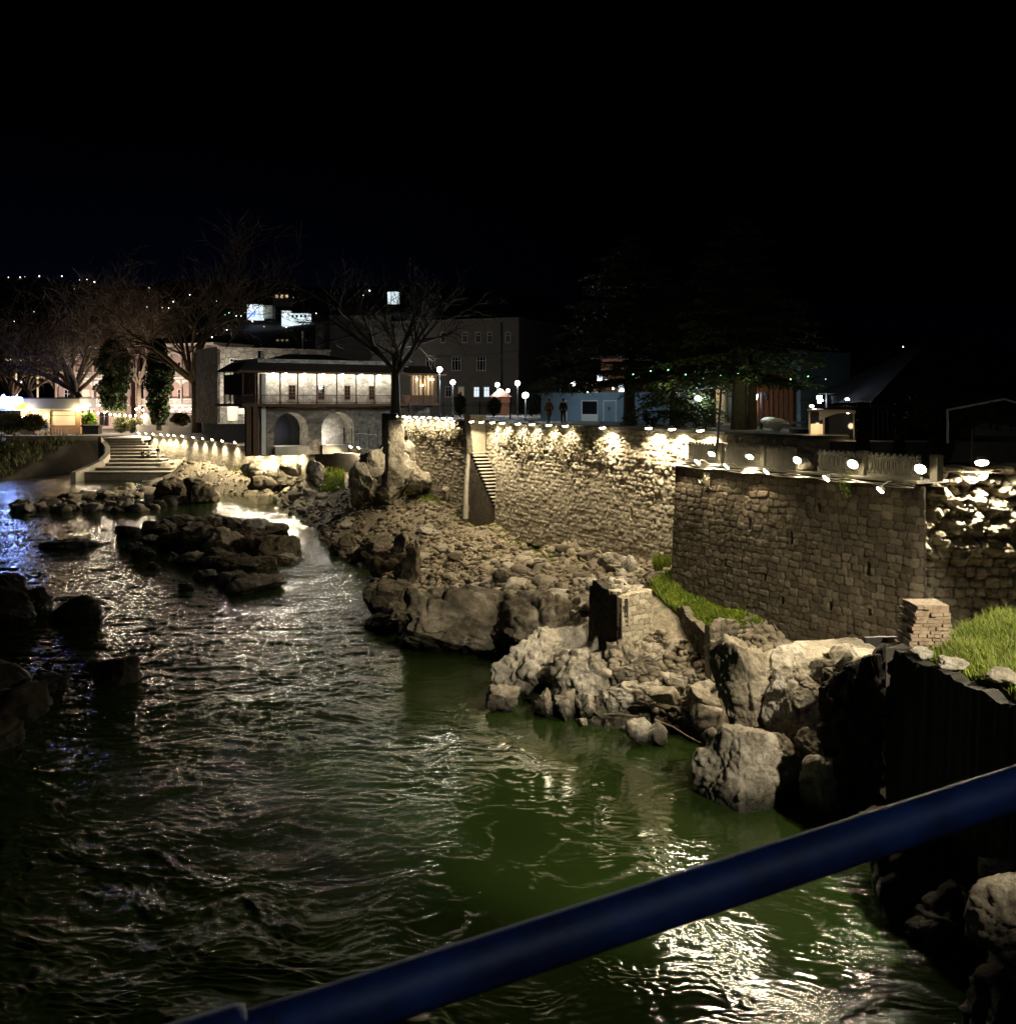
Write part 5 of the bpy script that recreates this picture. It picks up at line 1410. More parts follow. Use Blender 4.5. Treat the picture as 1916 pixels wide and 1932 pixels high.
# ================================================================== GALLERY BUILDING
def gallery():
    Fc = Facade("gallery_building", "stone house with a long timber balcony above two arches", "house", (-24.9, 100), (-7.8, 112))
    S = Fc.s; L = Fc.L
    zf, ze = 11.65, 14.85
    W = 1.7                                                         # wall plane behind the balcony front
    xs = [S(x) for x in (481, 528.5, 561.7, 597.7, 635.4, 671.8, 706.3, 738.5, 775, 800, 822)]
    up = MB(); up.span(S(511, -W), S(782, -W), W, W + 7, zf, 16.2)
    Fc.part("upper_wall", up, "gal_stone")
    lo = MB()
    a0, a1 = S(511, -W), S(722, -W)
    arches = [(S(542, -W), S(608, -W)), (S(633, -W), S(696, -W))]
    zs, zt, zb = [9.6, 9.6], 11.45, 6.4
    edges = [a0] + [v for a in arches for v in a] + [a1]
    for k in range(0, len(edges), 2): lo.span(edges[k], edges[k + 1], W, W + 2.2, zb, zt)
    for (u, v) in arches:
        c, r = (u + v) / 2, (v - u) / 2
        zsp = 10.75 - r * .95
        n = 16; prev = None
        for j in range(n + 1):
            a = math.pi * (1 - j / n); p = (c + math.cos(a) * r, zsp + math.sin(a) * r * .95)
            if prev:
                lo.extrude([prev, p, (p[0], zt), (prev[0], zt)], W, W + 2.2)
            prev = p
    Fc.part("arcade_wall", lo, "low_stone")
    for i, (u, v) in enumerate(arches):
        bk = MB(); bk.span(u - .6, v + .6, W + 2.25, W + 2.45, zb, 11.4)
        Fc.part("vault_back", bk, "glass" if i == 0 else "gal_stone")
        fl = MB(); fl.span(u, v, W - .3, W + 2.2, zb, 7.3); Fc.part("vault_floor", fl, "concrete")
        lamp_light(Fc.t, wmat(Fc.t) @ Vector((u + (v - u) * .30, W + .9, 8.0 if i else 8.6)), 150 if i else 130, (1, .95, .85), "vault_lamp")
    fl = MB(); fl.span(-1.3, L + .3, -.1, W, zf - .28, zf); Fc.part("balcony_floor", fl, "timber")
    fl = MB(); fl.span(-1.3, S(511, -W) - .02, W, W + 6, zf - .28, zf); Fc.part("side_balcony_floor", fl, "timber")
    jb = MB()
    for k in range(26): jb.span(-1 + k * .85, -.88 + k * .85, 0, W, zf - .45, zf - .285)
    Fc.part("joists", jb, "timber")
    for x in xs:
        p = MB(); p.tube([(x, 0, zf), (x, 0, ze)], .075, 8); p.box((x, 0, ze - .12), (.32, .14, .16)); p.box((x, 0, zf + .1), (.2, .2, .2))
        Fc.part("balcony_post", p, "timber")
    for y in (1.6, 3.4, 5.2):
        p = MB(); p.tube([(-1.2, y, zf), (-1.2, y, ze)], .075, 8); Fc.part("balcony_post", p, "timber")
    pb = MB(); pb.span(-1.25, -1.1, .0, 5.2, zf + .9, ze - .3)
    for k in range(14): pb.span(-1.28, -1.25, .1 + k * .36, .3 + k * .36, zf, ze - .3)
    Fc.part("side_boarding", pb, "timber")
    rl = MB(); rl.span(-1.2, L, -.03, .03, zf + .82, zf + .9); rl.span(-1.2, L, -.025, .025, zf + .08, zf + .14)
    Fc.part("balcony_rail", rl, "timber")
    bal = MB(); n = int((L + 1.2) / .16)
    for k in range(n): bal.span(-1.2 + k * .16, -1.175 + k * .16, -.015, .015, zf + .14, zf + .82)
    Fc.part("balusters", bal, "timber")
    rf = MB()
    e0, e1, yb = -1.9, L + .8, W + .3
    rf.add([(e0, -.7, ze), (e1, -.7, ze), (e1 - .6, W, ze + .95), (e0 + 1.6, W, ze + .95), (e0, 6, ze), (e0 + 1.6, 6, ze + .95), (e1, 6, ze), (e1 - .6, 6, ze + .95)],
           [(0, 1, 2, 3), (4, 0, 3, 5), (1, 6, 7, 2), (0, 4, 6, 1)])
    Fc.part("roof", rf, "roof")
    fa = MB(); fa.span(e0, e1, -.74, -.70, ze - .16, ze + .06); Fc.part("eaves_board", fa, "timber")
    hp = MB(); hp.add([(S(575, -4), 3, 16.2), (S(735, -4), 3, 16.2), (S(735, -4), 9, 16.2), (S(575, -4), 9, 16.2), (S(620, -4), 6, 16.95), (S(690, -4), 6, 16.95)], [(0, 1, 5, 4), (1, 2, 5), (2, 3, 4, 5), (3, 0, 4)])
    Fc.part("hip_roof", hp, "roof")
    ch = MB(); ch.span(S(520, -W), S(527, -W), 2.2, 3.0, 16.1, 17.0); Fc.part("chimney", ch, "old_stone")
    for x0, x1 in ((570, 583), (626, 639), (677, 688), (724, 735)):
        u, v = S(x0, -W), S(x1, -W)
        Fc.window(u, v, 12.05, 13.55, frame="timber", y=W - .02, bars=1, cross=3, fw=.06)
        sl = MB(); sl.span(u - .1, v + .1, W - .1, W - .001, 11.93, 12.03); Fc.part("sill", sl, "concrete")
    # corner pilaster and ground supports
    pp = MB(); pp.span(S(505, -.9), S(513, -.9), .7, 1.3, 6.5, ze - .2); Fc.part("pilaster", pp, "white_plaster")
    for x in (483, 470):
        pp = MB(); pp.span(S(x) - .25, S(x) + .25, .1, .6, 6.5, zf - .29); Fc.part("support", pp, "timber")
    # glazed timber bay at the right end
    g0, g1 = S(782, -.3), S(824, -.3)
    bw = MB(); bw.span(g0, g1, .35, 2.0, zf, zf + .85); Fc.part("bay_panel", bw, "timber")
    bf = MB()
    for k in range(7):
        x = g0 + (g1 - g0) * k / 6; bf.span(x - .06, x + .06, .30, .42, zf + .85, ze - .1)
    Fc.part("bay_frame", bf, "timber")
    bg = MB(); bg.span(g0, g1, .5, .54, zf + .85, ze - .1); Fc.part("bay_glass", bg, "lit_dim")
    rw = MB(); rw.span(S(722, -W) , L + .2, W + .25, 7, 6.5, zf - .3); Fc.part("ground_wall", rw, "low_stone")
    # lamps under the balcony roof
    for x in [S(q) for q in (521, 545, 580, 616, 653, 689, 722, 757)]:
        p = MB(); p.lathe((x, .75, ze - .16), [(.10, 0), (.12, .03), (.12, .08)], 10)
        Fc.part("ceiling_lamp", p, "lens_soft")
        lamp_light(Fc.t, wmat(Fc.t) @ Vector((x, .75, ze - .27)), 105, (1, .93, .82), "lamp_glow", .1)
    for q in (787, 798, 812, 818):
        b = MB(); b.ball((S(q), .12, 14.3 if q != 798 else 13.6), .10, 8, 6); Fc.part("hanging_bulb", b, "warm_bulb")
    lamp_light(Fc.t, wmat(Fc.t) @ Vector((S(800), -.3, 14.0)), 60, (1, .85, .6), "bulb_glow")
gallery()

# ================================================================== OTHER HOUSES
def old_house():
    Fc = Facade("stone_house", "two storey old stone block house left of the balcony house", "house", at(411, 0, 128).xy, at(622, 0, 136).xy)
    S = Fc.s
    w = MB(); w.span(0, Fc.L, 0, 10, 9.0, 18.5); w.span(-.15, Fc.L + .15, -.15, 10.1, 18.5, 18.75); Fc.part("wall", w, "old_stone")
    for x0, x1, y0, y1 in ((433, 447, 676, 696), (473, 487, 676, 697), (530, 542, 678, 696)):
        Fc.window(S(x0), S(x1), Fc.z(x0, y1), Fc.z(x0, y0), y=-.02, fw=.1)
    for x0, x1, y0, y1 in ((428, 448, 758, 785), (467, 480, 768, 786)):
        p = MB(); u, v = S(x0), S(x1); z1 = Fc.z(x0, y0)
        p.span(u, u + .25, -.12, -.001, 9.4, z1); p.span(v - .25, v, -.12, -.001, 9.4, z1); p.span(u + .25, v - .25, -.12, -.001, z1 - .25, z1)
        d_ = Fc.part("door_surround", p, "white_plaster")
        q = MB(); q.span(u + .25, v - .25, -.05, -.002, 9.4, z1 - .25); Fc.part("door", q, "lit_warm", d_)
    b = MB(); b.span(S(449), S(465), -.10, -.001, 10.2, 11.6); Fc.part("notice_panel", b, "white_plaster")
    p = MB(); p.tube([(.15, -.12, 9.3), (.15, -.12, 18.4)], .06, 6); Fc.part("drainpipe", p, "iron")
    c = MB(); c.span(S(575), S(577.5), 1, 1.3, 18.7, 21.2); Fc.part("chimney", c, "old_stone")
    lamp_light(Fc.t, wmat(Fc.t) @ Vector((S(438), -4.5, 13.5)), 1400, (1, .93, .8), "street_glow")
old_house()

def tall_block():
    Fc = Facade("tall_block", "blank grey rendered building rising behind the balcony house", "building", at(622, 0, 142).xy, at(738, 0, 142).xy)
    w = MB(); w.span(0, Fc.L, 0, 12, 9.0, 23.6); Fc.part("wall", w, "plaster")
    s = MB(); s.span(-2.3, -.003, 1.5, 12, 9.0, 23.4); Fc.part("side_block", s, "old_stone")
    for z in (16.4, 18.6): 
        c = MB(); c.span(0, Fc.L, -.1, -.001, z, z + .18); Fc.part("cornice", c, "plaster")
    c = MB(); c.span(-.1, Fc.L + .1, -.15, 12, 23.6, 23.85); Fc.part("parapet", c, "plaster")
    v = MB(); v.span(Fc.s(669), Fc.s(675), .5, 1.3, 15, 18); Fc.part("flue", v, "grey_concrete")
tall_block()

def long_house():
    Fc = Facade("town_building", "long dim three storey building with white framed windows behind the globe lamps", "building", at(744, 0, 137).xy, at(978, 0, 130).xy)
    S = Fc.s
    w = MB(); w.span(0, Fc.L, 0, 14, 9.0, 22.3); w.span(0, Fc.L, -.2, -.002, 17.5, 17.75); Fc.part("wall", w, "plaster")
    c = MB(); c.span(-.2, Fc.L + .2, -.35, 14, 22.3, 22.6); Fc.part("cornice", c, "plaster")
    for x in (836, 877, 902, 924, 958): Fc.window(S(x - 5), S(x + 5), Fc.z(x, 647), Fc.z(x, 626), y=-.02, fw=.12)
    for x in (812, 861, 908): Fc.window(S(x - 9), S(x + 9), Fc.z(x, 700), Fc.z(x, 671), y=-.02, fw=.14, bars=2)
    for x, pn in ((870, "lit_dim"), (899, "lit_cool"), (918, "lit_cool"), (846, "glass")): Fc.window(S(x - 6), S(x + 6), Fc.z(x, 750), Fc.z(x, 729), y=-.02, pane=pn, fw=.12)
    d_ = MB(); d_.tube([(S(946), -.1, 10), (S(946), -.1, 22)], .07, 6); Fc.part("drainpipe", d_, "iron")
    ad = MB(); ad.span(S(953), S(964), -.3, -.002, Fc.z(958, 760), Fc.z(958, 735)); Fc.part("meter_box", ad, "plaster")
long_house()

def balcony_house(name, label, x0, x1, d0, d1, seed):
    Fc = Facade(name, label, "house", at(x0, 0, d0).xy, at(x1, 0, d1).xy)
    L = Fc.L
    w = MB(); w.span(0, L, 1.6, 10, 6.4, 22.2); Fc.part("wall", w, "pink_plaster")
    c = MB(); c.span(-.3, L + .3, -.2, 10.2, 22.2, 22.6); Fc.part("cornice", c, "white_plaster")
    n = max(2, int(L / 3.4))
    for z0 in (11.2, 16.4):
        f = MB(); f.span(-.1, L + .1, -.1, 1.6, z0 - .35, z0); Fc.part("balcony_floor", f, "white_plaster")
        r = MB(); r.span(0, L, -.05, .05, z0 + .95, z0 + 1.08)
        for k in range(int(L / .3)): r.span(k * .3, k * .3 + .12, -.03, .03, z0 + .1, z0 + .95)
        Fc.part("balcony_rail", r, "white_plaster")
        for k in range(n + 1):
            x = L * k / n; p = MB(); p.box((x, 0, z0 + 2.2), (.35, .35, 4.4)); Fc.part("pillar", p, "pink_plaster")
        for k in range(n):
            a, b = L * k / n + .18, L * (k + 1) / n - .18; cc, r_ = (a + b) / 2, (b - a) / 2; top = z0 + 4.6
            m = MB(); prev = None
            for j in range(13):
                an = math.pi * (1 - j / 12); p = (cc + math.cos(an) * r_, z0 + 3.2 + math.sin(an) * min(r_, 1.15))
                if prev: m.extrude([prev, p, (p[0], top), (prev[0], top)], -.12, .12)
                prev = p
            Fc.part("arch", m, "white_plaster")
            Fc.window(cc - .7, cc + .7, z0 + .3, z0 + 2.9, pane="lit_dim" if (k + int(z0) + seed) % 3 == 0 else "glass", y=1.58, fw=.12)
    for k in range(n):
        x = L * (k + .5) / n; Fc.window(x - .9, x + .9, 6.9, 9.6, pane="lit_dim" if k % 2 else "glass", y=1.58, frame="timber", fw=.12)
    lamp_light(Fc.t, wmat(Fc.t) @ Vector((L * .5, -7, 10.5)), 3800, (1, .82, .7), "street_glow")
    return Fc
balcony_house("balcony_house", "pinkish house with arched balconies behind the bare trees, left of the ivy trees", 106, 244, 198, 200, 0)
balcony_house("balcony_house", "pinkish balcony house seen between the dark ivy trees and the big bare tree", 258, 402, 196, 186, 1)

# ================================================================== CAFE
def cafe():
    Fc = Facade("cafe", "low brick cafe with a plain grey fascia and glowing script sign", "cafe", at(-120, 0, 166).xy, at(154, 0, 169).xy)
    S = Fc.s; zb = 6.4
    zr1, zr0 = 12.25, 10.6
    f = MB(); f.span(0, Fc.L, -1.2, 9, zr0, zr1); Fc.part("fascia", f, "cafe_fascia")
    f = MB(); f.span(-.1, Fc.L + .1, -1.3, 9.1, zr1, zr1 + .2); Fc.part("roof", f, "iron")
    f = MB(); f.span(0, Fc.L, -.9, 8, zr0 - .3, zr0 - .003); Fc.part("soffit", f, "white_plaster")
    for x0, x1 in ((-60, -40), (40, 55), (81, 95), (144, 153)):
        p = MB(); p.span(S(x0), S(x1), -.35, .25, zb, zr0 - .3); Fc.part("brick_pillar", p, "brick")
    for x0, x1, pn in ((-40, 40, "glass"), (55, 81, "lit_dim"), (95, 144, "lit_dim"), (-118, -60, "glass")):
        Fc.window(S(x0) + .02, S(x1) - .02, zb + 1.3, zr0 - .32, pane=pn, frame="iron", y=.1, bars=0, fw=.12)
        p = MB(); p.span(S(x0) + .01, S(x1) - .01, -.1, .2, zb, zb + 1.29); Fc.part("dado", p, "brick")
    bw = MB(); bw.span(0, Fc.L, 4, 8, zb, zr0 - .3); Fc.part("rear_wall", bw, "brick")
    for x in (46, 88):
        p = MB(); p.span(S(x) - .12, S(x) + .12, -.55, -.36, 8.5, 9.0); l = Fc.part("wall_lamp", p, "iron")
        b = MB(); b.ball((S(x), -.5, 9.25), (.22, .22, .28), 10, 8); Fc.part("lamp_shade", b, "warm_bulb", l)
        lamp_light(Fc.t, wmat(Fc.t) @ Vector((S(x), -.95, 9.4)), 200, (1, .75, .45), "wall_glow")
    for x in (57, 151):
        b = MB(); b.ball((S(x), -1.0, 10.42), .28, 10, 8); Fc.part("eaves_lamp", b, "warm_bulb")
        lamp_light(Fc.t, wmat(Fc.t) @ Vector((S(x), -1.7, 10.2)), 380, (1, .8, .45), "eaves_glow")
    # script sign: A r g o
    u = S(0); w = (S(47) - S(0))
    def stroke(pts, rad=.17):
        q = []
        for i in range(len(pts) - 1):
            for k in range(6):
                t_ = k / 6.0
                p0 = pts[max(i - 1, 0)]; p1 = pts[i]; p2 = pts[i + 1]; p3 = pts[min(i + 2, len(pts) - 1)]
                q.append(tuple(.5 * ((2 * p1[j]) + (-p0[j] + p2[j]) * t_ + (2 * p0[j] - 5 * p1[j] + 4 * p2[j] - p3[j]) * t_ ** 2 + (-p0[j] + 3 * p1[j] - 3 * p2[j] + p3[j]) * t_ ** 3) for j in (0, 1)))
        q.append(pts[-1])
        return [(u + w * (x + .22 * y * .55), z) for x, y in q for z in [11.45 + 2.35 * y]]
    strokes = [[(-.02, -.08), (.06, .10), (.14, .36), (.19, .58), (.205, .30), (.21, .0)], [(.06, .18), (.16, .22), (.25, .24)],
               [(.29, .36), (.33, .42), (.35, .28), (.34, .0)], [(.35, .25), (.40, .38), (.47, .36)],
               [(.66, .34), (.58, .42), (.50, .26), (.54, .04), (.62, .10), (.67, .36), (.64, .0), (.58, -.30), (.50, -.36), (.46, -.24)],
               [(.84, .38), (.74, .30), (.74, .06), (.84, .0), (.93, .14), (.92, .34), (.84, .38), (.96, .34)]]
    for col, rad, y in (("neon_blue", .20, -1.32), ("neon_white", .17, -1.50)):
        m = MB()
        for st_ in strokes:
            m.tube([(x, y, z) for x, z in stroke(st_)], rad, 8)
        Fc.part("letter_backing" if col == "neon_blue" else "lettering", m, col)
    y_ = MB(); y_.span(S(31), S(35.5), -1.42, -1.24, 10.75, 11.6); y_.span(S(36), S(53), -1.42, -1.24, 10.62, 11.62); Fc.part("yellow_sign", y_, "neon_yellow")
    lamp_light(Fc.t, wmat(Fc.t) @ Vector((S(20), -2.6, 11.6)), 1300, (.25, .4, 1.0), "sign_glow", .5)
    ac = MB(); ac.span(S(82), S(97.5), -1.6, -1.0, 6.9, 8.3); a_ = Fc.part("air_conditioner", ac, "white_paint")
    fan = MB(); fan.tube([(S(90), -1.61, 7.6), (S(90), -1.66, 7.6)], .45, 16); Fc.part("fan_grille", fan, "iron", a_)
    # terrace rail
    rl = MB(); rl.span(0, S(146), -3.1, -3.0, 7.35, 7.45); rl.span(0, S(146), -3.1, -3.0, 6.3, 6.4)
    for k in range(int(S(146) / .45)): rl.span(k * .45, k * .45 + .07, -3.08, -3.02, 6.4, 7.35)
    Fc.part("terrace_rail", rl, "white_paint")
    sl = MB(); sl.span(0, Fc.L + .5, -3.6, -1.0, 5.9, 6.28); Fc.part("terrace_slab", sl, "concrete")
    sg = MB(); sg.span(S(52), S(79), -3.45, -3.3, 5.6, 7.5); Fc.part("canvas_panel", sg, "concrete")
cafe()
kp = MB(); p = at(174, 815, 168); kp.box((p.x, p.y, 6.5), (2.6, 1.6, 2.2)); kp.box((p.x, p.y, 7.75), (3.0, 2.0, .28))
solo("gate_pier", kp, M["dark_concrete"], "dark square pier with a white cap between cafe and terrace steps", "pier")
for i, (x0, y0, x1, y1) in enumerate([(228, 826, 244, 859), (246, 826, 262, 866), (268, 824, 284, 858), (140, 822, 160, 870), (178, 820, 184, 866), (112, 822, 118, 862)]):
    k = (0.46 if i < 3 else .6)
    a = at(120 + (x0 - 120) * .5, y0, 164.5); b = at(120 + (x1 - 120) * .5, y1 + 2, 160.5)
    mb = MB(); mb.tube([a, b], .09, 6); solo("leaning_pole", mb, M["timber"], "thin pole leaning against the dark bank below the cafe terrace", "pole", "leaning poles below the cafe terrace")

# ================================================================== TERRACE STEPS
def terrace():
    A = on(206, 890, 2.5)
    t = thing("terrace_steps", "broad pale terrace of seating steps leading down to the river", "steps", (A.x, A.y, 0))
    n = 11
    rows = [(138, 320, 890), (170, 308, 882), (196, 300, 874), (205, 292, 866.5), (206, 286, 859.5), (206, 280, 853), (206, 274, 847), (205, 268, 841), (203, 263, 835.5), (200, 258, 830.5), (196, 254, 826)]
    zs = [2.5 + 3.9 * k / (n - 1) for k in range(n)]
    for k, ((x0, x1, y), z) in enumerate(zip(rows, zs)):
        a = on(x0, y, z); b = on(x1, y, z); zb = -0.6 if k == 0 else zs[k - 1] - .02
        nx = on(rows[min(k + 1, n - 1)][0], rows[min(k + 1, n - 1)][2], zs[min(k + 1, n - 1)]).y if k < n - 1 else a.y + 9
        m = MB(); m.prism([(a.x, a.y), (b.x + 1, a.y), (b.x + 1, nx + .5), (a.x, nx + .5)], zb, z - .10)
        tr = m.build("riser", M["grey_concrete"], t, world=True)
        m = MB(); m.prism([(a.x - .1, a.y - .15), (b.x + 1.1, a.y - .15), (b.x + 1.1, nx + .45), (a.x - .1, nx + .45)], z - .099, z)
        m.build("tread", M["concrete"], t, world=True)
    # curved parapet on the left
    pts = [on(138, 891, 2.6), on(165, 880, 3.1), on(190, 868, 3.8), on(203, 855, 4.5), on(203, 843, 5.2), on(196, 832, 5.95), on(188, 824, 6.6)]
    m = MB(); 
    for a, b in zip(pts[:-1], pts[1:]):
        d_ = (b - a).xy.normalized(); nn = Vector((-d_.y, d_.x)) * .35
        m.add([(a.x - nn.x, a.y - nn.y, -.5), (b.x - nn.x, b.y - nn.y, -.5), (b.x + nn.x, b.y + nn.y, -.5), (a.x + nn.x, a.y + nn.y, -.5), (a.x - nn.x, a.y - nn.y, a.z), (b.x - nn.x, b.y - nn.y, b.z), (b.x + nn.x, b.y + nn.y, b.z), (a.x + nn.x, a.y + nn.y, a.z)],
              [(3, 2, 1, 0), (4, 5, 6, 7), (0, 1, 5, 4), (1, 2, 6, 5), (2, 3, 7, 6), (3, 0, 4, 7)])
    m.build("parapet", M["concrete"], t, world=True)
    # sandy apron at the foot on the right
    return t
terrace()
# dark concrete wall and fences in front of the old houses
def wall_box(name, A, B, z0, z1, th, mat, label):
    e = (B - A); L = e.length
    mb = MB(); c = (A + B) / 2; mb.box((c.x, c.y, (z0 + z1) / 2), (L, th, z1 - z0), rz=math.atan2(e.y, e.x))
    return solo(name, mb, M[mat], label, "wall")
def xy(v, z=0): return Vector((v.x, v.y, z))
wall_box("concrete_wall", xy(at(362, 0, 156)), xy(at(503, 0, 128)), 5.8, 9.8, .4, "grey_concrete", "tall plain dark concrete wall behind the long row of low lamps")
wall_box("concrete_wall", xy(at(258, 0, 171)), xy(at(362, 0, 157)), 5.8, 7.9, .4, "concrete", "lower pale concrete wall between the terrace steps and the tall dark one")

def fence(name, pts, z0, h, step, label, spear=False, mat="iron"):
    A = pts[0]; t = thing(name, label, "fence", (A.x, A.y, z0))
    r = MB(); pk = MB(); acc = 0
    for a, b in zip(pts[:-1], pts[1:]):
        e = b - a; L = math.hypot(e.x, e.y); n = max(1, int(L / step)); rz = math.atan2(e.y, e.x)
        for zz in (.12, h * .86): r.box(((a.x + b.x) / 2, (a.y + b.y) / 2, z0 + zz), (L, .04, .05), rz=rz)
        for k in range(n):
            p = a + e * ((k + .5) / n); pk.box((p.x, p.y, z0 + h / 2), (.026, .026, h), rz=rz)
            if spear: pk.box((p.x, p.y, z0 + h + .08), (.07, .05, .18), rz=rz, top=.05)
        m = max(1, int(L / 2.4))
        for k in range(m + 1):
            p = a + e * (k / m); mb = MB(); mb.box((p.x, p.y, z0 + h * .54), (.08, .08, h * 1.08), rz=rz); mb.ball((p.x, p.y, z0 + h * 1.1), .06, 8, 6)
            mb.build("post", M[mat], t, world=True)
    r.build("rails", M[mat], t, world=True); pk.build("pickets", M[mat], t, world=True)
    return t
fence("iron_fence", [xy(at(392, 0, 150)), xy(at(503, 0, 128))], 9.8, 1.1, .16, "thin iron fence on top of the tall dark concrete wall")
fence("iron_fence", [xy(at(500, 0, 109)), xy(at(606, 0, 106.5))], 6.9, 1.4, .22, "thin iron fence in front of the left arch")
fence("iron_fence", [xy(at(634, 0, 112)), xy(at(712, 0, 101))], 6.9, 1.9, .75, "tall arrow topped iron fence in front of the right arch", spear=True)
fence("iron_fence", [xy(at(772, 0, 92)), xy(at(905, 0, 90)), xy(at(1022, 0, 86))], PROM, 1.35, .15, "long black picket fence along the promenade under the globe lamps", spear=True)

# ================================================================== PROMENADE THINGS
def globe_lamp(x, y, d, power, label, r=.2, color=(.9, .96, 1.0), base=None, name="street_lamp", group="globe street lamps"):
    p = at(x, y, d); base = PROM if base is None else base
    t = thing(name, label, "street lamp", (p.x, p.y, base), 0, group)
    m = MB(); m.lathe((0, 0, 0), [(.13, 0), (.13, .3), (.08, .4), (.05, .6), (.04, p.z - base - r - .05), (.09, p.z - base - r - .02), (.09, p.z - base - r + .03)], 10); m.build("pole", M["iron"], t)
    g_ = MB(); g_.ball((0, 0, p.z - base), r, 14, 10); g_.build("globe", M["globe"], t, smooth=True)
    if power:
        lo = lamp_light(t, p - Vector((0, .32, 0.05)), power, color, "globe_glow", .15)
    return t
globe_lamp(829, 697, 97, 1200, "tallest globe street lamp right beside the balcony house", .26)
globe_lamp(854, 721, 98, 900, "globe street lamp second from the balcony house", .24)
globe_lamp(938, 726, 112, 1000, "globe street lamp above the little red roofed booth", .25)
globe_lamp(958, 737, 118, 60, "small globe street lamp between two brighter ones", .2)
globe_lamp(976, 723, 108, 1000, "globe street lamp right of the little red roofed booth", .27)
globe_lamp(991, 746, 76, 420, "low bluish globe lamp near the pale blue kiosk", .24, (.75, .95, 1.0))
globe_lamp(1316, 752, 60, 160, "round globe lamp in front of the bluish wall between cedar trunks", .18, (.8, .92, 1.0))
for x, y, lb in ((874, 778, "small ground lamp behind the fence"), (914, 770, "x"),):
    pass

def lantern(x, y, d, label, power):
    p = at(x, y, d); t = thing("street_lantern", label, "street lamp", (p.x + .22, p.y, 9.2 if d < 50 else PROM))
    b = t.location.z
    m = MB(); m.lathe((0, 0, 0), [(.10, 0), (.10, .5), (.055, .7), (.045, p.z - b + .25)], 10); m.box((0, 0, p.z - b + .2), (.75, .04, .05)); m.build("pole", M["iron"], t)
    for s, mt in ((-1, "globe"), (1, "glass")):
        h = MB(); h.box((s * .3, 0, p.z - b + .16), (.26, .26, .05), top=.4); hd = h.build("lantern_cap", M["iron"], t)
        g_ = MB(); g_.lathe((s * .3, 0, p.z - b - .2), [(.07, 0), (.12, .32)], 6); g_.build("lantern_glass", M[mt], hd)
    if power: lamp_light(t, p - Vector((.1, .35, .05)), power, (.8, .93, 1.0), "lantern_glow", .12)
lantern(1549, 752, 44, "double headed street lantern standing in front of the arched pavilion", 50)
lantern(1428, 748, 58, "double headed lantern before the red brown boarded front", 40)

def booth():
    p = at(944, 775, 112); t = thing("red_booth", "little booth with a red tiled roof behind the promenade fence", "booth", (p.x, p.y, PROM))
    m = MB(); m.box((0, 0, 1.0), (2.0, 2.0, 2.0)); m.build("wall", M["red_timber"], t)
    m = MB(); m.box((0, 0, 2.45), (2.6, 2.6, .9), top=.12); m.build("roof", M["red_timber"], t)
booth()

def kiosk():
    Fc = Facade("kiosk", "low pale blue flat roofed kiosk with white doors behind two walkers", "kiosk", at(1020, 0, 83).xy, at(1236, 0, 77).xy)
    S = Fc.s
    w = MB(); w.span(0, Fc.L, 0, 4, PROM - .1, 12.45); Fc.part("wall", w, "blue_panel")
    r = MB(); r.span(-.2, Fc.L + .1, -.25, 4.2, 12.45, 12.6); Fc.part("roof", r, "blue_panel")
    for x0, x1, pn in ((1062, 1070, "white_paint"), (1097, 1128, "glass"), (1138, 1163, "blue_panel")):
        u, v = S(x0), S(x1); f = MB()
        f.span(u, u + .07, -.06, -.001, PROM, 12.0); f.span(v - .07, v, -.06, -.001, PROM, 12.0); f.span(u + .07, v - .07, -.06, -.001, 11.92, 12.0)
        if pn == "glass": f.span(u + .07, v - .07, -.06, -.001, PROM, 10.9)
        d_ = Fc.part("door", f, "white_paint")
        g_ = MB(); g_.span(u + .07, v - .07, -.03, -.002, 10.9 if pn == "glass" else PROM, 11.92); Fc.part("pane", g_, pn, d_)
    em = MB(); c = S(1149)
    em.extrude([(c + .16 * math.cos(a) * (1 if k % 2 else .6), 11.35 + .2 * math.sin(a) * (1 if k % 2 else .6)) for k, a in enumerate([2 * math.pi * j / 12 for j in range(12)])], -.045, -.03); Fc.part("emblem", em, "red_timber")
    # roof terrace
    rl = MB()
    for z in (13.5, 13.05, 12.75): rl.tube([(0, .1, z), (S(1165), .1, z)], .022, 5)
    for k in range(9): rl.tube([(S(1165) * k / 8, .1, 12.6), (S(1165) * k / 8, .1, 13.5)], .028, 5)
    Fc.part("terrace_rail", rl, "iron")
    for x0, x1, y0, y1, mt in ((1029, 1052, 718, 740, "lit_dim"), (1052, 1061, 702, 718, "lit_cool"), (1067, 1070, 712, 720, "lit_cool"), (1093, 1122, 724, 738, "lit_white"), (1112, 1126, 714, 730, "lit_cool"), (1128, 1140, 700, 720, "lit_dim")):
        g_ = MB(); g_.span(S(x0, -3), S(x1, -3), 3.0, 3.08, Fc.z(x0, y1, -3), Fc.z(x0, y0, -3)); Fc.part("lit_panel", g_, mt)
    cn = MB(); cn.span(S(1052, -3.3), S(1150, -3.3), 3.3, 4.0, 12.6, 15.4); Fc.part("upper_room", cn, "red_timber")
    ro = MB(); ro.span(S(1048, -3), S(1155, -3), 2.2, 4.2, 15.4, 15.6); Fc.part("upper_roof", ro, "iron")
    for x, y in ((1044, 723), (1141, 725), (1071, 740), (1120, 732)):
        b = MB(); b.ball((S(x, -1.5), 1.5, Fc.z(x, y, -1.5)), .09 if x != 1044 else .2, 8, 6); Fc.part("bulb", b, "globe")
    lamp_light(Fc.t, wmat(Fc.t) @ Vector((S(1080), .9, 14.2)), 60, (.9, .95, 1), "terrace_glow")
kiosk()

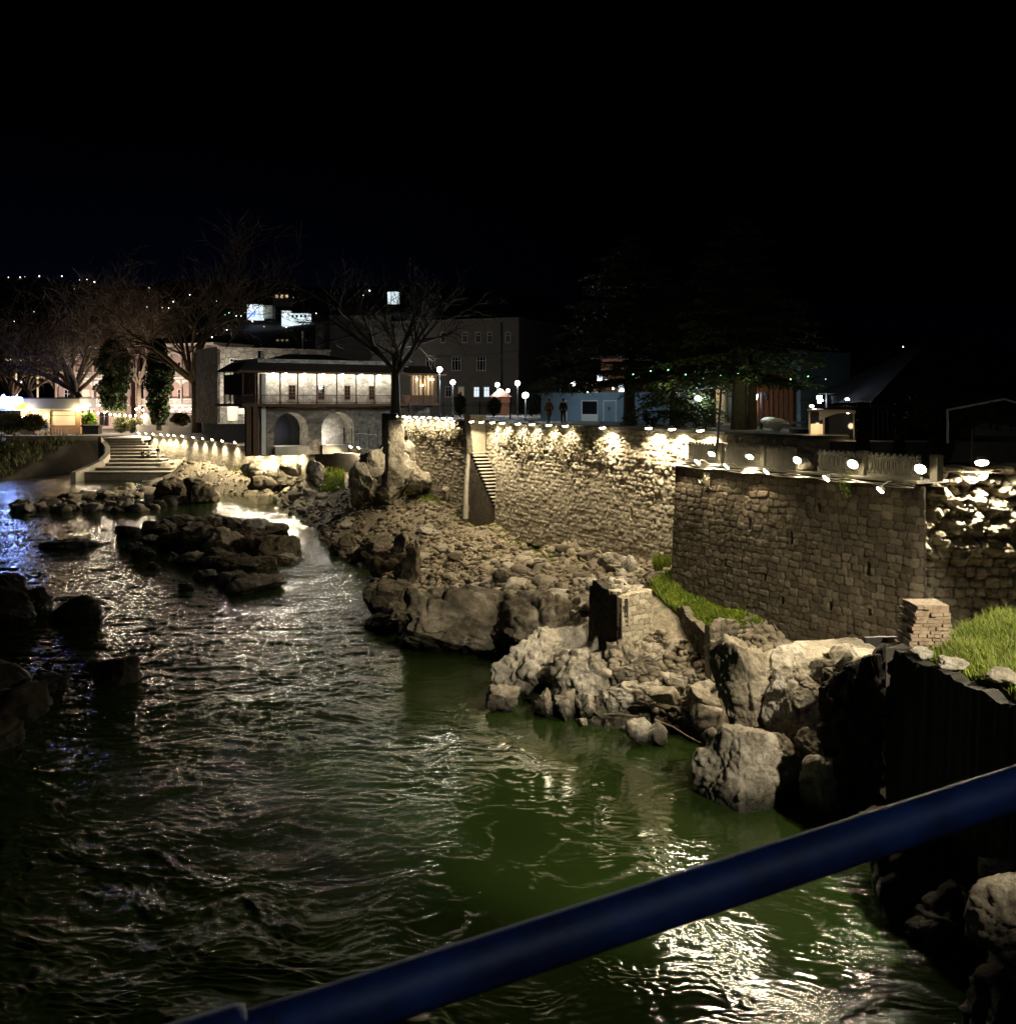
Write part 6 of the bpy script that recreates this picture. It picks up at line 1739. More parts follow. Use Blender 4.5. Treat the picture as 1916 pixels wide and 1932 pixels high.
def shopfront():
    Fc = Facade("shop_building", "bluish glazed building behind the cedar trunks with a yellow lit shop window", "building", at(1236, 0, 72).xy, at(1510, 0, 62).xy)
    S = Fc.s
    w = MB(); w.span(0, Fc.L, 0, 5, PROM - .1, 15.0); Fc.part("wall", w, "blue_panel")
    for x0, x1 in ((1262, 1282), (1300, 1331)):
        Fc.window(S(x0), S(x1), PROM + .1, 13.6, pane="glass", y=-.03, bars=1, cross=3, fw=.07)
    g_ = MB(); g_.span(S(1344), S(1366), -.06, -.002, PROM + .2, 13.4); sh = Fc.part("shop_window", g_, "lit_dim")
    g_ = MB()
    for k in range(4): g_.span(S(1344), S(1366), -.12, -.061, PROM + .7 + k * .7, PROM + .74 + k * .7)
    Fc.part("shelf", g_, "white_paint", sh)
    p = MB(); p.span(S(1366.5), S(1371), -.2, -.003, PROM, 13.8); p.span(S(1371.1), S(1382), -.2, -.003, PROM, PROM + .15); Fc.part("door_frame", p, "white_plaster")
    b = MB()
    n = 26
    for k in range(n):
        u = S(1384) + (S(1502) - S(1384)) * k / n; b.span(u, u + (S(1502) - S(1384)) / n - .02, -.25 - .05 * (k % 2), -.004, PROM, 13.7)
    Fc.part("boarding", b, "red_timber")
    for x, y in ((1425, 766), (1419, 761), (1422, 768), (1431, 764), (1429, 770)):
        q = MB(); q.ball((S(x), -.6, Fc.z(x, y)), .06, 8, 6); Fc.part("bulb", q, "warm_bulb")
    lamp_light(Fc.t, wmat(Fc.t) @ Vector((S(1425), -1.6, 12.6)), 14, (1, .75, .5), "bulb_glow")
    lamp_light(Fc.t, wmat(Fc.t) @ Vector((S(1355), -1.5, 13.0)), 30, (1, .85, .5), "window_glow")
shopfront()

def planter(x, y, d, label, r):
    p = at(x, y, d); mb = MB(); z = PROM - .15
    mb.lathe((p.x, p.y, z), [(r * .55, 0), (r * .45, .1), (r * .35, .22), (r * .6, .34), (r * 1.0, .55), (r * 1.05, .66), (r * .9, .72), (r * .5, .82), (r * .3, .84)], 20)
    for k in range(16):
        a = k * math.pi / 8; mb.tube([(p.x + math.cos(a) * r * .6, p.y + math.sin(a) * r * .6, z + .36), (p.x + math.cos(a) * r * 1.02, p.y + math.sin(a) * r * 1.02, z + .58)], .03, 5)
    solo("fountain_bowl", mb, M["white_plaster"], label, "bowl", "pale fountain bowls")
planter(1464, 800, 54, "fluted white stone bowl, the nearer of two by the red brown boards", .52)
planter(1450, 798, 58, "white stone bowl partly hidden behind the fluted one", .5)
bn = MB(); p = at(1511, 820, 46); bn.box((p.x, p.y, 9.2 + .75), (1.35, .9, 1.5)); bn.box((p.x, p.y, 10.98), (1.42, .96, .08)); bn.tube([(p.x - .3, p.y - .5, 10.6), (p.x + .3, p.y - .5, 10.6)], .03, 6)
solo("waste_bin", bn, M["iron"], "big dark bin beside the arched pavilion", "bin")
wp = MB(); a = at(1351, 830, 45); b = at(1360, 735, 45.5); wp.tube([(a.x, a.y, 9.3), b], .05, 8)
solo("leaning_post", wp, M["grey_concrete"], "leaning grey post rising behind the balustrade", "post")
wl = MB(); wl.box(((at(1360, 0, 47).x + at(1470, 0, 47).x) / 2, 47, 9.9), (3.2, .3, .5), rz=-.1)
solo("low_wall", wl, M["plaster"], "low pale wall behind the second and third balustrade panels", "wall")

def pavilion():
    Fc = Facade("pavilion", "glass pavilion with a pale arched roof edge and warm lamps inside", "pavilion", at(1524, 0, 43).xy, at(1640, 0, 42).xy)
    S = Fc.s
    r = MB(); 
    P = [(S(1524), 11.55), (S(1640), 11.5), (S(1640), 11.58), (S(1524), 11.63)]
    r.extrude(P, -.4, 3); Fc.part("roof_edge", r, "grey_concrete")
    prev = None; a = MB()
    for j in range(15):
        t_ = j / 14; x = S(1545) + (S(1640) - S(1545)) * t_; z = 10.75 + .72 * math.sin(math.pi * (.18 + .62 * t_))
        if prev: a.extrude([prev, (x, z), (x, z + .42 - .2 * t_), (prev[0], prev[1] + .42 - .2 * max(0, t_ - 1 / 14))], -.1, .1)
        prev = (x, z)
    Fc.part("arched_band", a, "grey_concrete")
    g_ = MB(); g_.span(S(1526), S(1640), .2, .24, 9.3, 11.5); Fc.part("glass_wall", g_, "glass")
    f = MB()
    for x in (1525, 1552, 1609): f.span(S(x), S(x + 3), -.05, .05, 9.3, 11.5)
    f.span(S(1525), S(1552), -.05, .05, 9.75, 9.82); Fc.part("frame", f, "grey_concrete")
    g_ = MB(); g_.span(S(1528), S(1551), .1, .14, 9.85, 11.0); Fc.part("lit_panel", g_, "lit_dim")
    for x, y in ((1531, 766), (1536, 773), (1600, 778), (1549, 755), (1598, 753)):
        b = MB(); b.ball((S(x), -.05, Fc.z(x, y)), (.09, .05, .05), 8, 6); Fc.part("lamp", b, "warm_bulb")
    lamp_light(Fc.t, wmat(Fc.t) @ Vector((S(1535), -.7, 10.9)), 22, (1, .75, .45), "lamp_glow")
    lamp_light(Fc.t, wmat(Fc.t) @ Vector((S(1600), -.7, 10.9)), 12, (1, .75, .45), "lamp_glow")
pavilion()

def pergola():
    A = at(1626, 0, 40); t = thing("pergola", "dark garden shelter with a pyramid canvas roof and ivy grown columns", "shelter", (A.x, A.y, 9.4))
    c = [at(1642, 0, 40), at(1905, 0, 40)]
    ap_ = at(1748, 645, 45)
    m = MB(); m.add([(c[0].x, 40, 11.9), (c[1].x, 40, 11.9), (c[1].x + .5, 50, 11.9), (c[0].x, 50, 11.9), (ap_.x, 45, ap_.z)], [(0, 1, 4), (1, 2, 4), (2, 3, 4), (3, 0, 4), (3, 2, 1, 0)])
    m.build("canvas_roof", M["blue_cloth"], t, world=True)
    m = MB(); m.box(((c[0].x + c[1].x) / 2, 40.1, 11.78), (c[1].x - c[0].x, .12, .14)); m.build("beam", M["iron"], t, world=True)
    for x in (1626, 1696, 1768):
        p = at(x, 0, 40.1); m = MB(); m.tube([(p.x, p.y, 9.4), (p.x, p.y, 11.7)], .12, 8); m.build("column", M["dark_bark"], t, world=True)
    m = MB(); p = at(1660, 0, 42)
    for k in range(14): m.tube([(p.x - .7 + k * .1, 42 + .06 * (k % 2), 9.4), (p.x - .7 + k * .1, 42 + .06 * (k % 2), 11.6)], .06, 6)
    m.build("curtain", M["blue_cloth"], t, world=True)
    m = MB(); m.span(c[0].x, 22, 48, 48.3, 9.4, 11.9); m.build("rear_wall", M["dark_bark"], t, world=True)
pergola()
pf = MB(); q = [at(1787, 836, 36), at(1787, 772, 36), at(1893, 753, 36), at(1990, 780, 36)]
pf.tube([q[0], q[1]], .045, 8); pf.tube([q[1] - Vector((.02, 0, .03)), q[2], q[3]], .04, 8)
solo("pipe_frame", pf, M["white_paint"], "white pipe frame with a bent top bar among the ivy", "pipe frame")
pf = MB(); a = at(1833, 800, 35); pf.tube([(a.x, a.y, 9.5), (a.x, a.y, 11.0)], .03, 6)
solo("thin_post", pf, M["grey_concrete"], "thin grey post standing just behind the bright rubble wall lamp", "post")

# ================================================================== LEAVES
def leaf_cloud(name, P, size, material, parent=None, seed=1, up=.3, aspect=.5, rnd_=1.0):
    "small leaf faces at the points P"
    r_ = np.random.default_rng(seed); n = len(P); P = np.asarray(P, float)
    a = r_.normal(size=(n, 3)); a[:, 2] *= up; a /= np.linalg.norm(a, axis=1)[:, None]
    b = np.cross(a, r_.normal(size=(n, 3))); b /= np.linalg.norm(b, axis=1)[:, None]
    s = size * r_.uniform(.6, 1.3, n)[:, None]
    V = np.stack([P - a * s, P + b * s * aspect, P + a * s, P - b * s * aspect], 1).reshape(-1, 3)
    if parent is not None:
        m = np.array(wmat(parent).inverted()); V = V @ m[:3, :3].T + m[:3, 3]
    q = np.arange(n * 4).reshape(n, 4)
    return link_mesh(name, mesh_np(name, V, quads=q), material, parent)

def ivy_column(x, y0, y1, d, w, n, label, seed):
    r_ = np.random.default_rng(seed); p = at(x, 0, d)
    z = r_.uniform(zat(y1, d), zat(y0, d), n); rr = w * (0.75 + .45 * perlin2(z * 1.1, z * 0, seed)); a = r_.uniform(0, 6.28, n); k = np.sqrt(r_.random(n))
    P = np.stack([p.x + np.cos(a) * rr * k, d + np.sin(a) * rr * k, z], 1)
    t = thing("ivy", label, "ivy", (p.x, p.y, zat(y1, d)))
    leaf_cloud("leaves", P, .07, M["ivy"], t, seed, 1.0, .7)
    m = MB(); m.tube([(p.x, d, zat(y1, d)), (p.x + .05, d, zat(y0, d))], [.06, .02], 6); m.build("stem", M["dark_bark"], t, world=True)
ivy_column(1627, 760, 850, 39.8, .34, 2600, "ivy on the left column of the dark garden shelter", 1)
ivy_column(1697, 748, 858, 39.8, .34, 2400, "ivy on the middle column of the dark garden shelter", 2)
ivy_column(1775, 768, 868, 38.0, .5, 3600, "broad ivy around the white pipe frame", 3)
r_ = np.random.default_rng(5)
xx = r_.uniform(14.6, 19.5, 6000); P = np.stack([xx, 37.2 + r_.uniform(-.5, .5, 6000), 11.5 + .3 * perlin2(xx, xx * 0, 3) + r_.normal(0, .22, 6000)], 1)
o = leaf_cloud("ivy", P, .07, M["ivy"], None, 6, 1.0, .7); set_props(o, "ivy trailing along the canvas edge above the white pipe frame", "ivy")

# ================================================================== BARE TREES
RMIN = [.008]
def bare_tree(name, base, height, r0, label, seed, lean=(0, 0), fork=.35, spread=1.0, mat="bark", levels=4, group=None, crown_w=1.0, nl=7, twigmat="twig"):
    rng = random.Random(seed)
    t = thing(name, label, "tree", base, 0, group)
    tr = MB(); lm = MB(); cw = MB()
    def branch(p, d, ln, r, lev):
        n = 5 if lev < 2 else 4 if lev < 3 else 3
        pts = [p]; rs = [r]; q = p.copy(); dd = d.copy()
        for i in range(n):
            dd = (dd + Vector((rng.gauss(0, .16), rng.gauss(0, .16), rng.gauss(0.03 if lev < 3 else -.02, .10)))).normalized()
            q = q + dd * (ln / n); pts.append(q.copy()); rs.append(r * (1 - .62 * (i + 1) / n))
        (lm if lev <= 2 else cw).tube(pts, rs, 7 if lev < 2 else 5 if lev == 2 else 3, cap=False)
        if lev < levels:
            m = {1: 6, 2: 6, 3: 5}.get(lev, 4)
            for k in range(m):
                j = rng.uniform(.3, 1.0) if k < m - 1 else 1.0
                i = min(int(j * n), n - 1); f = j * n - i
                o = pts[i] + (pts[i + 1] - pts[i]) * f; ax = (pts[i + 1] - pts[i]).normalized()
                sd = ax.orthogonal().normalized(); sd.rotate(Matrix.Rotation(rng.uniform(0, 6.28), 3, ax))
                nd = (ax * rng.uniform(.55, 1.1) + sd * rng.uniform(.5, 1.0) * spread + Vector((0, 0, .12))).normalized()
                branch(o, nd, ln * rng.uniform(.45, .72), max(rs[i] * rng.uniform(.45, .7), RMIN[0]), lev + 1)
    H1 = height * fork
    top = Vector((lean[0] * H1, lean[1] * H1, H1))
    pts = [Vector((0, 0, -.3)), Vector((lean[0] * H1 * .3, lean[1] * H1 * .3, H1 * .35)), Vector((lean[0] * H1 * .7, lean[1] * H1 * .7, H1 * .7)), top]
    tr.tube(pts, [r0 * 1.25, r0, r0 * .9, r0 * .8], 10)
    for k in range(nl):
        a = 6.28 * k / nl + rng.uniform(-.4, .4); up = rng.uniform(.5, 1.6) if k else 2.5
        d = Vector((math.cos(a) * crown_w, math.sin(a) * crown_w * .8, up)).normalized()
        branch(top - Vector((0, 0, rng.uniform(0, .25) * H1 * .3)), d, height * rng.uniform(.36, .56), r0 * rng.uniform(.45, .72), 1)
    tr.build("trunk", M[mat], t, smooth=True); lm.build("limbs", M[mat], t, smooth=True); cw.build("crown", M[twigmat], t)
    return t
def gz_(x, d, z): p = at(x, 0, d); return (p.x, p.y, z)
RMIN[0] = .02
bare_tree("bare_tree", gz_(746, 90, 10.3), 14.5, .40, "large dark bare tree standing in front of the balcony house", 3, mat="dark_bark", fork=.30, crown_w=1.1, levels=4, nl=7, twigmat="dark_bark")
RMIN[0] = .045
bare_tree("bare_tree", gz_(371, 150, 7.5), 25, .62, "tall spreading bare tree behind the middle of the low lamps", 11, lean=(-.04, 0), fork=.30, nl=8, levels=4)
bare_tree("bare_tree", gz_(186, 176, 6.4), 21, .62, "leaning bare tree on the path above the terrace steps", 5, lean=(-.55, 0), fork=.35, crown_w=1.2, nl=7)
bare_tree("bare_tree", gz_(138, 182, 6.4), 23, .6, "upright bare tree behind the right end of the cafe", 6, fork=.33, nl=7)
bare_tree("bare_tree", gz_(84, 183, 6.4), 21, .55, "bare tree leaning left behind the cafe sign, pruned pale trunk", 8, lean=(-.4, 0), fork=.36, nl=7)
bare_tree("bare_tree", gz_(18, 185, 6.4), 22, .6, "bare tree farthest left behind the script sign", 9, fork=.3, lean=(.06, 0), nl=7)
bare_tree("bare_tree", gz_(262, 190, 6.4), 25, .5, "bare tree rising between the two dark ivy trees", 14, fork=.35, nl=7)

def ivy_tree(x, d, y0, y1, w, label, seed, group=None):
    p = at(x, 0, d); z0, z1 = zat(y1, d), zat(y0, d); t = thing("ivy_tree", label, "tree", (p.x, p.y, z0))
    r_ = np.random.default_rng(seed); n = 15000; k = r_.random(n)
    z = z0 + 1.0 + (z1 - z0 - 1.0) * k; a = r_.uniform(0, 6.28, n)
    prof = np.clip(np.sin(np.pi * np.clip(k * .9 + .08, 0, 1)) ** .6, .1, 1)
    rr = w * prof * (0.72 + .6 * perlin2(a * 1.1, z * .35, seed) + .25 * perlin2(a * 3, z * 1.1, seed + 1)) * r_.random(n) ** .4
    leaf_cloud("crown", np.stack([p.x + np.cos(a) * rr, d + np.sin(a) * rr, z], 1), .24, M["ivy"], t, seed, 1.0, .7)
    m = MB(); m.tube([(p.x, d, z0), (p.x, d, z1 - 1)], [.45, .15], 8); m.build("trunk", M["dark_bark"], t, world=True)
ivy_tree(214, 172, 640, 786, 3.4, "broad dark ivy covered tree above the string of path lamps", 21)
ivy_tree(300, 160, 640, 812, 2.5, "slim dark ivy covered tree right of the broad one", 22)

def shrub(x, y, d, w, h, n, mat, label, seed, size=.16):
    p = at(x, y, d); t = thing("shrub", label, "shrub", p)
    r_ = np.random.default_rng(seed); v = r_.normal(size=(n, 3)); v /= np.linalg.norm(v, axis=1)[:, None]
    rad = (0.6 + .5 * fbm3(v * 1.8 + seed, seed, 3)) * r_.random(n) ** .35
    P = np.stack([p.x + v[:, 0] * w / 2 * rad * 1.5, p.y + v[:, 1] * w / 2 * rad * 1.3, p.z + h / 2 + v[:, 2] * h / 2 * rad * 1.5], 1)
    leaf_cloud("leaves", P, size, M[mat], t, seed, 1.0, .35)
    m = MB()
    for k in range(6): a = k; m.tube([p, p + Vector((math.cos(a) * w * .25, math.sin(a) * w * .25, h * .7))], [.05, .015], 5)
    m.build("stems", M["dark_bark"], t, world=True)
for i, (x, y, d, w, h, n, mt, lb) in enumerate([(38, 890, 150, 5, 4.2, 5000, "shrub", "big yellow green bush on the dark bank under the cafe terrace"), (20, 820, 160, 6.5, 3.6, 5000, "shrub", "grey green bush on the cafe terrace below the script sign"), (62, 815, 160.5, 4, 3.0, 3500, "shrub", "smaller bush on the cafe terrace near the wall lamps"), (228, 818, 172, 2.6, 3.6, 3000, "shrub", "round topped shrub at the head of the terrace steps"), (252, 816, 172, 3.4, 2.6, 2600, "shrub", "low shrub right of the head of the terrace steps"), (168, 806, 171, 2.6, 2.8, 2400, "green_leaf", "green shrub beside the cafe's right brick pillar"), (340, 803, 150, 3, 2, 1800, "shrub", "shrub behind the lower concrete wall"), (868, 786, 89, 1.2, 2.2, 2000, "ivy", "dark cone shrub behind the fence, left one"), (932, 786, 88.5, 1.4, 1.8, 2000, "ivy", "dark round shrub behind the fence by the red booth"), (1002, 786, 88, 1.6, 2.2, 2000, "ivy", "dark shrub behind the fence next to the kiosk"), (560, 890, 112, 2.2, 1.4, 1800, "green_leaf", "weedy green clump by the mossy end of the lamp wall")]):
    shrub(x, y, d, w, h, n, mt, lb, 60 + i, .2 if d > 100 else .09)

# ================================================================== CEDARS
def cedar(x, d, z0, ztop, rad, label, seed, droop=.25, zlow=1.6, tr=.36, nwh=17, xoff=0, keep=None):
    p = at(x, 0, d); t = thing("cedar_tree", label, "tree", (p.x, p.y, z0))
    rng = random.Random(seed); r_ = np.random.default_rng(seed)
    m = MB(); m.tube([(p.x, d, z0 - .2), (p.x + .05, d, z0 + 3), (p.x, d, ztop)], [tr * 1.15, tr, .06], 10); m.build("trunk", M["dark_bark"], t, world=True)
    lm = MB(); pts = []
    for k in range(nwh):
        f = k / (nwh - 1); z = z0 + zlow + (ztop - z0 - zlow) * f
        R = rad * (1 - f) ** .75 + .5
        for b in range(9):
            a = rng.uniform(0, 6.28); L = R * rng.uniform(.6, 1.1)
            q = [Vector((p.x, d, z))]
            for i in range(1, 6):
                s = i / 5; q.append(Vector((p.x + math.cos(a) * L * s, d + math.sin(a) * L * s, z + L * (.10 * s - droop * s * s) + rng.uniform(-.1, .1))))
            lm.tube(q, [.09 * (1 - .16 * i) for i in range(6)], 4, cap=False)
            for s in np.linspace(.22, 1.0, max(5, int(L * 2.6))):
                i = min(int(s * 5), 4); c = q[i] + (q[i + 1] - q[i]) * (s * 5 - i)
                wdt = .16 + .75 * (1 - abs(s - .55)) * min(L / 4, 1)
                n = 22
                sp = r_.normal(0, 1, (n, 3)) * np.array([wdt * .5, wdt * .5, .07])
                sp[:, 2] -= np.hypot(sp[:, 0], sp[:, 1]) * .25
                pts.append(np.array(c) + sp)
    lm.build("limbs", M["dark_bark"], t, world=True)
    P = np.concatenate(pts)
    # drooping needle sprays
    n = len(P); a = r_.normal(size=(n, 3)) * np.array([1, 1, .25]); a[:, 2] -= .35; a /= np.linalg.norm(a, axis=1)[:, None]
    b = np.cross(a, r_.normal(size=(n, 3))); b /= np.linalg.norm(b, axis=1)[:, None]
    s = .22 * r_.uniform(.6, 1.4, n)[:, None]
    V = np.stack([P - a * s * .4, P + b * s * .16 + a * s * .3, P + a * s, P - b * s * .16 + a * s * .3], 1).reshape(-1, 3)
    mm = np.array(wmat(t).inverted()); V = V @ mm[:3, :3].T + mm[:3, 3]
    link_mesh("crown", mesh_np("crown", V, quads=np.arange(n * 4).reshape(n, 4)), M["cedar"], t)
cedar(1186, 66, PROM, 22.5, 6.2, "large cedar with drooping boughs over the kiosk, left one of the cedars", 31, droop=.22, zlow=2.9)
cedar(1272, 60, PROM, 18.5, 3.0, "slender cedar with low hanging green boughs between the two larger ones", 32, droop=.45, zlow=1.0, tr=.3, nwh=11)
cedar(1338, 63, PROM, 21.0, 4.6, "dark cedar in front of the bluish wall", 33, droop=.2, zlow=3.0)
cedar(1393, 57, PROM, 22.0, 5.0, "dark twin stemmed cedar in front of the yellow lit shop window", 34, droop=.2, zlow=3.0, tr=.42)
tw = MB(); p = at(1417, 0, 57.5); tw.tube([(p.x, p.y, PROM), (p.x + .1, p.y, 15)], [.32, .22], 9)
solo("tree_trunk", tw, M["dark_bark"], "bare dark tree trunk right beside the twin stemmed cedar", "tree trunk")
gl = thing("light_string", "string of tiny green lights hung across the cedar trunks", "string lights", at(1205, 710, 58))
w_ = MB(); pr = [at(1150 + k * 11, 697 + 16 * (k / 32) + 6 * math.sin(k * .5), 56) for k in range(52)]
w_.tube(pr, .008, 4, cap=False); w_.build("wire", M["iron"], gl, world=True)
for k in (9, 22, 33): lamp_light(gl, pr[k] - Vector((0, 1.2, .9)), 22, (.95, 1.0, .5), "string_glow", .2)
for k in range(4, 52, 3):
    b = MB(); b.ball(pr[k] - Vector((0, 0, .05)), .035, 8, 6); b.build("bulb", M["lit_green" if k < 36 else "lit_cool"], gl, world=True)

# string of path lamps above the terrace
def path_lamps(pts, label, group, power, d):
    for i, (x, y) in enumerate(pts):
        p = at(x, y, d)
        t = thing("path_lamp", label, "lamp", (p.x, p.y, p.z - .3), 0, group)
        m = MB(); m.tube([(p.x, p.y, p.z - 1.4), (p.x, p.y, p.z - .15)], .04, 6); m.build("stem", M["iron"], t, world=True)
        b = MB(); b.ball(p, .17, 8, 6); b.build("bulb", M["warm_bulb"], t, world=True)
        if power and i % 2 == 0: lamp_light(t, p - Vector((0, .5, 0)), power, (1, .82, .6), "bulb_glow", .2)
path_lamps([(162, 779), (173, 777), (185, 779), (197, 778), (208, 782), (217, 783), (226, 783), (236, 784), (246, 785), (256, 784), (268, 786), (278, 786), (287, 785)], "small warm lamp in the row between the cafe and the ivy trees", "path lamps right of the cafe", 420, 171)
path_lamps([(257, 772), (263, 768), (270, 774), (325, 774), (332, 770), (339, 775), (345, 771), (352, 773), (358, 772), (375, 778), (383, 781), (391, 779), (399, 781)], "tiny pinkish lamp twinkling under the big bare trees", "tiny lamps under the bare trees", 420, 160)
path_lamps([(188, 764), (169, 764)], "tiny warm lamp above the row beside the leaning tree", "pair of lamps above the path row", 60, 173)

# lit bits behind the left trees
def sign_panel(x0, x1, y0, y1, d, mat, label):
    a = at(x0, y1, d); b = at(x1, y0, d); mb = MB(); mb.span(a.x, b.x, d, d + .3, a.z, b.z); mb.span((a.x + b.x) / 2 - .15, (a.x + b.x) / 2 + .15, d + .05, d + .25, 6.4, a.z)
    solo("lit_sign", mb, M[mat], label, "sign")
sign_panel(18, 44, 716, 724, 215, "lit_white", "blue white lit sign panel behind the leftmost bare trees")
sign_panel(116, 135, 712, 726, 215, "lit_white", "round edged bright white sign behind the upright bare tree")
sign_panel(57, 84, 709, 713, 216, "lit_warm", "small yellowish lit strip behind the bare trees")
sign_panel(142, 154, 712, 723, 217, "lit_cool", "small blue lit sign right of the bright white one")
sign_panel(8, 52, 677, 681, 220, "lit_warm", "thin warm lit strip high behind the leftmost trees")
sign_panel(402, 411, 695, 765, 150, "lit_cool", "narrow column of lit blue and white shop signs beside the stone house")

# ================================================================== HILLSIDE LIGHTS
def far_house(x0, x1, y0, y1, d, mat, label, wins=3, pane="lit_white"):
    a = at(x0, y1, d); b = at(x1, y0, d); t = thing("hill_house", label, "house", ((a.x + b.x) / 2, d, a.z))
    m = MB(); m.span(a.x, b.x, d, d + 8, a.z - 4, b.z); m.build("wall", M[mat], t, world=True)
    m = MB(); m.span(a.x - .5, b.x + .5, d - .5, d + 8.5, b.z + .01, b.z + .5); m.build("roof", M["iron"], t, world=True)
    for k in range(wins):
        w = (b.x - a.x) / (wins * 2 + 1); u = a.x + w * (2 * k + 1)
        m = MB(); m.span(u, u + w, d - .1, d - .01, a.z + (b.z - a.z) * .3, a.z + (b.z - a.z) * .75); m.build("window", M[pane], t, world=True)
    return t
M["lit_facade"] = emat("glowing_facade", (.8, .95, 1.0), .75)  # walls glow by themselves in place of floodlighting
h1 = far_house(466, 492, 574, 590, 620, "lit_facade", "brightly lit white hillside house with a blue sign below", 2, "lit_white")
mb = MB(); a = at(470, 599, 619); b = at(482, 591, 619); mb.span(a.x, b.x, 618, 618.5, a.z, b.z); mb.build("sign", M["lit_blue"], h1, world=True)
far_house(492, 514, 576, 588, 625, "white_plaster", "dim annex beside the brightly lit hillside house", 2, "lit_dim")
far_house(531, 546, 586, 602, 600, "lit_facade", "bright square end of the white hillside school", 1, "lit_white")
far_house(546, 582, 591, 602, 603, "lit_facade", "long white floodlit hillside building with dark windows", 4, "glass")
far_house(515, 548, 553, 566, 720, "plaster", "dark hillside block with one row of lit windows", 3, "lit_warm")
far_house(517, 548, 638, 646, 500, "plaster", "dim bluish lit house low on the hill", 3, "lit_dim")
dm = thing("church_tower", "floodlit round church tower top shining through the big bare tree", "church tower", at(742, 600, 700))
m = MB(); p = at(742, 562, 700); m.lathe((p.x, p.y, p.z), [(4.0, -4), (4.0, 3), (4.4, 3.3), (3.8, 4)], 18); m.build("drum", M["lit_facade"], dm, world=True)
m = MB(); m.lathe((p.x, p.y, p.z), [(4.4, 4.01), (3.6, 6), (1.5, 8), (.1, 9)], 18); m.build("dome", M["roof"], dm, world=True)
rng = random.Random(3)
far = [(16, 523, 1), (38, 523, 1), (47, 522, 0), (74, 521, 1), (117, 521, 1), (150, 528, 1), (164, 527, 1), (178, 532, 1), (140, 545, 0), (281, 543, 1), (358, 556, 1), (327, 569, 1), (278, 579, 1), (409, 568, 1), (64, 588, 2), (27, 606, 2), (428, 622, 1), (400, 636, 1), (396, 631, 0), (372, 629, 0), (540, 617, 1), (551, 623, 0), (498, 616, 0), (553, 561, 0), (596, 591, 1), (685, 557, 1), (697, 548, 1), (306, 580, 1), (318, 581, 1), (410, 593, 3), (425, 594, 3), (445, 596, 2), (455, 596, 2), (476, 606, 2), (485, 603, 2), (500, 598, 2), (510, 600, 2), (577, 642, 0), (1703, 654, 2), (440, 571, 1), (407, 632, 0), (462, 589, 0), (432, 590, 3)]
for i, (x, y, k) in enumerate(far):
    dd = np.arange(335, 1480, 5.0); zz_ = hill_z((x - 958) / 1919 * dd, dd); hitd = np.where(zz_ > H - (y - 755) / 1919 * dd - 2)[0]
    d = dd[hitd[0]] if len(hitd) else 1150.0
    p = at(x, y, d if x < 1000 else 90); s = rng.uniform(.0003, .0008) * d if x < 1000 else .06
    mt = ("lit_warm", "lit_far", "lit_far_cool", "lit_green")[k]
    t = thing("hill_lamp", "tiny distant lamp shining on the dark hillside" if x < 1000 else "tiny lone light high in the dark right of the cedars", "distant lamp", (p.x, p.y, p.z - s), 0, "distant lamps on the hillside" if x < 1000 else None)
    m = MB(); m.ball((0, 0, s), (s, s, s * .8), 8, 6); m.build("lamp_head", M[mt], t)
    m = MB(); m.tube([(0, 0, -3 if x < 1000 else -.5), (0, 0, .2 * s)], .12 * s, 5); m.build("pole", M["iron"], t)

# overhead wires
for i, (x0, y0, x1, y1, d, lb) in enumerate([(420, 590, 760, 612, 130, "thin overhead wire sagging past the big bare tree, upper one"), (590, 640, 985, 660, 118, "thin overhead wire crossing the long dim building, lower one"), (240, 560, 470, 598, 150, "thin overhead wire running left through the tall bare tree")]):
    a = at(x0, y0, d); b = at(x1, y1, d); m = MB()
    m.tube([a + (b - a) * (k / 16) - Vector((0, 0, 1.2 * 4 * (k / 16) * (1 - k / 16))) for k in range(17)], .025, 4)
    solo("overhead_wire", m, M["iron"], lb, "wire")

# ================================================================== PEOPLE
def skin_mesh(name, joints, edges, material, parent=None, root=0):
    me = bpy.data.meshes.new(name); me.from_pydata([j[:3] for j in joints], edges, []); me.update()
    o = link_mesh(name, me, material, parent)
    md = o.modifiers.new("skin", 'SKIN'); md.use_smooth_shade = True
    for i, j in enumerate(joints):
        v = me.skin_vertices[0].data[i]; r = j[3] if len(j) > 3 else .05; v.radius = (r, r if len(j) < 5 else j[4]); v.use_root = (i == root)
    sb = o.modifiers.new("sub", 'SUBSURF'); sb.levels = 1; sb.render_levels = 2
    return o

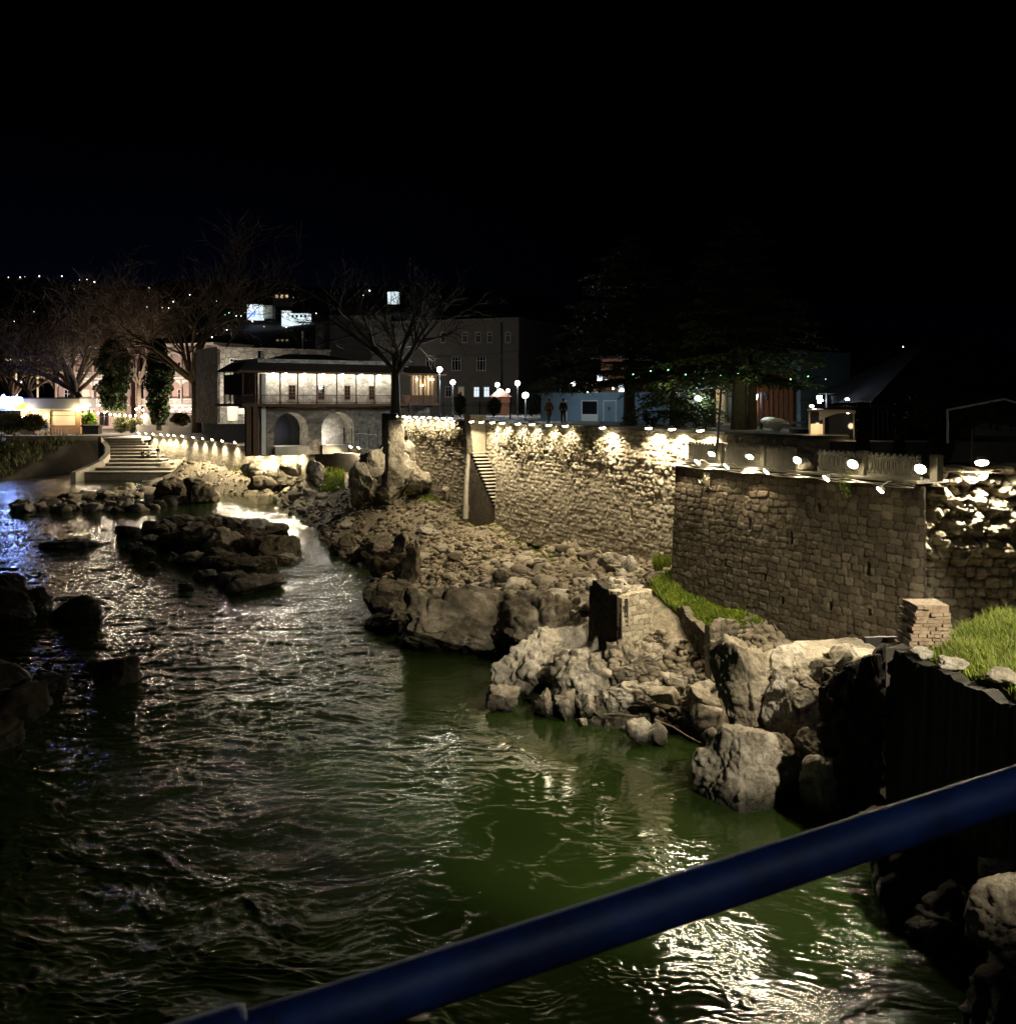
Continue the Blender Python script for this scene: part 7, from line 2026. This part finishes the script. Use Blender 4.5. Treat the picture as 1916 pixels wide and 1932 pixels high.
def person(loc, face, label, pose="walk", top="coat", legs="jean", cap=None, h=1.74, long_coat=False):
    k = h / 1.74
    if pose == "sit": hip = .42
    else: hip = .92
    J = {"hip": (0, 0, hip, .13), "waist": (0, .0, hip + .17, .12), "chest": (0, -.01, hip + .38, .145), "neck": (0, 0, hip + .56, .055), "chin": (0, -.01, hip + .63, .07), "head": (0, -.015, hip + .71, .095), "crown": (0, 0, hip + .80, .07)}
    for s, sd in ((-1, "l"), (1, "r")):
        J["sh" + sd] = (s * .17, 0, hip + .49, .065)
        if pose == "sit":
            J["el" + sd] = (s * .22, -.12, hip + .25, .045); J["wr" + sd] = (s * .12, -.33, hip + .20, .032); J["ha" + sd] = (s * .08, -.42, hip + .19, .035)
            J["hp" + sd] = (s * .09, -.05, hip - .02, .09); J["kn" + sd] = (s * .12, -.43, hip + .03, .065); J["an" + sd] = (s * .12, -.42, .08, .042); J["to" + sd] = (s * .13, -.58, .035, .035)
        else:
            sw = .10 * s if pose == "walk" else 0
            J["el" + sd] = (s * .235, .02 + sw, hip + .22, .045); J["wr" + sd] = (s * .245, -.06 + sw * 1.8, hip - .02, .032); J["ha" + sd] = (s * .24, -.09 + sw * 2, hip - .11, .036)
            st_ = -.16 * s if pose == "walk" else 0
            J["hp" + sd] = (s * .09, 0, hip - .06, .09); J["kn" + sd] = (s * .10, st_ * .6 - .03, hip * .53, .062); J["an" + sd] = (s * .10, st_ + .02, .08, .042); J["to" + sd] = (s * .11, st_ - .13, .03, .034)
    names = list(J); ix = {n: i for i, n in enumerate(names)}
    E = [("hip", "waist"), ("waist", "chest"), ("chest", "neck"), ("neck", "chin"), ("chin", "head"), ("head", "crown")]
    for sd in "lr": E += [("chest", "sh" + sd), ("sh" + sd, "el" + sd), ("el" + sd, "wr" + sd), ("wr" + sd, "ha" + sd), ("hip", "hp" + sd), ("hp" + sd, "kn" + sd), ("kn" + sd, "an" + sd), ("an" + sd, "to" + sd)]
    sc = lambda n, e=0.0: tuple(v * k for v in J[n][:3]) + ((J[n][3] + e) * k,)
    body = skin_mesh("person", [sc(n) for n in names], [(ix[a], ix[b]) for a, b in E], M["skin"])
    body.location = loc; body.rotation_euler = (0, 0, face); set_props(body, label, "person")
    def cloth(nm, ns, ed, mat, e):
        q = {n: i for i, n in enumerate(ns)}
        return skin_mesh(nm, [sc(n, e) for n in ns], [(q[a], q[b]) for a, b in ed], M[mat], body)
    cloth("jacket", ["hip", "waist", "chest", "shl", "shr", "ell", "elr", "wrl", "wrr"] , [("hip", "waist"), ("waist", "chest"), ("chest", "shl"), ("chest", "shr"), ("shl", "ell"), ("shr", "elr"), ("ell", "wrl"), ("elr", "wrr")], top, .03)
    cloth("trousers", ["hip", "hpl", "hpr", "knl", "knr", "anl", "anr"], [("hip", "hpl"), ("hip", "hpr"), ("hpl", "knl"), ("hpr", "knr"), ("knl", "anl"), ("knr", "anr")], legs, .022)
    if long_coat:
        m = MB(); m.lathe((0, 0, 0), [(.22 * k, (hip - .38) * k), (.20 * k, (hip - .1) * k), (.17 * k, (hip + .12) * k)], 14); m.build("coat_skirt", M[top], body, smooth=True)
    m = MB(); m.ball((0, .012 * k, (hip + .745) * k), (.100 * k, .115 * k, .105 * k), 12, 8)
    m.build("cap" if cap else "hair", M[cap or "hair"], body, smooth=True)
    m = MB()
    for s in (-1, 1): m.ball((s * .035 * k, -.105 * k, (hip + .715) * k), .012 * k, 8, 6)
    m.build("eyes", M["hair"], body)
    m = MB(); m.ball((0, -.115 * k, (hip + .685) * k), (.016 * k, .022 * k, .025 * k), 8, 6); m.build("nose", M["skin"], body)
    m = MB()
    for n in ("tol", "tor"):
        q = J[n]; m.ball((q[0] * k, (q[1] + .05) * k, .045 * k), (.05 * k, .14 * k, .05 * k), 10, 6)
    m.build("shoes", M["dark_cloth"], body, smooth=True)
    return body
p = at(1035, 0, 74); person((p.x, p.y, PROM), -.5, "person in a brown hooded coat walking along the promenade", "walk", "coat", "jean", cap="coat", long_coat=True)
p = at(1062, 0, 73); person((p.x, p.y, PROM), .2, "person in dark clothes and cap standing on the promenade beside the brown coat", "stand", "dark_cloth", "dark_cloth", cap="dark_cloth")
p = at(1218, 0, 66); person((p.x, p.y, PROM), 1.2, "person in dark jacket sitting beside the left cedar trunk", "sit", "dark_cloth", "dark_cloth")
bp_ = at(1218, 0, 66); mb = MB(); mb.box((bp_.x, bp_.y + .1, PROM + .36), (1.6, .45, .06)); mb.box((bp_.x - .6, bp_.y + .1, PROM + .165), (.1, .4, .33)); mb.box((bp_.x + .6, bp_.y + .1, PROM + .165), (.1, .4, .33))
solo("bench", mb, M["timber"], "plain bench under the seated dark figure", "bench")
p = on(298, 866, 3.67); person((p.x, p.y, 3.67), .2, "person in dark jacket and pale trousers standing on the terrace steps", "stand", "dark_cloth", "pale_cloth")
p = on(268, 859.5, 4.06); person((p.x, p.y + .12, 3.66), .5, "person in black sitting on the terrace steps, left of the seated two", "sit", "dark_cloth", "dark_cloth")
p = on(281, 859.5, 4.06); person((p.x, p.y + .12, 3.66), -.2, "person in a pale top sitting on the terrace steps", "sit", "pale_cloth", "dark_cloth")

# street lamp of the bridge itself, just behind the walkway
bl = thing("bridge_lamp", "plain bridge lamp post standing behind the blue rail", "street lamp", (2.6, -2.4, 10.4))
m = MB(); m.lathe((0, 0, 0), [(.12, 0), (.12, .3), (.06, .5), (.05, 4.4)], 10); m.build("pole", M["iron"], bl)
m = MB(); m.ball((0, 0, 4.6), .18, 12, 8); m.build("globe", M["globe"], bl, smooth=True)
lamp_light(bl, (2.6, -2.15, 14.7), 75, (.72, .85, 1.0), "globe_glow", .15)
